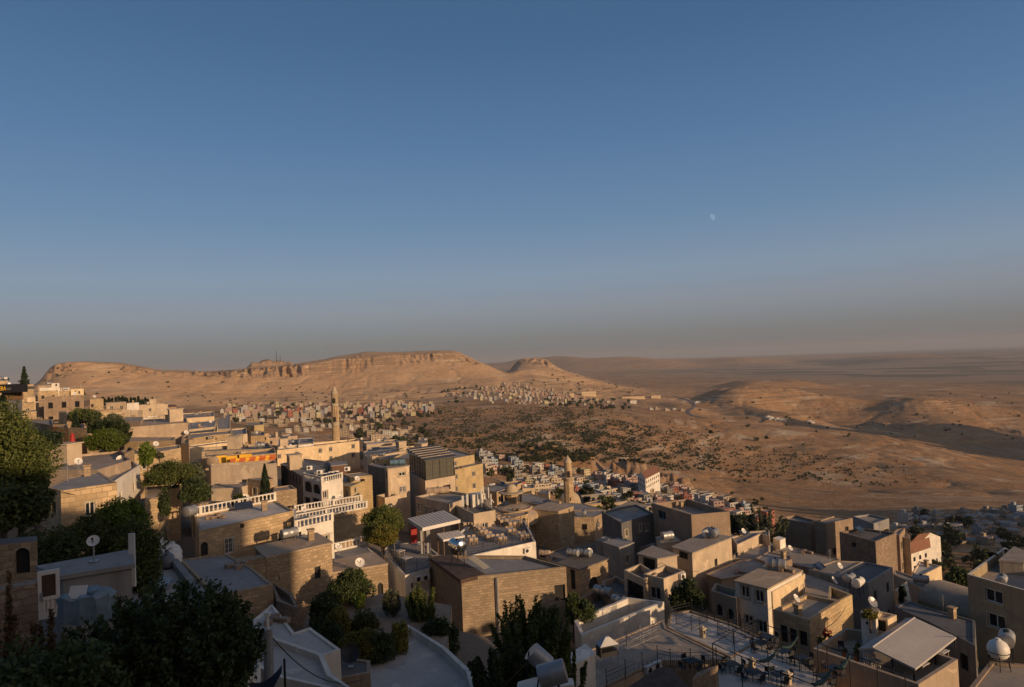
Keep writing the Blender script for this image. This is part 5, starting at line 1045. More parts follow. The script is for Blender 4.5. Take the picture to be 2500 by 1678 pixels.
# white ball tank at bottom right
zr = info('flat grey roof with water')['roof']; p_ = onz(S(8, 2115, 1400), zr); root = empty('water_tank', p_); tag(root, 'white egg-shaped plastic tank on an iron stand at bottom right', 'water tank', 'water tanks on the roofs')
m_ = MB(); m_.lathe((p_.x, p_.y, p_.z + .45), [(.04, 0), (.3, .08), (.5, .3), (.56, .57), (.54, .78), (.42, 1.0), (.2, 1.15), (.14, 1.17), (.14, 1.24), (.01, 1.26)], 28, cap=False); m_.build('tank', M_PLAST, root, smooth=True)
for i in range(6):
    a = i * math.pi / 3; l = MB(); l.tube(p_ + Vector((math.cos(a) * .6, math.sin(a) * .6, 0)), p_ + Vector((math.cos(a) * .5, math.sin(a) * .5, .8)), .025); l.build('leg', M_IRON, root)
l = MB(); l.lathe((p_.x, p_.y, p_.z + .68), [(.58, 0), (.58, .04)], 28, cap=False); l.lathe((p_.x, p_.y, p_.z + .95), [(.58, 0), (.58, .04)], 28, cap=False); l.build('hoop', M_IRON, root)
# dishes
for pre, R, X, Y, dia, az, lab in [('white rendered house wall', 1, 1080, 1090, 1.1, 2.4, 'large white dish above the white rendered wall'), ('domed old stone', 6, 943, 530, .9, 2.6, 'small white dish on the domed old house'), ('long white stepped', 6, 690, 1340, .9, 2.6, 'spare')]:
    if lab != 'spare': dish(lab, 0, 0, 0, dia, az, world=on(pre, R, X, Y), mast=.7)
for pre, R, X, Y, dia, az, mat, lab in [('tar-roofed stone', 6, 860, 1390, 1.15, 2.9, M_IRON, 'big dark rusty dish on the tar-roofed hut'), ('curved yellow', 8, 645, 690, .8, 2.2, None, 'pale dish above the curved yellow parapet'), ('white kitchen hut', 8, 985, 905, .9, 2.6, M_METAL, 'grey dish on the white kitchen hut'), ('low grey shed', 5, 835, 455, .45, 2.8, None, 'tiny round antenna dish above the low grey shed'),
    ('sunlit ruined tan', 7, 2300, 220, .8, 2.4, M_IRON, 'dark dish in the sunlit ruined house'), ('beige flat building', 2, 2120, 1450, .8, 1.6, None, 'white round dish at the edge of the antenna building'), ('low stone terrace roofs', 1, 2185, 1440, 1.0, 2.6, None, 'white dish behind the balustraded roof'), ('four-storey ochre', 8, 2060, 470, .9, .6, M_IRON, 'dark dish on the parapet of the ochre tower'), ('long white painted', 2, 960, 870, .7, 2.6, None, 'small dish at the right end of the long white building')]:
    dish(lab, 0, 0, 0, dia, az, world=on(pre, R, X, Y), mast=.8, mat=mat)
# air conditioners
def ac_on(pre, face, R, X, Y, lab):
    v = info(pre); a = Vector(v['poly'][face]); b = Vector(v['poly'][(face + 1) % len(v['poly'])]); d = (b - a).normalized(); nr = Vector((d.y, -d.x)); q = ray(*S(R, X, Y)); t = (a.dot(nr)) / (q.x * nr.x + q.y * nr.y); p = q * t
    ac_unit(lab, p + Vector((nr.x, nr.y, 0)) * .2, math.atan2(d.y, d.x))
ac_on('lower restaurant', 0, 6, 1458, 625, 'left air conditioner on the lower restaurant wall'); ac_on('lower restaurant', 0, 6, 1522, 612, 'right air conditioner on the lower restaurant wall')
ac_on('tan house with clutter', 1, 7, 1540, 470 + 130, 'air conditioner on the tan clutter house'); ac_on('restaurant with a wide', 0, 7, 165, 380 - 10, 'air conditioner on the white restaurant parapet')
ac_on('wide paved cafe', 1, 7, 1245, 1440, 'left air conditioner below the cafe railing'); ac_on('wide paved cafe', 1, 7, 1310, 1405, 'right air conditioner below the cafe railing')
for k, (X, Y) in enumerate([(640, 1185), (665, 1190), (690, 1172), (730, 1165)]):
    p_ = on('white hotel with arched', 2, X, Y); ac_unit(f"rooftop air conditioner on the white hotel, {['first', 'second', 'third', 'fourth'][k]} from the left", p_, .4)
for k, (X, Y) in enumerate([(495, 1120), (585, 1160), (830, 1130)]):
    p_ = on('bazaar building', 2, X, Y); ac_unit(f"air conditioner on the bazaar metal roof, {['left', 'middle', 'right'][k]} one", p_, .4)
# railings
zt = info('wide paved cafe')['z']; P2 = lambda R, X, Y, z: onz(S(R, X, Y), z)
railing('black wrought iron railing along the front of the cafe terrace', [P2(7, X, Y, zt) for X, Y in ((880, 1585), (1050, 1505), (1200, 1435), (1335, 1370), (1450, 1400), (1630, 1400), (1860, 1390))], zt, 1.15)
zu = info('raised pale terrace')['z']
railing('black railing at the back of the raised pale terrace', [P2(7, X, Y, zu) for X, Y in ((1440, 960), (1625, 915), (1960, 1030), (2200, 1110))], zu, 1.0)
railing('square black pen railing on the raised terrace', [P2(7, X, Y, zu) for X, Y in ((1500, 1010), (1635, 1065), (1775, 985), (1640, 940))], zu, 1.0, orn=False)
railing('second black pen railing near the pale house', [P2(7, X, Y, zu) for X, Y in ((1870, 1110), (2010, 1190), (2215, 1110), (2070, 1050), (1870, 1110))], zu, 1.0, orn=False)
zc = info('restaurant with a wide')['z']
railing('scrolled iron railing on the wide restaurant parapet', [P2(18, X, Y, zc) for X, Y in ((850, 830), (1130, 770), (1420, 720), (2040, 590), (1980, 500), (1710, 390))], zc, .9)
railing('dark railing at the back of the wide restaurant terrace', [P2(18, X, Y, zc) for X, Y in ((980, 310), (1350, 200), (1450, 175), (1900, 330))], zc, .9)
zl = info('lower restaurant')['z']
railing('iron railing along the lower restaurant terrace', [P2(6, X, Y, zl) for X, Y in ((1200, 370), (1345, 565), (1560, 505))], zl, 1.0)
railing('thin white pipe frame on the cafe terrace floor', [P2(7, X, Y, zt) for X, Y in ((1060, 1245), (1345, 1120), (1290, 1100), (1065, 1200))], zt, .85, orn=False, mat=M_METAL, step=9)
# tables and chairs: one of each built, then copied with their parts
tw = mk_table('pale dining table', (0, 0, -400), 0, M_TABLE, M_CHAIRW); cw = mk_chair('cane chair', (0, 0, -400), 0, M_CHAIRW, M_CHAIRW)
td = mk_table('black cafe table', (0, 0, -400), 0, M_IRON, M_IRON, 'black cafe tables'); cd_ = mk_chair('black chair', (0, 0, -400), 0, M_IRON, M_IRON, 'black cafe chairs')
cp_ = mk_chair('white chair', (0, 0, -400), 0, M_PLAST, M_PLAST, 'white plastic chairs')
first = {}
def put(src, p, az, lab):
    k = src.name
    if k not in first: first[k] = 1; c = src
    else: c = copy_tree(src)
    c.location = p; c.rotation_euler = (0, 0, az); c['label'] = lab; return c
zf = info('restaurant with a wide')['roof']; ri = random.Random(3)
TB = [(950, 620, .25, 'table nearest the small canopy'), (1240, 560, .25, 'table with four chairs at mid terrace front'), (1450, 600, .25, 'empty table by the front railing'), (1130, 480, .25, 'table left of the open floor'), (1060, 420, .25, 'table in the left row, middle'), (1010, 390, .25, 'table in the left row, rear'), (840, 345, .25, 'table beside the pavilion post'), (1100, 290, .25, 'table under the rear wall'), (1610, 460, .25, 'table at the right side of the open floor'), (1830, 550, .25, 'table in the right front corner'),
      (1400, 250, .25, 'rear cluster table, back left'), (1470, 300, .25, 'rear cluster table, middle left'), (1560, 280, .25, 'rear cluster table, back middle'), (1620, 340, .25, 'rear cluster table, front middle'), (1720, 320, .25, 'rear cluster table, right'), (1340, 220, .25, 'rear cluster table, far left')]
for X, Y, az, lab in TB:
    p = P2(18, X, Y, zf); put(tw, p, az, 'pale restaurant ' + lab)
    for k, (dx, dy, a) in enumerate([(-.3, -.62, math.pi), (.3, -.62, math.pi), (-.3, .62, 0), (.3, .62, 0)]):
        q = p + Vector((dx * math.cos(az) - dy * math.sin(az), dx * math.sin(az) + dy * math.cos(az), 0)); put(cw, q, az + a, f"cane chair, {['front left', 'front right', 'back left', 'back right'][k]} at the {lab}"[:110])
for k, (X, Y) in enumerate([(1260, 330), (1300, 410), (1360, 475), (1450, 350)]):
    put(tw, P2(6, X, Y, info('lower restaurant')['roof']), .9, f"white lower-terrace table, {['rear', 'second', 'front', 'right-hand'][k]} one")
for k, (X, Y, az) in enumerate([(1640, 1420, .4), (2000, 1450, .3), (2200, 1520, .3), (2260, 1250, .6)]):
    p = P2(7, X, Y, zt - (.6 if k else 0)); put(td, p, az, f"black cafe table in the shade, {['left railing corner', 'second from left', 'third from left', 'under the folded awning'][k]}")
    for j, (dx, dy, a) in enumerate([(0, -.75, math.pi), (0, .75, 0), (-.85, 0, math.pi / 2), (.85, 0, -math.pi / 2)]):
        q = p + Vector((dx * math.cos(az) - dy * math.sin(az), dx * math.sin(az) + dy * math.cos(az), 0)); put(cd_, q, az + a, f"black chair on the {['near', 'far', 'left', 'right'][j]} side of the {['left railing corner', 'second', 'third', 'folded awning'][k]} cafe table")
# lower cafe floor beside the raised terrace and its pipe pergola
zp = zu - 1.0
H('pale lower cafe floor with black furniture beside the pale house', 7, [(1850, 1640), (2700, 1900), (2900, 1560), (2290, 1135), (1995, 1310), (1880, 1370)], 50, 5, M_ST2, M_RWH, par=.0)
zp = info('pale lower cafe')['z']
for k, (X, Y, az) in enumerate([(200, 1330, .3), (360, 1390, .4), (60, 1200, .5), (640, 1480, .4), (560, 1560, .3), (160, 1540, .2)]):
    p = P2(8, X, Y, zp); w_ = ['beside the stacked chairs', 'with a square chair frame', 'under the left awning end', 'below the stone parapet', 'under the second awning', 'at the very bottom'][k]; put(td, p, az, f"black pergola table {w_}")
    for j, (dx, dy, a) in enumerate([(0, -.7, math.pi), (0, .7, 0), (.8, 0, -math.pi / 2)]):
        q = p + Vector((dx * math.cos(az) - dy * math.sin(az), dx * math.sin(az) + dy * math.cos(az), 0)); put(cd_, q, az + a, f"black chair, {['near', 'far', 'end'][j]} side of the pergola table {w_}")
def pipe_frame(label, tops, hgt, links, name='pergola'):
    root = empty(name, tops[0] - Vector((0, 0, hgt))); tag(root, label, 'pergola frame')
    for t in tops:
        m = MB(); m.tube(t - Vector((0, 0, hgt)), t, .035, n=6); m.build('post', M_IRON, root)
    for a, b in links:
        m = MB(); m.tube(tops[a], tops[b], .035, n=6); m.build('beam', M_IRON, root)
zh = zp + 2.6
tp = [P2(15, 340, 620, zh), P2(15, 790, 360, zh), P2(15, 1190, 130, zh), P2(15, 950, 890, zh), P2(15, 1780, 1230, zh), P2(16, 430, 1500, zh), P2(15, 1500, 640, zh), P2(15, 2150, 460, zh)]
pipe_frame('thin black pipe pergola over the lower cafe floor', tp, 2.6, [(0, 1), (1, 2), (0, 3), (3, 4), (4, 5), (1, 6), (2, 7)])
tp = [P2(16, 480, 580, zh), P2(16, 680, 680, zh), P2(16, 1150, 840, zh), P2(16, 1740, 1040, zh), P2(16, 2330, 1240, zh)]
pipe_frame('long black pipe rail frame along the courtyard parapet', tp, 2.4, [(0, 1), (1, 2), (2, 3), (3, 4)])
def awning(label, a, b, w_=.2):
    d = (b - a); L = d.length; d.normalize(); q = Vector((-d.y, d.x, 0)); mb = MB(); n = 14; prev = None; rr = random.Random(label)
    for i in range(n + 1):
        t = i / n; c = a + d * L * t + Vector((0, 0, -.30 * math.sin(math.pi * t) + .05 * rr.uniform(-1, 1))); ww = w_ * (.5 + .5 * math.sin(math.pi * min(1, t * 1.2))) * rr.uniform(.8, 1.15)
        ring = [c + q * ww * math.cos(k * math.pi / 4) * .8 + Vector((0, 0, ww * .55 * math.sin(k * math.pi / 4))) for k in range(8)]
        if prev:
            for k in range(8): mb.face([prev[k], prev[(k + 1) % 8], ring[(k + 1) % 8], ring[k]])
        prev = ring
    thing('folded_awning', mb, M_GREEN, label, 'awning', 'rolled green awnings', smooth=True)
awning('rolled dark green awning slung under the pergola, upper end', P2(15, 1270, 1000, zh), P2(15, 1760, 720, zh)); awning('rolled dark green awning pointing at the three dark doors', P2(15, 1790, 690, zh), P2(15, 2140, 480, zh))
awning('second rolled green awning, lower piece near the parapet', P2(16, 380, 1480, zh), P2(16, 780, 1160, zh), .24); awning('second rolled green awning, upper piece over the flower pots', P2(16, 860, 1130, zh), P2(16, 1150, 880, zh), .24)
# lantern pillars
def pillar_lamp(pre, R, X, Y, lab):
    p = on(pre, R, X, Y) if isinstance(pre, str) else P2(R, X, Y, pre); root = empty('stone_lantern', p); tag(root, lab, 'lantern', 'small stone lantern pillars')
    m = MB(); m.box(p + Vector((0, 0, .35)), (.36, .36, .7), .6); m.build('pillar', M_ST3, root); m = MB(); m.box(p + Vector((0, 0, .76)), (.52, .52, .12), .6); m.lathe(p + Vector((0, 0, .82)), [(.22, 0), (.03, .16)], 4); m.build('cap', M_ST3, root); m = MB(); m.box(p + Vector((0.1, -.12, .48)), (.12, .16, .16), .6); m.build('lamp_opening', M_DARK, root)
pillar_lamp('raised pale', 7, 1735, 1125, 'stone lantern pillar on the raised pale terrace'); pillar_lamp(zp, 15, 1190, 1180, 'stone lantern pillar under the pergola beam'); pillar_lamp(zp, 15, 1940, 1480, 'stone lantern pillar at the very bottom right of the cafe')
# charcoal grill
p_ = P2(7, 890, 1370, zt); root = empty('grill', p_, .35); tag(root, 'charcoal grill with a pyramid metal hood on the cafe terrace', 'grill')
def part(root, nm, mb, mt, smooth=False): o = mb.build(nm, mt, None, smooth=smooth, origin=(0, 0, 0)); o.parent = root; return o
m = MB(); m.box((0, 0, .95), (1.5, .8, .35)); m.box((0, .38, 1.35), (1.5, .05, .6)); m.box((-.73, 0, 1.35), (.05, .8, .6)); part(root, 'fire_box', m, M_IRON)
m = MB(); b_ = [(-.8, -.45, 1.6), (.8, -.45, 1.6), (.8, .45, 1.6), (-.8, .45, 1.6)]; t_ = [(-.15, -.1, 2.15), (.15, -.1, 2.15), (.15, .1, 2.15), (-.15, .1, 2.15)]
for i in range(4): m.face([b_[i], b_[(i + 1) % 4], t_[(i + 1) % 4], t_[i]])
m.face(t_); m.face(b_[::-1]); part(root, 'hood', m, M_METAL)
for sx in (-1, 1):
    for sy in (-1, 1): m = MB(); m.tube((sx * .7, sy * .35, 0), (sx * .7, sy * .35, 1.6), .025); part(root, 'leg', m, M_METAL)
# restaurant pavilion with ribbed roof, small canopy, columns, fridge
def slab_roof(label, R, pts, D, th, hpost, mat, ribs=True, slope=.35, name='pavilion', posts=True, fas=M_WPAINT, off=(0, 1, 2, 3)):
    z = onz_from_dist(S(R, *pts[0]), D); W = [onz(S(R, *q), z) for q in pts]; zz_ = [z, z, z + slope, z + slope]
    root = empty(name, (W[0].x, W[0].y, z - hpost)); tag(root, label, 'canopy')
    top = [Vector((w.x, w.y, zq)) for w, zq in zip(W, zz_)]; bot = [t - Vector((0, 0, th)) for t in top]
    m = MB(); m.face(top); m.face(bot[::-1]); 
    m.build('roof', mat, root)
    m = MB()
    for i in range(4): m.face([bot[i], bot[(i + 1) % 4], top[(i + 1) % 4], top[i]])
    m.build('fascia', fas, root)
    if ribs:
        n = max(4, int((top[1] - top[0]).length / .45)); m = MB()
        for k in range(1, n): a = top[0].lerp(top[1], k / n); b = top[3].lerp(top[2], k / n); m.tube(a + Vector((0, 0, .015)), b + Vector((0, 0, .015)), .035, n=4)
        m.build('ribs', mat, root)
    if posts:
        cen = sum(top, Vector()) / 4
        for i in off:
            p = bot[i].lerp(cen, .06); p.z = bot[i].z; m = MB(); m.tube((p.x, p.y, z - hpost), p, .06, n=6); m.build('post', M_WOOD, root)
    return root, top
slab_roof('ribbed white pavilion roof over the lower restaurant terrace', 6, [(1500, 150), (1838, 75), (1690, 18), (1368, 92)], 78, .38, 2.7, M_SHEET)
slab_roof('small ribbed canopy beside the restaurant tables', 18, [(440, 555), (812, 478), (700, 440), (330, 500)], 77, .22, 2.4, M_SHEET)
for k, (X, Y0, Y1) in enumerate([(75, 370, 790), (180, 350, 780)]):
    a = P2(18, X, Y1, zl); q = ray(*S(18, X, Y0)); b = q * (math.hypot(a.x, a.y) / math.hypot(q.x, q.y)); m = MB(); m.box(((a.x + b.x) / 2, a.y, (a.z + b.z) / 2), (.42, .42, b.z - a.z), .3); thing('duct', m, M_METAL, f"tall square metal flue beside the pavilion, {['left', 'right'][k]} one", 'flue', 'square metal flues')
m = MB(); p_ = P2(6, 1425, 280, zl); m.box(p_ + Vector((0, 0, .95)), (.7, .7, 1.9), .3); thing('fridge', m, M_RED, 'red drinks fridge under the pavilion roof', 'fridge')
# pitched metal roof of the courtyard shed
zr_ = onz_from_dist(S(8, 980, 1225), 57); A_, B_ = onz(S(8, 985, 1222), zr_), onz(S(8, 1360, 957), zr_); zE = zr_ - .75; C_, D_ = onz(S(8, 1368, 1412), zE), onz(S(8, 1732, 1130), zE); E_, F_ = onz(S(8, 862, 1232), zr_ - .35), onz(S(8, 1285, 962), zr_ - .35)
root = empty('open_shed', (A_.x, A_.y, info('sunny courtyard')['roof'])); tag(root, 'open shed with a pale ribbed metal gable roof over the courtyard terrace', 'shed')
m = MB(); up = Vector((0, 0, .07)); m.face([A_ + up, C_ + up, D_ + up, B_ + up]); m.face([A_ - up, B_ - up, D_ - up, C_ - up]); m.face([A_ - up, C_ - up, C_ + up, A_ + up]); m.face([C_ - up, D_ - up, D_ + up, C_ + up]); m.face([D_ - up, B_ - up, B_ + up, D_ + up]); m.build('right_slope', M_SHEET, root)
m = MB(); m.face([E_ + up, A_ + up, B_ + up, F_ + up]); m.face([F_ - up, B_ - up, A_ - up, E_ - up]); m.face([E_ - up, A_ - up, A_ + up, E_ + up]); m.face([F_ - up, E_ - up, E_ + up, F_ + up]); m.build('left_slope', M_SHEET, root)
m = MB()
for k in range(1, 34):
    a = A_.lerp(B_, k / 34) + up * 1.1; b = C_.lerp(D_, k / 34) + up * 1.1; m.tube(a, b, .018, n=4)
    a = A_.lerp(B_, k / 34) + up * 1.1; b = E_.lerp(F_, k / 34) + up * 1.1; m.tube(a, b, .018, n=4)
m.tube(A_ + up, B_ + up, .06); m.build('ribs', M_SHEET, root)
zfl = info('sunny courtyard')['roof']
for c in (C_, D_, C_.lerp(D_, .5), E_, A_.lerp(C_, .5), B_): m = MB(); m.tube((c.x, c.y + .2, zfl), (c.x, c.y + .2, c.z - .05), .06); m.build('post', M_IRON, root)
slab = [(1420, 1405, 'left'), (1600, 1290, 'right')]
for X, Y, nm in slab: put(tw, P2(8, X, Y + 40, zfl), .6, f'pale table under the metal gable roof, {nm} one')
for k, (X, Y) in enumerate([(945, 1370), (985, 1385), (1010, 1375), (1035, 1390)]): put(cp_, P2(8, X, Y, zfl), .3 * k, f"white plastic garden chair by the parapet, {['first', 'second', 'third', 'fourth'][k]} from the left")
put(cd_, P2(8, 710, 1250, zfl), 2.6, 'single dark round-backed chair on the sunny courtyard'); 
for k, (X, Y, rr) in enumerate([(545, 1225, .22), (515, 1215, .2), (845, 1335, .24), (735, 1300, .18), (850, 1270, .22)]):
    p = P2(8, X, Y, zfl); root = empty('flower_pot', p); tag(root, f"orange clay pot on the courtyard, {['second', 'first', 'fourth', 'third', 'tall fifth'][k]} along the parapet", 'flower pot', 'clay pots on the courtyard')
    m = MB(); m.lathe(p, [(rr * .6, 0), (rr, rr * 1.8), (rr * 1.1, rr * 2), (rr * .9, rr * 2)], 12); m.build('pot', M_ORANGE, root, smooth=True); me = crown('round', rr * 1.5, rr * 1.4, 160, .09, 400 + k, L_GREEN if k != 1 else L_LIME, 'leaves'); o = bpy.data.objects.new('plant', me); COL.objects.link(o); o.parent = root; o.location = (0, 0, rr * 3)
p = P2(8, 590, 1180, zfl); me = crown('round', .45, .55, 500, .09, 410, leaf_mat((.25, .02, .02), (.4, .05, .03), 'red_flowers')); o = bpy.data.objects.new('flowering_shrub', me); COL.objects.link(o); o.location = p + Vector((0, 0, .7)); tag(o, 'red flowering shrub against the terrace house wall', 'plant')
# white door with rusty pane, left foreground
D_d = 29; bz = px_at(5, 440, 950, D_d); tz = px_at(5, 440, 525, D_d).z; wd_ = (px_at(5, 540, 740, D_d) - px_at(5, 345, 740, D_d)); d = wd_.normalized(); d.z = 0; azd = math.atan2(d.y, d.x); Hd = tz - bz.z; Wd = wd_.length
root = empty('garden_door', bz, azd); tag(root, 'white metal garden door with a rusty brown pane', 'door')
m = MB()
for sx in (-1, 1): m.box((sx * (Wd / 2 - .06), 0, Hd / 2), (.12, .12, Hd))
m.box((0, 0, Hd - .07), (Wd - .24, .12, .14)); m.box((0, 0, .1), (Wd - .24, .12, .2)); m.box((0, 0, Hd * .42), (Wd - .24, .12, .12)); part(root, 'frame', m, M_WPAINT)
m = MB(); m.box((0, .02, Hd * .69), (Wd - .24, .05, Hd * .5)); part(root, 'pane', m, M_RUST)
m = MB(); m.box((0, .02, Hd * .24), (Wd - .24, .05, Hd * .34))
for k in range(4): m.box((-.3 + k * .2 * Wd, -.02, Hd * .24), (.05, .06, Hd * .32))
part(root, 'lower_panel', m, M_WPAINT); m = MB(); m.box((-Wd / 2 + .12, -.09, Hd * .47), (.06, .06, .3)); part(root, 'handle', m, M_METAL)
CONTROL += [(bz.x, bz.y, bz.z)] * 3
m = MB(); q = px_at(5, 1183, 660, 31.5); m.box(q + Vector((0, 0, 1.0)), (.22, .1, 2.1), .1); thing('door_post', m, M_WPAINT, 'white painted post at the right end of the low shed', 'post')
# blue tarpaulin heap
q = px_at(5, 780, 960, 26); m = MB(); rr = random.Random(4); n = 30; L1 = []; 
prof = [(1.0, 0), (1.06, .25), (.98, .5), (1.04, .78), (.85, .86), (.3, .8), (.02, .76)]; prev = None
for r0_, h0_ in prof:
    ring = [q + Vector((math.cos(2 * math.pi * i / n) * r0_ * .80 * (1 + .10 * math.sin(i * 2.3) + .05 * rr.uniform(-1, 1)), math.sin(2 * math.pi * i / n) * r0_ * .5 * (1 + .08 * math.cos(i * 1.9)), h0_ + .08 * rr.uniform(-1, 1))) for i in range(n)]
    if prev:
        for i in range(n): m.face([prev[i], prev[(i + 1) % n], ring[(i + 1) % n], ring[i]])
    prev = ring
thing('tarpaulin', m, flat((.20, .27, .31), .55, 0, 'pale_blue_tarp', .2), 'pale blue tarpaulin draped over a heap beside the white door', 'tarpaulin', smooth=True); CONTROL.append((q.x, q.y, q.z))
m = MB(); c0 = q + Vector((-.1, -.3, .95)); m.box(c0, (.5, .05, .4), .1, 0, -.5); thing('window_sash', m, M_WPAINT, 'old window sash lying on the blue tarpaulin', 'window sash')
# rubbish bags
zb_ = info('pale limewashed')['roof']
for k, (X, Y) in enumerate([(1440, 385), (1470, 420), (1430, 440), (1500, 450), (1455, 480), (1530, 480), (1490, 510), (1540, 430)]):
    p = P2(5, X, Y, zb_); r0_ = .42 + .06 * (k % 3); m = MB(); rr = random.Random(k)
    m.lathe(p, [(.02, 0), (r0_, .12), (r0_ * 1.1, .4), (r0_ * .8, .75), (r0_ * .25, .95), (r0_ * .3, 1.05)], 10); m.v = [(a + .05 * rr.uniform(-1, 1), b + .05 * rr.uniform(-1, 1), c + .04 * rr.uniform(-1, 1)) for a, b, c in m.v] if False else m.v
    thing('rubbish_bag', m, M_PLAST if k != 6 else flat((.12, .14, .16), .5, 0, 'grey_plastic'), f"{'grey' if k == 6 else 'white'} knotted bag on the alley roof, {['topmost', 'second', 'leftmost', 'middle', 'lower left', 'lower right', 'lowest', 'right upper'][k]} of the heap", 'bag', 'bags heaped on the alley roof', smooth=True)
# corrugated sheets
for k, (X, Y) in enumerate([(1235, 660), (1300, 650), (1370, 640), (1430, 650)]):
    p = P2(5, X, Y, zb_ + .25); m = MB(); 
    for j in range(8): m.tube(p + Vector((j * .09, -.7, .02 * (j % 2))), p + Vector((j * .09 - .5, .9, .02 * (j % 2))), .05, n=6)
    thing('corrugated_sheet', m, M_METAL, f"grey corrugated sheet beside the alley roof, {['first', 'second', 'third', 'fourth'][k]} from the left", 'metal sheet', 'corrugated sheets')
# poles bottom left-centre
for k, (X, Y0, Y1, r0_, mt, lab, D_) in enumerate([(140, 1050, 1640, .22, M_METAL, 'thick grey street lamp post at the bottom', 30), (280, 1320, 1640, .05, M_IRON, 'thin dark pole right of the street lamp post', 28)]):
    a = px_at(6, X, Y1, D_); b = px_at(6, X - 20, Y0, D_); b.x, b.y = a.x, a.y; root = empty('street_pole', a); tag(root, lab, 'pole'); m = MB(); m.tube(a - Vector((0, 0, 3)), b, r0_, r0_ * .85, 12); m.build('post', mt, root)
    if k == 0: m = MB(); m.tube(b, b + Vector((0, 0, .55)), .07); m.box(b + Vector((0, 0, .6)), (.22, .15, .14)); m.build('cap_fitting', M_PLAST, root)
a, b, c = px_at(6, 250, 1370, 28), px_at(6, -40, 1530, 28), px_at(6, 130, 1500, 27); m = MB(); e = Vector((0, 0, -.5)); 
nn = 10; prev = None
for i in range(nn + 1):
    t = i / nn; p0 = a.lerp(b, t) + Vector((0, 0, -.25 * math.sin(math.pi * t))); p1 = p0 + Vector((0.1, -.4, -.15 - .75 * t)); 
    if prev: m.face([prev[0], p0, p1, prev[1]]); m.face([prev[1] + Vector((0, .02, 0)), p1 + Vector((0, .02, 0)), p0 + Vector((0, .02, 0)), prev[0] + Vector((0, .02, 0))])
    prev = (p0, p1)
thing('shade_cloth', m, flat((.015, .02, .035), .8, 0, 'navy_cloth'), 'dark navy shade cloth tied to the thin pole', 'shade cloth', smooth=True)
# glass roof room
v = info('beige building under'); z0 = v['z']; P_ = v['poly']; hh = 3.1
root = empty('glass_terrace_room', (P_[1][0], P_[1][1], z0)); tag(root, 'dark framed glass terrace room with a slatted sloping roof', 'glass room')
E0, E1, E2, E3 = [Vector((p[0], p[1], z0 + .02)) for p in inset(P_, .12)]
for nm, a, b, n in (('left_glazing', E0, E1, 6), ('front_glazing', E1, E2, 4)):
    m = MB(); m.face([a, b, b + Vector((0, 0, hh)), a + Vector((0, 0, hh))]); g = m.build(nm, flat((.10, .095, .075), .15, 0, 'tinted_glass', .1), root)
    f = MB()
    for k in range(n + 1): q = a.lerp(b, k / n); f.tube(q, q + Vector((0, 0, hh)), .07 if k % 2 == 0 else .035, n=4)
    for h_ in (0.03, .8, 1.6, 2.4, hh): f.tube(a + Vector((0, 0, h_)), b + Vector((0, 0, h_)), .03 if 0.1 < h_ < hh else .07, n=4)
    f.build('glazing_frame', M_IRON, g)
up = Vector((0, 0, hh)); R4 = [E0 + up + Vector((-.6, -.3, .9)), E1 + up + Vector((0, -.5, .15)), E2 + up + Vector((.5, -.2, .15)), E3 + up + Vector((0, .4, 1.0))]
m = MB(); m.face(R4); m.face([q - Vector((0, 0, .12)) for q in R4[::-1]]); 
for i in range(4): m.face([R4[i] - Vector((0, 0, .12)), R4[(i + 1) % 4] - Vector((0, 0, .12)), R4[(i + 1) % 4], R4[i]])
m.build('roof', flat((.07, .068, .065), .6, 0, 'dark_awning'), root)
m = MB()
for k in range(1, 6): m.box(R4[0].lerp(R4[1], k / 6).lerp(R4[3].lerp(R4[2], k / 6), .5) + Vector((0, 0, .08)), ((R4[3] - R4[0]).length * .96, .22, .12), math.atan2((R4[3] - R4[0]).y, (R4[3] - R4[0]).x))
m.build('roof_slats', M_RW, root)
# tinted panels roof
v = info('terrace house with a long row'); 
for k in range(5):
    a = P2(13, 520 + k * 118, 300 - k * 14, v['z'] + .6); m = MB(); m.box(a, (2.1, 2.6, .08), .35, 0, -.12); thing('roof_panel', m, flat((.12, .115, .11), .4, 0, 'tinted_panel'), f"tinted sloping roof panel, {['first', 'second', 'third', 'fourth', 'fifth'][k]} from the left in the long row", 'roof panel', 'tinted roof panels')
# telecom antennas on the beige flat building
v = info('beige flat building'); 
for k, (X, Y, h_) in enumerate([(1865, 1500, 2.4), (1905, 1500, 2.6), (2030, 1470, 3.0), (2050, 1460, 3.2), (2075, 1455, 2.8), (2095, 1460, 3.0), (2115, 1470, 2.2)]):
    p = P2(2, X, Y, v['roof']); root = empty('antenna', p); tag(root, f"{'white panel' if k < 2 else 'slim grey'} antenna on the beige roof, {['first', 'second', 'third', 'fourth', 'fifth', 'sixth', 'seventh'][k]} from the left", 'antenna', 'telecom antennas')
    m = MB(); m.tube(p, p + Vector((0, 0, h_)), .05); m.build('mast', M_METAL, root); m = MB(); m.box(p + Vector((0, -.15, h_ - .8)), (.3 if k < 2 else .16, .14, 1.5)); m.build('panel', M_PLAST, root)
m = MB(); p = P2(2, 1990, 1440, v['roof']); m.box(p + Vector((0, 0, .9)), (2.0, 1.6, 1.8), .4); thing('equipment_cabin', m, M_WH, 'small white equipment cabin among the antennas', 'cabin')
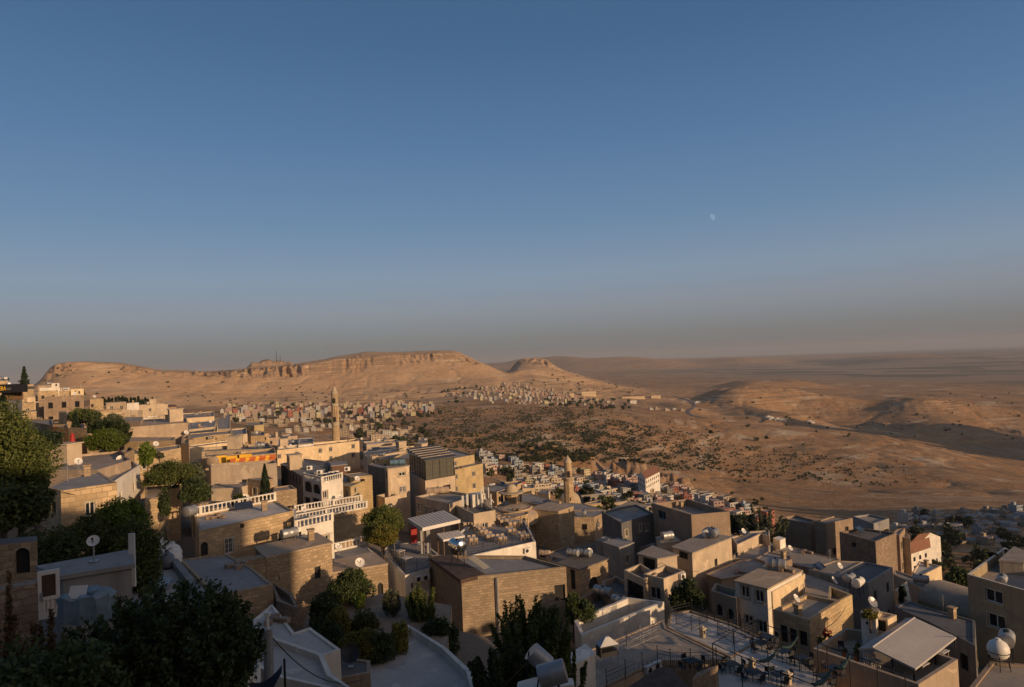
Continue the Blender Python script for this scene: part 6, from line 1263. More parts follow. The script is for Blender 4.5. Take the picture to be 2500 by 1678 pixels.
# yellow cafe furniture and sign board
v = info('grey rendered cafe')
for k in range(13):
    p = P2(12, 970 + k * 58, 1130 - k * 6.2, v['roof']); m = MB(); m.box(p + Vector((0, 0, .4)), (.8, .6, .7), .3); m.box(p + Vector((0, .35, .9)), (.8, .12, .5), .3); thing('cafe_sofa', m, M_YEL if k % 3 == 1 else M_ORANGE, f"{'yellow' if k % 3 == 1 else 'red-brown'} cafe seat, {['first','second','third','fourth','fifth','sixth','seventh','eighth','ninth','tenth','eleventh','twelfth','thirteenth'][k]} from the left on the grey cafe terrace", 'seat', 'seats on the grey cafe terrace')
for k, (X0, X1, Y) in enumerate([(700, 870, 1075), (870, 1060, 1080), (1095, 1310, 1050)]):
    a = P2(12, X0, Y + 40, v['roof']); b = P2(12, X1, Y + 25, v['roof']); b.z = a.z; c = (a + b) / 2; m = MB(); m.box((c.x, c.y, c.z + .75), ((b - a).length, .12, 1.5), math.atan2((b - a).y, (b - a).x)); thing('yellow_banner', m, M_YEL, f"bright yellow cloth panel behind the cafe seats, {['left', 'middle', 'right'][k]} one", 'banner', 'yellow cloth panels')
v = info('cafe building with a dark sign'); a = Vector(v['poly'][0]); b = Vector(v['poly'][1]); d = (b - a).normalized(); nr = Vector((d.y, -d.x))
def sign_on(v, face, R, X0, Y0, X1, Y1, mat, name, label, text=None, tmat=None, round_=False, tsize=1.0, tw=.08, font_y=0):
    a = Vector(v['poly'][face]); b = Vector(v['poly'][(face + 1) % len(v['poly'])]); d = (b - a).normalized(); nr = Vector((d.y, -d.x))
    def h_(X, Y): q = ray(*(S(R, X, Y))); t = a.dot(nr) / (q.x * nr.x + q.y * nr.y); return q * t
    c = h_((X0 + X1) / 2, (Y0 + Y1) / 2); w_ = (h_(X1, (Y0 + Y1) / 2) - h_(X0, (Y0 + Y1) / 2)).length; hg = h_((X0 + X1) / 2, Y0).z - h_((X0 + X1) / 2, Y1).z; az = math.atan2(d.y, d.x); n3 = Vector((nr.x, nr.y, 0))
    root = empty(name, c + n3 * .1, az); tag(root, label, 'sign')
    if mat:
        m = MB()
        if round_: m.lathe((0, -.06, 0), [(0, 0), (hg / 2, 0), (hg / 2, .06), (hg / 2 - .08, .08), (0, .08)], 28, axis=(0, -1, 0), cap=False)
        else: m.box((0, 0, 0), (w_, tw, hg))
        part(root, 'board', m, mat)
    if text:
        for li, line in enumerate(text):
            cu = bpy.data.curves.new('lettering', 'FONT'); cu.body = line; cu.size = tsize; cu.align_x = 'CENTER'; cu.align_y = 'CENTER'; cu.extrude = .02; tmp = bpy.data.objects.new('t', cu); COL.objects.link(tmp)
            dg = bpy.context.evaluated_depsgraph_get(); me = bpy.data.meshes.new_from_object(tmp.evaluated_get(dg)); bpy.data.objects.remove(tmp)
            me.materials.clear(); me.materials.append(tmat or M_PLAST); o = bpy.data.objects.new('lettering', me); COL.objects.link(o); o.parent = root; o.rotation_euler = (math.pi / 2, 0, 0); o.location = (0, -.16, (len(text) / 2 - .5 - li) * tsize * 1.05 + font_y)
    return root
sign_on(v, 0, 12, 865, 930, 1088, 1045, flat((.05, .03, .02), .8, 0, 'dark_board'), 'sign_board', 'dark wooden board behind the yellow cafe seats')
sign_on(v, 0, 12, 938, 948, 1002, 1012, M_PLAST, 'round_sign', 'round white sign on the dark cafe board', ['ye'], M_IRON, True, .5)
v = info('ochre building with two rows'); sign_on(v, 0, 12, 510, 610, 635, 655, M_IRON, 'oval_sign', 'dark oval name plate on the ochre wall', ['CAFE'], M_PLAST, False, .55); sign_on(v, 0, 12, 680, 615, 830, 660, None, 'wall_lettering', 'thin cursive lettering on the ochre wall', ['Marangoz'], M_IRON, False, .75)
v = info('beige stair tower house'); sign_on(info('stepped lower annex'), 1, 13, 745, 1195, 832, 1290, M_IRON, 'round_sign', 'round dark sign with white lettering on the beige annex', ['ela'], M_PLAST, True, .5)
sign_on(info('ochre hotel block'), 1, 13, 130, 920, 250, 1070, None, 'emblem_lettering', 'sun emblem lettering on the ochre hotel wall', ['MARIDIN'], M_IRON, False, .42, font_y=-.5)
v = info('ochre hotel block'); 
def sun_emblem():
    a = Vector(v['poly'][1]); b = Vector(v['poly'][2]); d = (b - a).normalized(); nr = Vector((d.y, -d.x)); q = ray(*S(13, 190, 965)); t = a.dot(nr) / (q.x * nr.x + q.y * nr.y); c = q * t; root = empty('sun_emblem', c + Vector((nr.x, nr.y, 0)) * .06, math.atan2(d.y, d.x)); tag(root, 'iron sun emblem on the ochre hotel wall', 'emblem'); m = MB()
    for k in range(8):
        a_ = k * math.pi / 4; m.tube((math.cos(a_) * .16, 0, math.sin(a_) * .16), (math.cos(a_) * .42, 0, math.sin(a_) * .42), .05, .01, n=5)
    part(root, 'rays', m, M_IRON); m = MB(); m.lathe((0, 0, 0), [(.18, 0), (.18, .04), (.12, .04)], 16, axis=(0, -1, 0)); part(root, 'disc', m, M_IRON)
sun_emblem()
# left edge: lettered sign on a black pergola, round lamp sign, parasols
ps = px_at(11, 60, 490, 90); root = empty('lettered_sign', ps, .12); tag(root, 'black sign with yellow capital letters at the left edge', 'sign'); m = MB(); m.box((0, 0, 0), (11, .2, 3.1 * .9)); part(root, 'board', m, M_IRON)
cu = bpy.data.curves.new('lettering', 'FONT'); cu.body = 'ERA'; cu.size = 2.0; cu.align_x = 'CENTER'; cu.align_y = 'CENTER'; cu.extrude = .04; tmp = bpy.data.objects.new('t', cu); COL.objects.link(tmp); me = bpy.data.meshes.new_from_object(tmp.evaluated_get(bpy.context.evaluated_depsgraph_get())); bpy.data.objects.remove(tmp); me.materials.clear(); me.materials.append(M_YEL); o = bpy.data.objects.new('lettering', me); COL.objects.link(o); o.parent = root; o.rotation_euler = (math.pi / 2, 0, 0); o.location = (0, -.2, 0); o.scale = (.48, 1, .62); root.scale = (.42, 1, .32)
zt_ = px_at(11, 200, 490, 91).z; zb2 = px_at(11, 200, 690, 91).z; root = empty('pergola', px_at(11, 200, 690, 91)); tag(root, 'dark pergola with slim columns at the left edge', 'pergola')
for k, X in enumerate([180, 235, 290, 340, 372, 60, 110]): a = px_at(11, X, 690, 91); m = MB(); m.box((a.x, a.y, (zt_ + zb2) / 2), (.22, .22, zt_ - zb2)); m.build('column', M_WOOD, root)
a = px_at(11, -40, 490, 91); b = px_at(11, 440, 490, 91); m = MB(); m.box(((a.x + b.x) / 2, a.y + 2, zt_), ((b - a).length, 5, .25), math.atan2((b - a).y, (b - a).x)); m.build('roof', M_IRON, root)
for k, (X, Y0, Y1, D_, lab) in enumerate([(640, 1400, 1660, 88, 'closed red parasol beside the big evergreen'), (1255, 1250, 1560, 98, 'closed red parasol in front of the ashlar wall')]):
    a = px_at(11, X, Y1, D_); tpz = px_at(11, X, Y0, D_).z; root = empty('parasol', a); tag(root, lab, 'parasol', 'closed red parasols'); L_ = tpz - a.z; m = MB(); m.tube(a, a + Vector((0, 0, L_)), .04); m.build('pole', M_WOOD, root); m = MB(); m.lathe(a + Vector((0, 0, L_ * .28)), [(.18, 0), (.36, L_ * .02), (.3, L_ * .25), (.2, L_ * .5), (.24, L_ * .58), (.1, L_ * .68), (.01, L_ * .72)], 10); m.build('canopy', M_RED, root, smooth=True)
a = px_at(11, 585, 1305, 84); root = empty('round_sign', a, .2); tag(root, 'round black and white sign in front of the cedar branches', 'sign'); m = MB(); m.lathe((0, 0, 0), [(0, 0), (.46, 0), (.46, .08), (.38, .1), (0, .1)], 24, axis=(0, -1, 0), cap=False); part(root, 'board', m, M_IRON); m = MB(); m.lathe((0, -.1, 0), [(0, .02), (.2, .02), (.2, .03), (0, .03)], 12, axis=(0, -1, 0), cap=False); part(root, 'disc', m, M_PLAST)
m = MB(); a = px_at(11, 250, 1320, 60); m.box(a, (.35, .1, .45), .2); thing('shop_sign', m, M_ORANGE, 'small orange sign half hidden in the big evergreen', 'sign')
# wall lamp on the big-block house, chimney-like boxes, drain pipe
a = px_at(1, 515, 1400, 65.5); root = empty('wall_lamp', a); tag(root, 'black iron wall lamp on the big-block stone house', 'lamp'); m = MB(); m.lathe(a, [(.02, -.2), (.14, -.1), (.18, .18), (.04, .34), (.01, .42)], 8); m.build('lantern', M_IRON, root); m = MB(); m.tube(a + Vector((0, 0, .35)), a + Vector((.4, .5, .35)), .025); m.tube(a + Vector((.05, .05, .3)), a + Vector((.05, .05, -3)), .02); m.build('bracket', M_IRON, root)
v = info('tall unplastered'); q = ray(*S(6, 2160, 600)); a_ = Vector(v['poly'][0]); b_ = Vector(v['poly'][1]); d = (b_ - a_).normalized(); nr = Vector((d.y, -d.x)); c = q * (a_.dot(nr) / (q.x * nr.x + q.y * nr.y)) + Vector((nr.x, nr.y, 0)) * .15
m = MB(); m.tube((c.x, c.y, v['z'] - .3), (c.x, c.y, v['z'] - 9), .11, n=10); m.tube((c.x - .16, c.y, v['z'] - .3), (c.x - .16, c.y, v['z'] - 9), .03, n=6); thing('drain_pipe', m, M_METAL, 'grey drain pipe running down the tall block house', 'pipe')
m = MB(); z9 = v['roof']; f4 = [P2(18, X, Y, z9 + .55) for X, Y in ((200, 830), (740, 1215), (1160, 1110), (560, 770))]; m.prism([(p.x, p.y) for p in f4], z9 + .005, z9 + .36, 0); thing('roof_deck', m, M_RUST, 'rusty brown sheet deck on the corner of the tall block house', 'roof deck')
a = P2(18, 860, 860, z9 + 2.0); b = P2(18, 1150, 1065, z9 + .3); m = MB(); 
for k in range(6): m.tube(a + Vector((.1 * k, .12 * k, 0)), b + Vector((.1 * k, .12 * k, 0)), .045, n=6)
thing('tube_collector', m, M_METAL, 'sloping tube solar collector beside the steel tank', 'solar collector')
for k, (a_, b_) in enumerate([((205, 30), (205, 130)), ((240, 75), (240, 130))]):
    a = atd(S(2, a_[0] - 8, a_[1] + 22), 2900); b = atd(S(2, b_[0] - 8, b_[1]), 2900); m = MB(); m.tube((a.x, a.y, b.z - 15), (a.x, a.y, a.z), 1.5, .7, 5); thing('radio_mast', m, M_IRON, f"thin radio mast on the mesa skyline, {['taller left', 'shorter right'][k]} one", 'mast', 'radio masts on the mesa')
# overhead cables strung between roofs
def cable(lab, a, b, sag):
    m = MB(); prev = a
    for k in range(1, 15): t = k / 14; p = a.lerp(b, t) - Vector((0, 0, 4 * sag * t * (1 - t))); m.tube(prev, p, .022, n=4, caps=False); prev = p
    thing('overhead_cable', m, M_IRON, lab, 'cable', 'overhead cables')
for k, (A_, B_, sg) in enumerate([((7, 1100, 300, 90), (7, 1700, 540, 78), .8), ((8, 1900, 1120, 62), (8, 1230, 800, 76), 1.0), ((6, 110, 1060, 30), (6, 960, 1500, 34), .9), ((1, 470, 1290, 62), (1, 1640, 1300, 72), 1.0), ((2, 300, 1500, 84), (2, 1090, 1480, 92), .8), ((8, 480, 1050, 60), (8, 750, 850, 70), .6), ((7, 480, 240, 110), (7, 1480, 190, 96), .9), ((5, 2100, 1500, 30), (5, 2300, 1370, 34), .2)]):
    cable(f"thin black cable {['over the shaded yards', 'from the ochre tower to the dark roof', 'from the street lamp post across the white roof', 'in front of the big-block house', 'across the street by the balustrades', 'on the lit wall of the three-door house', 'between the stone tower and the tan house', 'beside the wooden poles'][k]}", px_at(*A_), px_at(*B_), sg)
# ------------------------------------------------------------------ clutter on every roof
_cm = {}
def shared(nm, mb, mt):
    if nm not in _cm: o = mb.build(nm, mt, None, smooth=False, origin=(0, 0, 0)); _cm[nm] = o.data; bpy.data.objects.remove(o)
    return _cm[nm]
def clutter():
    srcs = {}
    c1 = water_tank('t', 0, 0, -1, 1.6, .45, 0) if False else None
    rr = random.Random(77); INV = list(INFO.items())
    for lab, v in INV:
        if any(w in lab for w in ('wall', 'parapet', 'pillar', 'restaurant', 'cafe', 'courtyard', 'corner', 'minaret base', 'raised', 'curtain')) or v['zb'] > v['z'] - 2.5: continue
        poly = [Vector(p) for p in v['poly']]; n = len(poly); cen = sum(poly, Vector((0, 0))) / n; dist = cen.length
        area = abs(sum(poly[i].x * poly[(i + 1) % n].y - poly[(i + 1) % n].x * poly[i].y for i in range(n))) / 2
        if area < 14 or v['zb'] > 50: continue
        def spot():
            i = rr.randrange(n); w1, w2 = rr.uniform(.15, .6), rr.uniform(.15, .6); a = poly[i]; b = poly[(i + 1) % n]; p = cen.lerp(a.lerp(b, w1), .35 + w2 * .7); return Vector((p.x, p.y, v['roof'] + .005))
        sub = lab.split(' with ')[0].split(' behind ')[0]; sub = ' '.join(lab.split()[:13])
        kinds = ['tank', 'dish', 'chimney', 'boxes', 'pipe', 'hut', 'panel']; rr.shuffle(kinds)
        for kd in kinds[:rr.choice([1, 2, 2, 3]) + (1 if area > 90 else 0)]:
            p = spot()
            if kd == 'tank':
                L_, r_ = 1.5, .42
                if 'tank' not in srcs: srcs['tank'] = water_tank('x', 1250, 1400, -20, L_, r_, 0, None, .35); c = srcs['tank']
                else: c = copy_tree(srcs['tank'])
                c.location = p; c.rotation_euler = (0, 0, rr.uniform(0, 3)); c['label'] = 'grey tank on ' + sub
            elif kd == 'dish':
                if 'dish' not in srcs: srcs['dish'] = dish('x', 0, 0, 0, .8, 2.4, world=p, mast=.7); c = srcs['dish']
                else: c = copy_tree(srcs['dish'])
                c.location = p; c.rotation_euler = (0, 0, rr.uniform(-.2, .2)); c['label'] = 'dish on ' + sub
            elif kd == 'chimney':
                if kd not in srcs:
                    m = MB(); m.box((0, 0, .45), (.5, .5, .9)); m.box((0, 0, .96), (.66, .66, .1)); srcs[kd] = thing('chimney', m, M_ST2, 'x', 'chimney', 'roof chimneys', origin=(0, 0, 0)); c = srcs[kd]
                else: c = copy_tree(srcs[kd])
                c.location = p; c.rotation_euler = (0, 0, .5); c['label'] = 'stubby chimney on ' + sub
            elif kd == 'boxes':
                if kd not in srcs:
                    m = MB(); r2 = random.Random(9)
                    for q in range(7): m.box((r2.uniform(-.8, .8), r2.uniform(-.6, .6), .15), (r2.uniform(.2, .8), r2.uniform(.2, .5), r2.uniform(.15, .5)), r2.uniform(0, 3))
                    srcs[kd] = thing('scrap_heap', m, M_BR, 'x', 'scrap heap', 'scrap heaps on roofs', origin=(0, 0, 0)); c = srcs[kd]
                else: c = copy_tree(srcs[kd])
                c.location = p; c.rotation_euler = (0, 0, rr.uniform(0, 3)); c['label'] = 'scrap heap on ' + sub
            elif kd == 'pipe':
                if kd not in srcs:
                    m = MB(); m.tube((0, 0, 0), (0, 0, 1.9), .03, n=6)
                    for q in range(6): m.tube((-.4 + q * .03, 0, 1.2 + q * .12), (.4 - q * .03, 0, 1.2 + q * .12), .012, n=4)
                    srcs[kd] = thing('tv_aerial', m, M_METAL, 'x', 'aerial', 'television aerials', origin=(0, 0, 0)); c = srcs[kd]
                else: c = copy_tree(srcs[kd])
                c.location = p; c.rotation_euler = (0, 0, rr.uniform(0, 3)); c['label'] = 'thin aerial on ' + sub
            elif kd == 'hut' and area > 60 and dist > 88:
                if kd not in srcs:
                    m = MB(); m.box((0, 0, 1.1), (2.2, 1.9, 2.2)); m.box((0, 0, 2.26), (2.5, 2.2, .12)); srcs[kd] = thing('stair_head', m, M_TAN, 'x', 'stair head', 'roof stair heads', origin=(0, 0, 0)); c = srcs[kd]
                else: c = copy_tree(srcs[kd])
                c.location = p; c.rotation_euler = (0, 0, math.atan2((poly[1] - poly[0]).y, (poly[1] - poly[0]).x)); c['label'] = 'stair head on ' + sub
            elif kd == 'panel':
                if kd not in srcs:
                    m = MB(); m.box((0, 0, .55), (1.7, 1.0, .06), 0, 0, .6); m.tube((-.7, .35, 0), (-.7, .35, .8), .025); m.tube((.7, .35, 0), (.7, .35, .8), .025); srcs[kd] = thing('solar_panel', m, flat((.03, .04, .06), .25, 0, 'solar_glass'), 'x', 'solar panel', 'solar heater panels', origin=(0, 0, 0)); c = srcs[kd]
                else: c = copy_tree(srcs[kd])
                c.location = p; c.rotation_euler = (0, 0, rr.uniform(.4, 1.0)); c['label'] = 'solar panel on ' + sub
FILL = []; USED = set(); BASE = list(INFO.items())
def filler():
    """lesser houses that close the gaps of the old town"""
    rr = random.Random(31); polys = [([Vector(p) for p in v['poly']]) for v in INFO.values()]; occ = [(sum(q, Vector((0, 0))) / len(q), max((p - sum(q, Vector((0, 0))) / len(q)).length for p in q)) for q in polys]
    walls = [M_ST, M_ST2, M_TAN, M_BE, M_BRL, M_CR, M_WH, M_GR, M_BR]; names = {id(M_ST): 'sandstone', id(M_ST2): 'brown stone', id(M_TAN): 'tan', id(M_BE): 'beige', id(M_BRL): 'light brown', id(M_CR): 'cream', id(M_WH): 'whitewashed', id(M_GR): 'grey', id(M_BR): 'dark brown'}
    cnt = 0; tries = 0; cntz = {}
    while cnt < 88 and tries < 9000:
        tries += 1; px = rr.uniform(60, 2380); r = rr.uniform(62, 360)
        if px > 1000 or px < 330 and r > 250 or (px > 2050 and r > 110) or (560 < px < 920 and 125 < r < 260) or r < 98 or (1000 < px < 1450 and r < 175): continue
        d = ray(px, 900); k = r / math.hypot(d.x, d.y); c = Vector((d.x * k, d.y * k)); w_ = rr.uniform(5, 9) * (1 + r / 900); dp = rr.uniform(5, 7.5) * (1 + r / 900); az = .35 + rr.uniform(-.3, .3)
        R_ = math.hypot(w_, dp) / 2
        bad = False
        for (oc, orr), q in zip(occ, polys):
            if (oc - c).length > orr + R_: continue
            n = len(q); inside = all((q[(i + 1) % n] - q[i]).cross(c - q[i]) > -R_ * .78 * (q[(i + 1) % n] - q[i]).length for i in range(n))
            if inside: bad = True; break
        if bad: continue
        z0 = float(near_z(c.x, c.y)) if r < 235 else None
        if z0 is None: z0 = float(near_z(c.x, c.y)) * (1 - min(1, max(0, (r - 235) / 95))) + min(1, max(0, (r - 235) / 95)) * float(np.interp(math.atan2(c.x, c.y), azs, KZ[0]))
        if r > 330: z0 = float(np.interp(r, [330, 450], [np.interp(math.atan2(c.x, c.y), azs, KZ[0]), np.interp(math.atan2(c.x, c.y), azs, KZ[1])]))
        hh = rr.choice([3.2, 3.6, 4.2, 6.2]); ca, sa = math.cos(az), math.sin(az); P = [(c.x + x * ca - y * sa, c.y + x * sa + y * ca) for x, y in ((-w_/2, -dp/2), (w_/2, -dp/2), (w_/2, dp/2), (-w_/2, dp/2))]
        wl = rr.choice(walls if r < 200 else walls[:7]); zone = 'under the long white building' if px < 1000 and r > 200 else ('in the left quarter' if px < 600 else ('in the middle quarter' if px < 1250 else 'in the right quarter'))
        key = (names[id(wl)], zone); cntz[key] = cntz.get(key, 0) + 1
        for nl, nv in sorted(BASE, key=lambda kv: (Vector((sum(p[0] for p in kv[1]['poly']) / len(kv[1]['poly']), sum(p[1] for p in kv[1]['poly']) / len(kv[1]['poly']))) - c).length):
            lab = f"small {names[id(wl)]} infill house next to the {' '.join(nl.split()[:8])}"
            if lab not in USED: USED.add(lab); break
        FILL.append((lab, P, z0, hh, wl, rr.random())); occ.append((c, R_)); polys.append([Vector(p) for p in P]); cnt += 1
    for lab, P, z0, hh, wl, rv in FILL:
        z = z0 + hh; root = empty('house', ((P[0][0] + P[2][0]) / 2, (P[0][1] + P[2][1]) / 2, z0)); tag(root, lab, 'house'); holes = {i: [] for i in range(4)}; rr2 = random.Random(lab)
        for i in range(4):
            L = (Vector(P[(i + 1) % 4]) - Vector(P[i])).length; k = rr2.randint(1, 3)
            for fl in range(1 if hh < 5 else 2):
                for q in range(k): uc = L * (q + .5) / k; holes[i].append((uc - .4, z - 2.3 - fl * 2.9, uc + .4, z - 1.1 - fl * 2.9))
        mb = MB(); PF = [wall_grid(mb, P[i], P[(i + 1) % 4], z0 - 7, z, holes[i], uoff=i * 5.1)[0] for i in range(4)]; inn = inset(P, .22); pr = .35
        for i in range(4):
            a, b, c_, d_ = P[i], P[(i + 1) % 4], inn[(i + 1) % 4], inn[i]; mb.face([(a[0], a[1], z), (b[0], b[1], z), (c_[0], c_[1], z), (d_[0], d_[1], z)]); mb.face([(c_[0], c_[1], z - pr), (d_[0], d_[1], z - pr), (d_[0], d_[1], z), (c_[0], c_[1], z)])
        mb.build('wall', wl, root); rf = MB(); rf.face([(p[0], p[1], z - pr) for p in inn]); rf.build('roof', [M_RC, M_RW, M_RD, M_RWH][int(rv * 4)], root)
        for i in range(4):
            for h_ in holes[i]: make_window(PF[i], h_, ['w', 'k', 'd', 'arch'][int(rv * 37) % 4], root)
        INFO[lab] = dict(root=root, poly=P, z=z, roof=z - pr, P=None, zb=z0)
# ------------------------------------------------------------------ trees near the camera
def T(label, R, X, Y, D, rx, rz, n, size, mat, kind='round', seed=1, th=1.2, name='tree', cat='tree', group=None):
    p = px_at(R, X, Y, D)
    if cat in ('bush', 'vine', 'shrub', 'plant'): p.z -= rz * .55; rz *= 1.55; n = int(n * 1.3)
    tree(label, p, rx, rz, n, size, mat, kind, seed, th, name, cat, group); CONTROL.append((p.x, p.y, p.z - rz - th * .8))
T('huge leafy evergreen filling the left edge', 0, 12, 1150, 46, 2.55, 4.1, 40000, .105, L_GREEN, 'round', 3, 3.0, 'evergreen_tree')
T('dark conifer top rising above the big evergreen', 0, 8, 1040, 50, 1.9, 1.9, 9000, .12, L_PINE, 'conifer', 4, 4.0, 'conifer_tree')
T('dark layered cedar reaching over the shaded roof', 0, 80, 1078, 50, 1.7, .85, 5000, .14, L_PINE, 'round', 5, 5.0, 'cedar_tree')
T('lower evergreen clump under the cedar at the left edge', 0, 40, 1245, 42, 1.9, 1.4, 5000, .15, L_GREEN, 'round', 6, 1.0, 'evergreen_tree')
T('leafy fig bush behind the far left stone arch', 0, 112, 1345, 39, 1.7, 1.4, 15000, .09, L_DARK, 'round', 7, 1.0, 'fig_bush', 'bush')
T('broad leafy bush behind the shed, left of the lime one', 0, 205, 1330, 41, 2.3, 1.5, 24000, .09, L_GREEN, 'round', 8, 1.0, 'leafy_bush', 'bush')
T('bright lime-green treetop catching the last sun', 0, 300, 1272, 43, 1.5, 1.3, 16000, .09, L_LIME, 'round', 9, 2.0, 'mulberry_tree')
T('dense bush between the lime treetop and the alley roof', 0, 325, 1330, 40, 1.6, 1.5, 18000, .09, L_GREEN, 'round', 10, 1.0, 'leafy_bush', 'bush')
T('large dark mulberry tree in the bottom left foreground', 0, 400, 1620, 21, 2.6, 1.9, 80000, .085, L_DARK, 'shoots', 11, 1.0, 'mulberry_tree')
T('dark mulberry side crown next to the pale slab roof', 0, 560, 1585, 25, 1.1, 1.3, 20000, .085, L_DARK, 'shoots', 12, 2.0, 'mulberry_tree')
T('dry brown shrub by the white door', 0, 95, 1590, 22, 1.3, 1.0, 7000, .08, L_DRY, 'shoots', 13, .3, 'dry_shrub', 'shrub')
T('dark dry shrub at the lower left edge', 0, -5, 1540, 22, .8, 1.3, 5000, .08, L_DRY, 'shoots', 14, .3, 'dry_shrub', 'shrub')
T('dark thicket under the white door', 0, 60, 1665, 19, 2.0, .8, 9000, .10, L_DARK, 'round', 15, .3, 'thicket', 'bush')
T('round tree beside the restaurant pavilion', 6, 1140, 110, 82, 2.6, 2.3, 22000, .13, L_GREEN, 'round', 16, 3.0)
T('brownish lower tree in front of the round tree', 6, 1150, 225, 78, 2.2, 1.3, 14000, .12, L_YEL, 'round', 17, 2.0)
T('dark tree in front of the domed old house', 6, 870, 690, 60, 1.9, 1.7, 20000, .11, L_DARK, 'round', 18, .4)
T('shadowed bush left of the dark tree', 6, 640, 830, 56, 1.4, 1.2, 6000, .14, L_DARK, 'round', 19, 1.0, 'bush', 'bush')
T('yellow-green lemon bush in the walled garden', 6, 740, 960, 53.5, 1.1, 1.1, 7000, .11, L_YEL, 'round', 20, .8, 'lemon_bush', 'bush')
T('low dark garden shrubs under the lemon bush', 6, 640, 1050, 52, 1.5, .9, 6000, .11, L_DARK, 'round', 21, .5, 'bush', 'bush')
T('slim lime sapling in the garden', 6, 940, 800, 56, .6, .7, 2500, .10, L_LIME, 'shoots', 22, .4, 'sapling')
T('grey-green olive tree in the garden', 6, 1225, 820, 56, .75, 1.3, 5000, .09, L_OLIVE, 'round', 23, .4, 'olive_tree')
T('spreading garden tree beside the block house', 6, 1500, 860, 55, 1.45, 1.7, 12000, .12, L_GREEN, 'shoots', 24, .4)
T('silver-tipped top of an olive by the restaurant', 6, 1470, 760, 58, .9, .6, 3000, .09, L_OLIVE, 'round', 25, .4, 'olive_tree')
T('dark shrubs at the foot of the block house', 6, 1650, 1080, 52, 1.5, 1.2, 7000, .13, L_DARK, 'round', 26, 1.0, 'bush', 'bush')
T('mid-green garden bush between lemon and olive', 6, 980, 980, 54, 1.2, .9, 6000, .11, L_GREEN, 'round', 27, .7, 'bush', 'bush')
T('golden grape vine on a trellis over the white roof', 6, 935, 1165, 48.8, 1.5, .8, 8000, .10, L_YEL, 'round', 28, .5, 'grape_vine', 'vine')
T('russet vine end clinging to the white parapet', 6, 1290, 1075, 49.5, .8, .9, 4500, .10, L_YEL, 'round', 29, .6, 'grape_vine', 'vine')
T('green vine bed between the golden and russet vines', 6, 1120, 1175, 48.5, 1.2, .8, 4500, .10, L_DARK, 'round', 30, .4, 'grape_vine', 'vine')
T('tall-shooted mulberry in front of the block house', 0, 1290, 1575, 40, 2.6, 2.5, 36000, .11, L_GREEN, 'shoots', 31, 1.0, 'mulberry_tree')
T('dark mulberry skirt beside the white kiosk', 0, 1225, 1650, 36, 1.9, 1.3, 14000, .125, L_DARK, 'shoots', 32, 1.0, 'mulberry_tree')
T('right fork of the tall mulberry near the kiosk', 0, 1392, 1625, 40, 1.1, 1.9, 7000, .125, L_GREEN, 'shoots', 33, 2.0, 'mulberry_tree')
T('slender cypress in front of the grey cafe wall', 0, 647, 1183, 90, .75, 2.5, 7000, .13, L_PINE, 'cypress', 34, .6, 'cypress_tree')
T('bright green round tree by the stepped stone house', 0, 258, 1077, 98, 2.3, 1.6, 14000, .15, L_LIME, 'round', 35, 2.0)
T('ivy column on the old stone house', 0, 359, 1112, 92, 1.0, 1.8, 4500, .17, L_LIME, 'round', 36, 1.5, 'ivy_tree')
T('small ivy patch beside the ivy column', 0, 389, 1113, 95, .6, .6, 1200, .14, L_OLIVE, 'round', 37, 1.0, 'ivy_patch', 'ivy')
T('wide feathery willow behind the balustrade house', 0, 415, 1160, 84, 3.1, 1.6, 22000, .12, L_GREEN, 'round', 38, 2.0, 'willow_tree')
T('olive-coloured tree beside the feathery willow', 0, 468, 1158, 88, 1.5, 1.5, 5000, .18, L_OLIVE, 'round', 39, 2.0)
T('dark round tree left of the grey cafe block', 0, 472, 1203, 80, 1.7, 1.6, 8000, .17, L_DARK, 'round', 40, 2.0)
T('low bush at the foot of the grey cafe block', 0, 585, 1220, 84, 1.0, .8, 2500, .16, L_GREEN, 'round', 41, .6, 'bush', 'bush')
T('long dark hedge of shrubs above the green tree', 0, 258, 1042, 118, 3.0, 1.5, 7000, .24, L_DARK, 'round', 42, 1.0, 'hedge_shrub', 'shrub')
T('dark shrub at the right end of the garden hedge', 0, 290, 1048, 114, 1.8, 1.5, 4000, .24, L_DARK, 'round', 43, 1.0, 'hedge_shrub', 'shrub')
T('small pointed fir in the hillside garden', 0, 184, 1032, 122, 1.2, 1.5, 2000, .22, L_PINE, 'conifer', 44, .8, 'fir_tree')
T('small tree in front of the blue and white house', 0, 146, 982, 205, 2.3, 1.3, 3000, .30, L_DARK, 'round', 45, 1.5)
T('olive-green garden row on the hillside', 0, 200, 1008, 140, 3.0, .8, 3500, .24, L_GREEN, 'round', 46, 1.0, 'garden_shrub', 'shrub')
T('garden shrubs at the end of the hillside row', 0, 222, 1014, 138, 1.6, .6, 1800, .24, L_DARK, 'round', 47, 1.0, 'garden_shrub', 'shrub')
T('reddish bush beside the brown long house', 0, 277, 1022, 130, 1.7, .9, 2500, .22, L_OLIVE, 'round', 48, 1.0, 'bush', 'bush')
T('solitary dark pine on the left skyline', 0, 59, 922, 190, 1.8, 2.6, 3500, .28, L_PINE, 'conifer', 49, 1.5, 'pine_tree')
T('creeper hanging in the narrow alley', 0, 402, 1232, 74, .6, 1.7, 3500, .14, L_DARK, 'round', 50, 1.0, 'creeper', 'creeper')
T('black-shadowed bush below the tan houses', 7, 1600, 720, 72, 1.9, 1.6, 7000, .17, L_DARK, 'round', 51, 1.0, 'bush', 'bush')
T('dark garden tree inside the walled yard', 7, 640, 900, 66, 1.6, 1.6, 6000, .15, L_DARK, 'round', 52, 1.0)
T('bush below the corner window of the block house', 7, 570, 790, 66, .8, 1.0, 2500, .14, L_DARK, 'round', 53, 1.0, 'bush', 'bush')
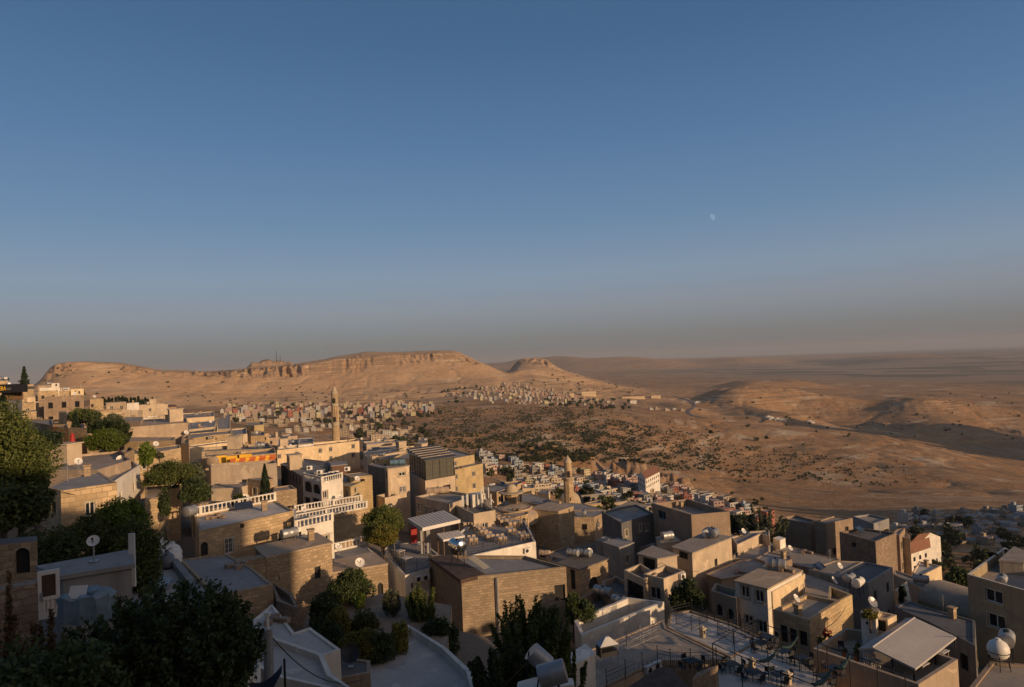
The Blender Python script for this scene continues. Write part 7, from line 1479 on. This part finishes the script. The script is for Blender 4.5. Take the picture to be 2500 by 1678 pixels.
T('grey leafless thicket behind the tan ruins', 7, 2270, 60, 118, 4.2, 2.0, 7000, .2, L_OLIVE, 'shoots', 54, 1.0, 'thicket', 'bush')
T('dark scrub on the rocks behind the tall brown house', 7, 2060, 85, 122, 3.0, 1.3, 4000, .25, L_DARK, 'round', 55, 1.0, 'scrub', 'bush')
T('young tree beside the low tan roofs at right', 8, 1760, 640, 100, 1.7, 2.2, 5000, .2, L_DARK, 'round', 56, 1.5)
T('climbing plant on the cream garden wall', 8, 1250, 720, 90, .5, .8, 1200, .15, L_DARK, 'round', 57, .6, 'climbing_plant', 'plant')
T('potted shrubs on the kitchen hut roof', 8, 960, 905, 61.5, .8, .25, 1500, .09, L_YEL, 'round', 58, .1, 'potted_shrub', 'plant')
def ground_tree(label, px, py, rx, rz, var, mat, group, kind='round', name='tree', cat='tree', seed=0):
    p = hit(px, py)
    if p is None: return
    key = (var, kind, mat.name); 
    if key not in _tm:
        me = crown(kind, 1.0, 1.0, [300, 420, 260][var % 3], .30, 100 + var, mat); _tm[key] = me
        _tk[key] = trunk_mesh(1.0, .09, 1.0, var, 4).build('trunk', M_BARK, None, origin=(0, 0, 0)); bpy.data.objects.remove(_tk[key]); 
        tb = trunk_mesh(1.0, .09, 1.0, var, 4); o = tb.build('trunk', M_BARK, None, origin=(0, 0, 0)); _tk[key] = o.data; bpy.data.objects.remove(o)
    root = empty(name, p, seed * 2.39); root.scale = (rx, rx, rz); tag(root, label, cat, group)
    c = bpy.data.objects.new('crown', _tm[key]); COL.objects.link(c); c.parent = root; c.location = (0, 0, 1.15)
    t = bpy.data.objects.new('trunk', _tk[key]); COL.objects.link(t); t.parent = root
    return root
_tm = {}; _tk = {}
# ------------------------------------------------------------------ villages and trees standing on the far ground
def tint_mat():
    m, t, b = newmat('village_render')
    oi = N(t, 'ShaderNodeObjectInfo'); geo = N(t, 'ShaderNodeNewGeometry'); n1 = N(t, 'ShaderNodeTexNoise', i_Scale=.5, i_Detail=6.0); t.links.new(geo.outputs['Position'], n1.inputs['Vector'])
    hs = N(t, 'ShaderNodeHueSaturation'); mr = N(t, 'ShaderNodeMapRange'); mr.inputs[1].default_value = .3; mr.inputs[2].default_value = .75; mr.inputs[3].default_value = 1.1; mr.inputs[4].default_value = .7
    t.links.new(n1.outputs[0], mr.inputs[0]); t.links.new(mr.outputs[0], hs.inputs['Value']); t.links.new(oi.outputs['Color'], hs.inputs['Color']); t.links.new(hs.outputs[0], b.inputs['Base Color']); b.inputs['Roughness'].default_value = .95
    return m
M_VIL = tint_mat()
VC = [('white', (.46, .43, .38)), ('cream', (.42, .345, .245)), ('pale grey', (.33, .32, .31)), ('sand-coloured', (.37, .29, .205)), ('dull pink', (.38, .26, .21)), ('tan', (.31, .24, .165)), ('pale blue-grey', (.30, .34, .36)), ('raw concrete', (.24, .215, .185)), ('light yellow', (.44, .38, .23)), ('brick-red', (.30, .11, .075))]
ORD = ['first', 'second', 'third', 'fourth', 'fifth', 'sixth', 'seventh', 'eighth', 'ninth', 'tenth', 'eleventh', 'twelfth', 'thirteenth', 'fourteenth', 'fifteenth', 'sixteenth', 'seventeenth', 'eighteenth', 'nineteenth', 'twentieth'] + ['twenty-' + x for x in ('first', 'second', 'third', 'fourth', 'fifth', 'sixth', 'seventh', 'eighth', 'ninth')] + ['thirtieth'] + ['thirty-' + x for x in ('first', 'second', 'third', 'fourth', 'fifth', 'sixth', 'seventh', 'eighth', 'ninth')]
for tn_ in ('forty', 'fifty', 'sixty', 'seventy', 'eighty'): ORD += [tn_[:-1] + 'ieth'] + [tn_ + '-' + x for x in ('first', 'second', 'third', 'fourth', 'fifth', 'sixth', 'seventh', 'eighth', 'ninth')]
def _village_meshes():
    V_ = []
    for v in range(6):
        W_, D_, H_ = [(10, 8, 3.6), (8, 8, 6.6), (12, 8, 3.4), (9, 7, 6.4), (14, 10, 9.6), (11, 9, 16)][v]
        w_ = MB(); poly = [(-W_/2, -D_/2), (W_/2, -D_/2), (W_/2, D_/2), (-W_/2, D_/2)]
        for i in range(4):
            a, b = poly[i], poly[(i + 1) % 4]; w_.face([(a[0], a[1], -5), (b[0], b[1], -5), (b[0], b[1], H_ + .35), (a[0], a[1], H_ + .35)])
        inn = inset(poly, .25)
        for i in range(4):
            a, b, c, d = poly[i], poly[(i + 1) % 4], inn[(i + 1) % 4], inn[i]; w_.face([(a[0], a[1], H_ + .35), (b[0], b[1], H_ + .35), (c[0], c[1], H_ + .35), (d[0], d[1], H_ + .35)]); w_.face([(c[0], c[1], H_), (d[0], d[1], H_), (d[0], d[1], H_ + .35), (c[0], c[1], H_ + .35)])
        if v in (1, 2): w_.prism([(-W_*.2, 0), (W_*.15, 0), (W_*.15, D_*.35), (-W_*.2, D_*.35)], H_, H_ + 2.4)
        r_ = MB(); r_.face([(p[0], p[1], H_) for p in inn]); 
        wins = []
        for fl in range(max(1, round(H_ / 3.2))):
            for k in range(3 if W_ < 11 else 4):
                q = MB(); x = -W_ / 2 + W_ * (k + .5) / (3 if W_ < 11 else 4) + .2; q.box((x, -D_/2 - .02, 1.9 + fl * 3.15), (1.1 if (k + fl) % 3 else 1.7, .1, 1.25)); wins.append(q)
            q = MB(); q.box((W_/2 + .02, -D_*.18, 1.9 + fl * 3.15), (.1, 1.1, 1.25)); wins.append(q)
        def mk(mb, nm, mt): o = mb.build(nm, mt, None, origin=(0, 0, 0)); d = o.data; bpy.data.objects.remove(o); return d
        allb = MB(); allb.v = w_.v[:]; allb.f = w_.f[:]; allb.m = w_.m[:]; allb.uv = w_.uv[:]
        for src, mi in [(r_, 1)] + [(q, 2) for q in wins]:
            n = len(allb.v); allb.v += src.v; allb.f += [tuple(i + n for i in f) for f in src.f]; allb.m += [mi] * len(src.f); allb.uv += src.uv
        V_.append(dict(wall=mk(w_, 'wall', M_VIL), roof=mk(r_, 'roof', M_RC), wins=[mk(q, 'window', glass()) for q in wins], one=mk(allb, 'village_house', [M_VIL, M_RC, glass()]), H=H_))
    return V_
BUDGET = [292]; MASS = []
def villages():
    rnd = random.Random(12); VM = _village_meshes(); placed = []
    def row(cluster, y0f, x0, x1, step, sizes, cols, parts, rowname, scl=1.0, rot=.35, skip=.12, jy=4):
        x = x0; k = 0; items = []
        while x < x1:
            if rnd.random() > skip:
                px = x + rnd.uniform(-.25, .25) * step; py = y0f(px) + rnd.uniform(-jy, jy); p = hit(px, py)
                if p is not None and math.hypot(p.x, p.y) > 150: items.append((px, p))
            x += step * rnd.uniform(.75, 1.25)
        for k, (px, p) in enumerate(items):
            if any((p - q).length < 7.5 * scl for q in placed): continue
            placed.append(p); v = rnd.choice(sizes); cn, cc = VC[rnd.choice(cols)]; f = rnd.choice([.85, .97, 1.1]); col_ = tuple(c * f for c in cc) + (1,)
            low = 'low' if VM[v]['H'] < 4 else ('two-storey' if VM[v]['H'] < 8 else 'tall')
            lab = f'{cn} {low} house, {ORD[min(k, 39)]} from left, {rowname} row of {cluster}'
            s_ = scl * rnd.uniform(.85, 1.15); az = rot + rnd.uniform(-.25, .25)
            BUDGET[0] -= 1
            if parts:
                root = empty('village_house', p, az); 
                for nm, me in [('wall', VM[v]['wall']), ('roof', VM[v]['roof'])] + [('window', q) for q in VM[v]['wins']]:
                    o = bpy.data.objects.new(nm, me); COL.objects.link(o); o.parent = root; o.color = col_
            elif BUDGET[0] <= 0:
                MASS.append((v, tuple(p), az, s_, col_)); continue
            else:
                root = bpy.data.objects.new('village_house', VM[v]['one']); COL.objects.link(root); root.location = p; root.rotation_euler = (0, 0, az); root.color = col_
            root.scale = (s_, s_, s_ * rnd.uniform(.85, 1.1)); tag(root, lab, 'house', 'houses of ' + cluster)
    # valley village below the minaret
    A1 = 'the valley village'
    lines = [(lambda x: 1141 + (x - 1260) * .10, 1262, 1600, 17, 'back'), (lambda x: 1154 + (x - 1260) * .10, 1255, 1680, 17, 'second'), (lambda x: 1167 + (x - 1260) * .10, 1262, 1760, 18, 'third'), (lambda x: 1181 + (x - 1260) * .10, 1270, 1800, 19, 'fourth'), (lambda x: 1196 + (x - 1280) * .10, 1240, 1840, 20, 'fifth'), (lambda x: 1211 + (x - 1300) * .09, 1440, 1880, 22, 'sixth'), (lambda x: 1228 + (x - 1400) * .09, 1470, 1880, 24, 'seventh'), (lambda x: 1247 + (x - 1500) * .06, 1480, 1800, 28, 'front')]
    for f, a, b, st, nm in lines: row(A1, f, a, b, st, [0, 0, 2, 1, 3], [0, 0, 1, 2, 3, 4, 5, 6, 7, 8, 9], True, nm, .68, .45, .0, 3)
    A2 = 'the hamlet by the yellow house'
    for f, a, b, st, nm in [(lambda x: 1120 + (x - 1180) * .12, 1178, 1290, 17, 'back'), (lambda x: 1138 + (x - 1180) * .1, 1184, 1262, 18, 'middle'), (lambda x: 1156 + (x - 1180) * .1, 1184, 1262, 20, 'front')]: row(A2, f, a, b, st, [0, 1, 3], [0, 1, 2, 4, 6], True, nm, .7, .5, .05, 3)
    A3 = 'the shaded right-edge village'
    for f, a, b, st, nm in [(lambda x: 1262 - (x - 2250) * .05, 2240, 2520, 24, 'back'), (lambda x: 1276 - (x - 2250) * .05, 2215, 2520, 26, 'second'), (lambda x: 1292 - (x - 2250) * .04, 2190, 2520, 29, 'third'), (lambda x: 1312 - (x - 2250) * .04, 2300, 2520, 34, 'fourth'), (lambda x: 1335 - (x - 2250) * .04, 2330, 2520, 40, 'front')]: row(A3, f, a, b, st, [0, 2, 0, 1], [0, 2, 2, 6, 7, 5], False, nm, .72, .5, .12, 4)
    A4 = 'the far mesa town'
    yy = [(991, 610, 1010, 13), (998, 560, 1060, 12), (1005, 540, 1060, 12), (1012, 550, 1060, 13), (1020, 560, 1010, 14), (1030, 590, 960, 15), (1041, 620, 940, 17), (1053, 700, 1010, 19), (1067, 820, 1020, 22), (1082, 860, 1020, 24)]
    for i, (y, a, b, st) in enumerate(yy): row(A4, lambda x, y=y: y - (x - 800) * .012, a, b, st, [4, 3, 1, 5] if i < 5 else [1, 3, 4, 0], [0, 1, 2, 4, 4, 3, 8, 9] if i < 5 else [1, 3, 5, 0, 5], False, ORD[i], .8 if i < 5 else .75, .4, .12, 3)
    A5 = 'the cone hill quarter'
    yy = [(941, 1230, 1270, 11), (946, 1215, 1310, 11), (951, 1190, 1335, 11), (956, 1165, 1360, 11), (961, 1140, 1385, 11), (966, 1110, 1410, 12), (971, 1095, 1440, 12), (976, 1120, 1480, 12), (981, 1160, 1500, 13), (986, 1200, 1440, 14)]
    for i, (y, a, b, st) in enumerate(yy): row(A5, lambda x, y=y: y + (x - 1300) * .02, a, b, st, [4, 3, 1, 0, 5], [0, 0, 1, 4, 4, 2, 8, 3], False, ORD[i], .66, .4, .18, 2)
    A6 = 'the scattered farms'
    for f, a, b, st, nm in [(lambda x: 1000 + (x - 1600) * .06, 1585, 1670, 22, 'near')]: row(A6, f, a, b, st, [2, 0], [0, 1], False, nm, 1.1, .3, 0, 2)
    for k, (px, py) in enumerate([(1878, 1021), (1886, 1024), (1900, 1026), (1910, 1028), (1978, 1032), (1703, 984)]):
        p = hit(px, py); o = bpy.data.objects.new('farm_building', VM[2]['one']); COL.objects.link(o); o.location = p; o.scale = (1.6, 1, 1); o.color = (.6, .56, .5, 1); tag(o, f'long white farm shed by the valley road, {ORD[k]} from the left of six', 'farm building', 'farm sheds by the valley road')
    vv = MB(); tints = {}
    for v, p, az, s_, c in MASS:
        me = VM[v]['one']; ca, sa = math.cos(az), math.sin(az); n = len(vv.v)
        vv.v += [(p[0] + (q.co.x * ca - q.co.y * sa) * s_, p[1] + (q.co.x * sa + q.co.y * ca) * s_, p[2] + q.co.z * s_) for q in me.vertices]
        ci = tints.setdefault(tuple(round(x, 3) for x in c[:3]), len(tints))
        for f in me.polygons: vv.f.append(tuple(n + i for i in f.vertices)); vv.m.append(2 + ci if f.material_index == 0 else f.material_index - 1); vv.uv += [(0, 0)] * len(f.vertices)
    if MASS:
        o = vv.build('distant_houses', [M_RC, glass()] + [plaster(c, name='far_wall') for c in tints], None, origin=(0, 0, 0)); tag(o, 'mass of tiny far houses on the opposite slope', 'houses', kind='stuff')
    # compound on the spur: long low yellow buildings with pitched bays
    for k, (px, py, Lx, w2) in enumerate([(1437, 966, 50, 12), (1545, 973, 80, 12), (1600, 972, 34, 14), (1545, 986, 20, 14), (1395, 968, 14, 12)]):
        p = hit(px, py); mb = MB(); hh = [13, 7, 8, 10, 9][k]; mb.box((0, 0, hh / 2 - 3), (Lx, w2, hh + 6)); root = empty('compound_building', p, .1); tag(root, ['long yellow three-storey school on the spur', 'long low barracks with four pitched bays', 'pale hall at the right end of the barracks', 'white villa below the barracks wall', 'cream house at the left of the yellow school'][k], 'building', 'compound buildings on the spur')
        o = mb.build('wall', M_CR if k != 3 else M_WH, None, origin=(0, 0, 0)); o.parent = root; r_ = MB()
        if k == 1:
            for b in range(4):
                x0 = -Lx / 2 + Lx * b / 4; r_.face([(x0, -w2/2, hh), (x0 + Lx / 4, -w2/2, hh), (x0 + Lx / 4, w2/2, hh), (x0, w2/2, hh)]); r_.face([(x0, -w2/2, hh), (x0 + Lx/4, -w2/2, hh), (x0 + Lx / 5, -w2/2, hh + 4)]); r_.face([(x0, -w2/2, hh + .02), (x0 + Lx / 5, -w2/2, hh + 4), (x0 + Lx / 5, w2/2, hh + 4), (x0, w2/2, hh + .02)]); r_.face([(x0 + Lx / 5, -w2/2, hh + 4), (x0 + Lx/4, -w2/2, hh), (x0 + Lx/4, w2/2, hh), (x0 + Lx / 5, w2/2, hh + 4)])
        else: r_.box((0, 0, hh + .3), (Lx + .8, w2 + .8, .5))
        o = r_.build('roof', M_TILE if k in (1, 3) else M_CR, None, origin=(0, 0, 0)); o.parent = root
        for c in range(int(Lx / 4)):
            for fl in range(int(hh / 3.5)):
                wq = MB(); wq.box((-Lx / 2 + 2 + c * 4, -w2 / 2 - .05, 1.8 + fl * 3.4), (1.6, .12, 1.5)); o = wq.build('window', glass(), None, origin=(0, 0, 0)); o.parent = root
    # two notable valley houses
    for k, (R, a, b, c, D, h, wall, roof, lab) in enumerate([(3, (1155, 1165), (1225, 1205), (1350, 1140), 470, 12, M_WH, M_TILE, 'tall white house with a brown pitched roof at the rock foot'), (8, (1310, 300), (1490, 245), (1590, 230), 330, 10, M_WH, M_TILE, 'white hall with a red tiled gable roof among the gardens'), (8, (1315, 345), (1330, 385), (1505, 325), 300, 8, M_WH, M_TILE, 'lower white hall with red tiles in front of the gable hall')]):
        P_ = [px_at(R, *q, D) for q in (a, b, c)]; z = P_[0].z; P_ = [onz(S(R, *q), z) for q in (a, b, c)]; P_.append(P_[0] + P_[2] - P_[1])
        root = empty('pitched_roof_house', (P_[1].x, P_[1].y, z - h)); tag(root, lab, 'house'); poly = [(p.x, p.y) for p in P_]
        mb = MB(); mb.prism(poly, z - h - 8, z, 0); m1 = (P_[0] + P_[1]) / 2 + Vector((0, 0, 3)); m2 = (P_[2] + P_[3]) / 2 + Vector((0, 0, 3))
        mb.face([P_[0], P_[1], m1]); mb.face([P_[2], P_[3], m2]); mb.build('wall', wall, root)
        r_ = MB(); up = Vector((0, 0, .12)); r_.face([P_[1] + up, P_[2] + up, m2 + up, m1 + up]); r_.face([P_[3] + up, P_[0] + up, m1 + up, m2 + up]); r_.build('roof', roof, root)
        for i_, (pa, pb) in enumerate(((P_[0], P_[1]), (P_[1], P_[2]))):
            L_ = (pb - pa).length; d = (pb - pa) / L_; nr = Vector((d.y, -d.x, 0))
            for c_ in range(max(1, int(L_ / 4))):
                for fl in range(2):
                    q = pa + d * (2 + c_ * 4) + nr * .05; wq = MB(); wq.box((q.x, q.y, z - 2.2 - fl * 3.2), (1.3, .12, 1.5), math.atan2(d.y, d.x)); wq.build('window', glass(), root)
def TL(x, y, i):
    area = 'the valley village' if 1200 < x < 1880 and y > 1110 else ('the shaded gardens at right' if x > 2100 else ('the far mesa town' if x < 1090 and y < 1045 else ('the slope below the far town' if x < 1090 else ('the school spur' if x > 1330 else 'the cone hill quarter'))))
    k = TC.get(area, 0); TC[area] = k + 1
    return f"{['dark', 'dull green', 'blackish', 'olive green', 'bushy'][i % 5]} tree, {ORD[min(k, 89)]} from the left in {area}"
TC = {}
def far_trees():
    rnd = random.Random(5); G1 = 'trees among the far houses'; cnt = 0
    # individuals: village trees and the larger shrubs of the olive slope
    spots = []
    for (x0, x1, y0, y1, n, r0, r1) in [(1240, 1440, 1135, 1240, 20, 2.0, 3.2), (1440, 1880, 1175, 1280, 34, 1.5, 2.5), (1440, 1560, 1215, 1270, 4, 2.0, 3.0), (1180, 1290, 1120, 1180, 8, 2.3, 3.2), (2200, 2500, 1262, 1345, 26, 2.2, 3.8), (2250, 2500, 1320, 1440, 44, 2.0, 3.6), (560, 1060, 990, 1040, 44, 4, 7), (860, 1080, 1010, 1100, 34, 3.5, 6.5), (1180, 1440, 945, 992, 18, 3.5, 5.5), (1330, 1560, 978, 1003, 44, 4, 6.5), (1090, 1180, 950, 990, 12, 4, 8)]:
        for _ in range(n): spots.append((rnd.uniform(x0, x1), rnd.uniform(y0, y1), rnd.uniform(r0, r1)))
    spots.sort()
    for i, (x, y, r) in enumerate(spots):
        y += (x - 1500) * .08 if 1440 < x < 1880 and y > 1180 else 0
        ground_tree(TL(x, y, i), x, y, r, r * rnd.uniform(.75, 1.2), i % 5, L_FAR if i % 3 else L_DARK, G1, seed=i)
    for i in range(14):
        x = 255 + i * 9 + rnd.uniform(-3, 3); p = px_at(0, x, 982 - (3 if i in (4, 5, 8, 9) else 0), 420)
        tree(f'dark pine, {ORD[i]} from the left in the ridge row behind the hillside houses', p, 2.0, 2.6, 350, .7, L_PINE, 'conifer' if i % 2 else 'round', 200 + i, 2.0, 'pine_tree', group='pines in a row on the ridge')
    # the olive slope: three hundred shrubs as things, the rest as one mass
    pts = []
    def dens(x, y):
        d = 0
        if 1060 < x < 1560 and 995 < y < 1135: d = .9
        if 1270 < x < 1480 and 1010 < y < 1115: d = 1.0
        if 1560 <= x < 1760 and 1020 < y < 1150: d = .55
        if 1760 <= x < 2100 and 1085 < y < 1180: d = .20
        if 900 < x < 1200 and 1030 < y < 1110: d = .6
        if 2100 <= x < 2250 and 1120 < y < 1190: d = .12
        if x > 1450: 
            lim = 1018 + (x - 1450) * .17
            if y < lim: d *= .12
        if y > 1128 + max(0, (x - 1550)) * .22: d *= .1
        return d
    tries = 0
    while len(pts) < 6500 and tries < 190000:
        tries += 1; x = rnd.uniform(900, 2260); y = rnd.uniform(995, 1195)
        cl_ = float(vnoise(np.array([x / 22.0]), np.array([y / 7.0]), 77)[0])
        if rnd.random() < dens(x, y) * min(1, max(.05, cl_ * 1.7 - .3)):
            p = hit(x, y)
            if p is not None and 380 < math.hypot(p.x, p.y) < 1700: pts.append((p, rnd.uniform(.6, 1.9)))
    for (x0, x1, y0, y1, n) in [(620, 840, 945, 990, 26), (110, 620, 890, 985, 24), (400, 600, 950, 990, 10), (120, 180, 895, 925, 12), (1290, 1560, 900, 960, 60), (1700, 2500, 960, 1080, 60), (900, 1130, 955, 985, 16)]:
        for _ in range(n):
            p = hit(rnd.uniform(x0, x1), rnd.uniform(y0, y1))
            if p is not None: pts.append((p, rnd.uniform(2.2, 5.0)))
    pts.sort(key=lambda q: -q[1] / q[0].length)
    sm = [crown('round', 1.0, .8, 70, .55, 300 + k, L_FAR) for k in range(4)]
    for i, (p, r) in enumerate(pts[:290]):
        o = bpy.data.objects.new('slope_shrub', sm[i % 4]); COL.objects.link(o); o.location = p + Vector((0, 0, r * .55)); o.scale = (r, r, r); o.rotation_euler = (0, 0, i * 1.3)
        tag(o, 'small dark olive shrub on the dry valley slope', 'shrub', 'shrubs dotted over the dry slopes')
    rest = pts[290:]
    if rest:
        base = [np.array([v.co[:] for v in m.vertices]) for m in sm]; tn = [np.array([a.value for a in m.attributes['tint'].data]) for m in sm]
        VV = []; TT = []
        for i, (p, r) in enumerate(rest):
            a = i * 1.7; R_ = np.array([[math.cos(a), -math.sin(a), 0], [math.sin(a), math.cos(a), 0], [0, 0, 1]]); sel = np.arange(0, 160)
            VV.append(base[i % 4][sel] @ R_.T * r + np.array(p + Vector((0, 0, r * .5)))); TT.append(tn[i % 4][:40])
        me = mesh_from_quads('scrub_cover', np.vstack(VV), np.concatenate(TT), L_FAR); o = bpy.data.objects.new('scrub_cover', me); COL.objects.link(o); tag(o, 'scattered dry scrub covering the valley slopes', 'scrub', kind='stuff')
def road():
    mb = MB()
    def strip(pix, w_, nm):
        P_ = []
        for a, b in zip(pix[:-1], pix[1:]):
            n = max(2, int(math.hypot(b[0] - a[0], b[1] - a[1]) / 2))
            for k in range(n): P_.append(hit(a[0] + (b[0] - a[0]) * k / n, a[1] + (b[1] - a[1]) * k / n))
        P_ = [p for p in P_ if p is not None]; Q = []
        for i in range(1, len(P_) - 1): Q.append((P_[i - 1] + P_[i] + P_[i + 1]) / 3)
        mb = MB(); prev = None
        for i in range(len(Q) - 1):
            d = (Q[i + 1] - Q[i]); d.z = 0
            if d.length < .01: continue
            d.normalize(); nn = Vector((-d.y, d.x, 0)) * w_ / 2; l = Q[i] + nn; r = Q[i] - nn; l.z = max(gz(l.x, l.y), Q[i].z) + .5; r.z = max(gz(r.x, r.y), Q[i].z) + .5
            if prev: mb.face([prev[1], r, l, prev[0]])
            prev = (l, r)
        o = mb.build(nm, flat((.11, .10, .10), .9, 0, 'asphalt'), None, origin=(0, 0, 0)); o['kind'] = 'structure'
    strip([(1640, 966), (1660, 972), (1680, 978), (1692, 986), (1696, 993), (1690, 998), (1680, 1002), (1678, 1008), (1686, 1014), (1710, 1020), (1735, 1023)], 10, 'road')
    strip([(1857, 1035), (1862, 1028), (1872, 1023), (1882, 1021)], 9, 'road')
LATER += [villages, far_trees, road]
for q_ in [(880,1660),(1000,1650),(1100,1650),(950,1600),(1050,1590),(1130,1620),(760,1540),(860,1520),(960,1520),(1040,1540)]:
    d_ = onz(q_, -22.5); CONTROL += [(d_.x, d_.y, -23.5)] * 3
CONTROL += [(-20,29,-10.6),(-20,22,-11.5),(-13,20,-12.5),(-6,22,-16),(-26,25,-11),(-12,28,-13.5),(-20,36,-13),(-15,33,-14.5),(-9,36,-17),(-28,42,-12.5),(-35,50,-14),(-18,50,-18),(5,35,-24),(12,38,-26.5),(22,45,-29),(32,50,-30),(0,30,-19),(-60,100,-14),(0,200,-45),(100,200,-70),(-100,200,-14),(0,-40,-10),(60,-20,-22),(-40,-30,2),(0,0,-9),(20,20,-24),(150,60,-60),(200,150,-85)]
for px_, zs in [(-300,(-14,-13,-13,-12)),(150,(None,None,-16,-14)),(500,(None,None,None,-28)),(800,(None,None,None,-38)),(1000,(None,None,None,-50)),(1200,(None,None,-52,-66)),(1400,(None,-42,-62,-78)),(1600,(None,-50,-70,-90)),(1800,(None,-58,-78,-100)),(2000,(None,-60,-82,-104)),(2200,(-48,-66,-88,-108)),(2400,(-58,-76,-95,-112)),(2700,(-62,-80,-98,-115))]:
    for r_, z_ in zip((145, 180, 235, 300), zs):
        if z_ is not None:
            d_ = ray(px_, 900); k_ = r_ / math.hypot(d_.x, d_.y); CONTROL.append((d_.x * k_, d_.y * k_, z_)); CONTROL.append((d_.x * k_ + r_ * .05, d_.y * k_ - r_ * .04, z_))
filler(); clutter()
make_ground(ground_material())
for f_ in LATER: f_()
# air
hz = MB(); L = 69000.0
hz.box((0, 10000, -200), (2 * L, 2 * L, 840)); ho = hz.build('haze', [bpy.data.materials.new('haze')]); ho['kind'] = 'stuff'
hm = ho.data.materials[0]; hm.use_nodes = True; hm.node_tree.nodes.clear()
hv = hm.node_tree.nodes.new('ShaderNodeVolumePrincipled'); hv.inputs['Density'].default_value = 4.6e-5; hv.inputs['Color'].default_value = (0.56, 0.58, 0.63, 1); hv.inputs['Anisotropy'].default_value = 0.0
hout = hm.node_tree.nodes.new('ShaderNodeOutputMaterial'); hm.node_tree.links.new(hv.outputs[0], hout.inputs['Volume'])

# moon: pale sunlit part only, seen through the daylight air
d_ = ray(1738, 531); mc = d_ * 64000; mr_ = 64000 * 7.6 / FPX; ax_ = RIGHT * math.cos(.45) - UP * math.sin(.45) * -1; ay_ = d_.cross(ax_).normalized()
mm = MB(); n_ = 24; rim = []
for k in range(n_ + 1):
    a = -math.pi / 2 + math.pi * k / n_; rim.append((math.cos(a), math.sin(a), 0.0))
lim = [(-0.28 * math.cos(a), math.sin(a), .0) for a in [math.pi / 2 - math.pi * k / n_ for k in range(1, n_)]]
pts_ = [mc + (ax_ * p[0] + ay_ * p[1]) * mr_ for p in rim + lim]
cen = mc - d_ * mr_ * .8 + ax_ * mr_ * .3
for k in range(len(pts_)): mm.face([pts_[k], pts_[(k + 1) % len(pts_)], cen])
mmat = bpy.data.materials.new('moonlight'); mmat.use_nodes = True; tn_ = mmat.node_tree; tn_.nodes.clear()
em = tn_.nodes.new('ShaderNodeEmission'); em.inputs[0].default_value = (1, .98, .95, 1); em.inputs[1].default_value = .085; tp = tn_.nodes.new('ShaderNodeBsdfTransparent'); ad_ = tn_.nodes.new('ShaderNodeAddShader'); ou_ = tn_.nodes.new('ShaderNodeOutputMaterial')
tn_.links.new(em.outputs[0], ad_.inputs[0]); tn_.links.new(tp.outputs[0], ad_.inputs[1]); tn_.links.new(ad_.outputs[0], ou_.inputs[0])
o_ = mm.build('moon', mmat, None, origin=tuple(mc)); tag(o_, 'small pale gibbous moon in the blue sky', 'moon')
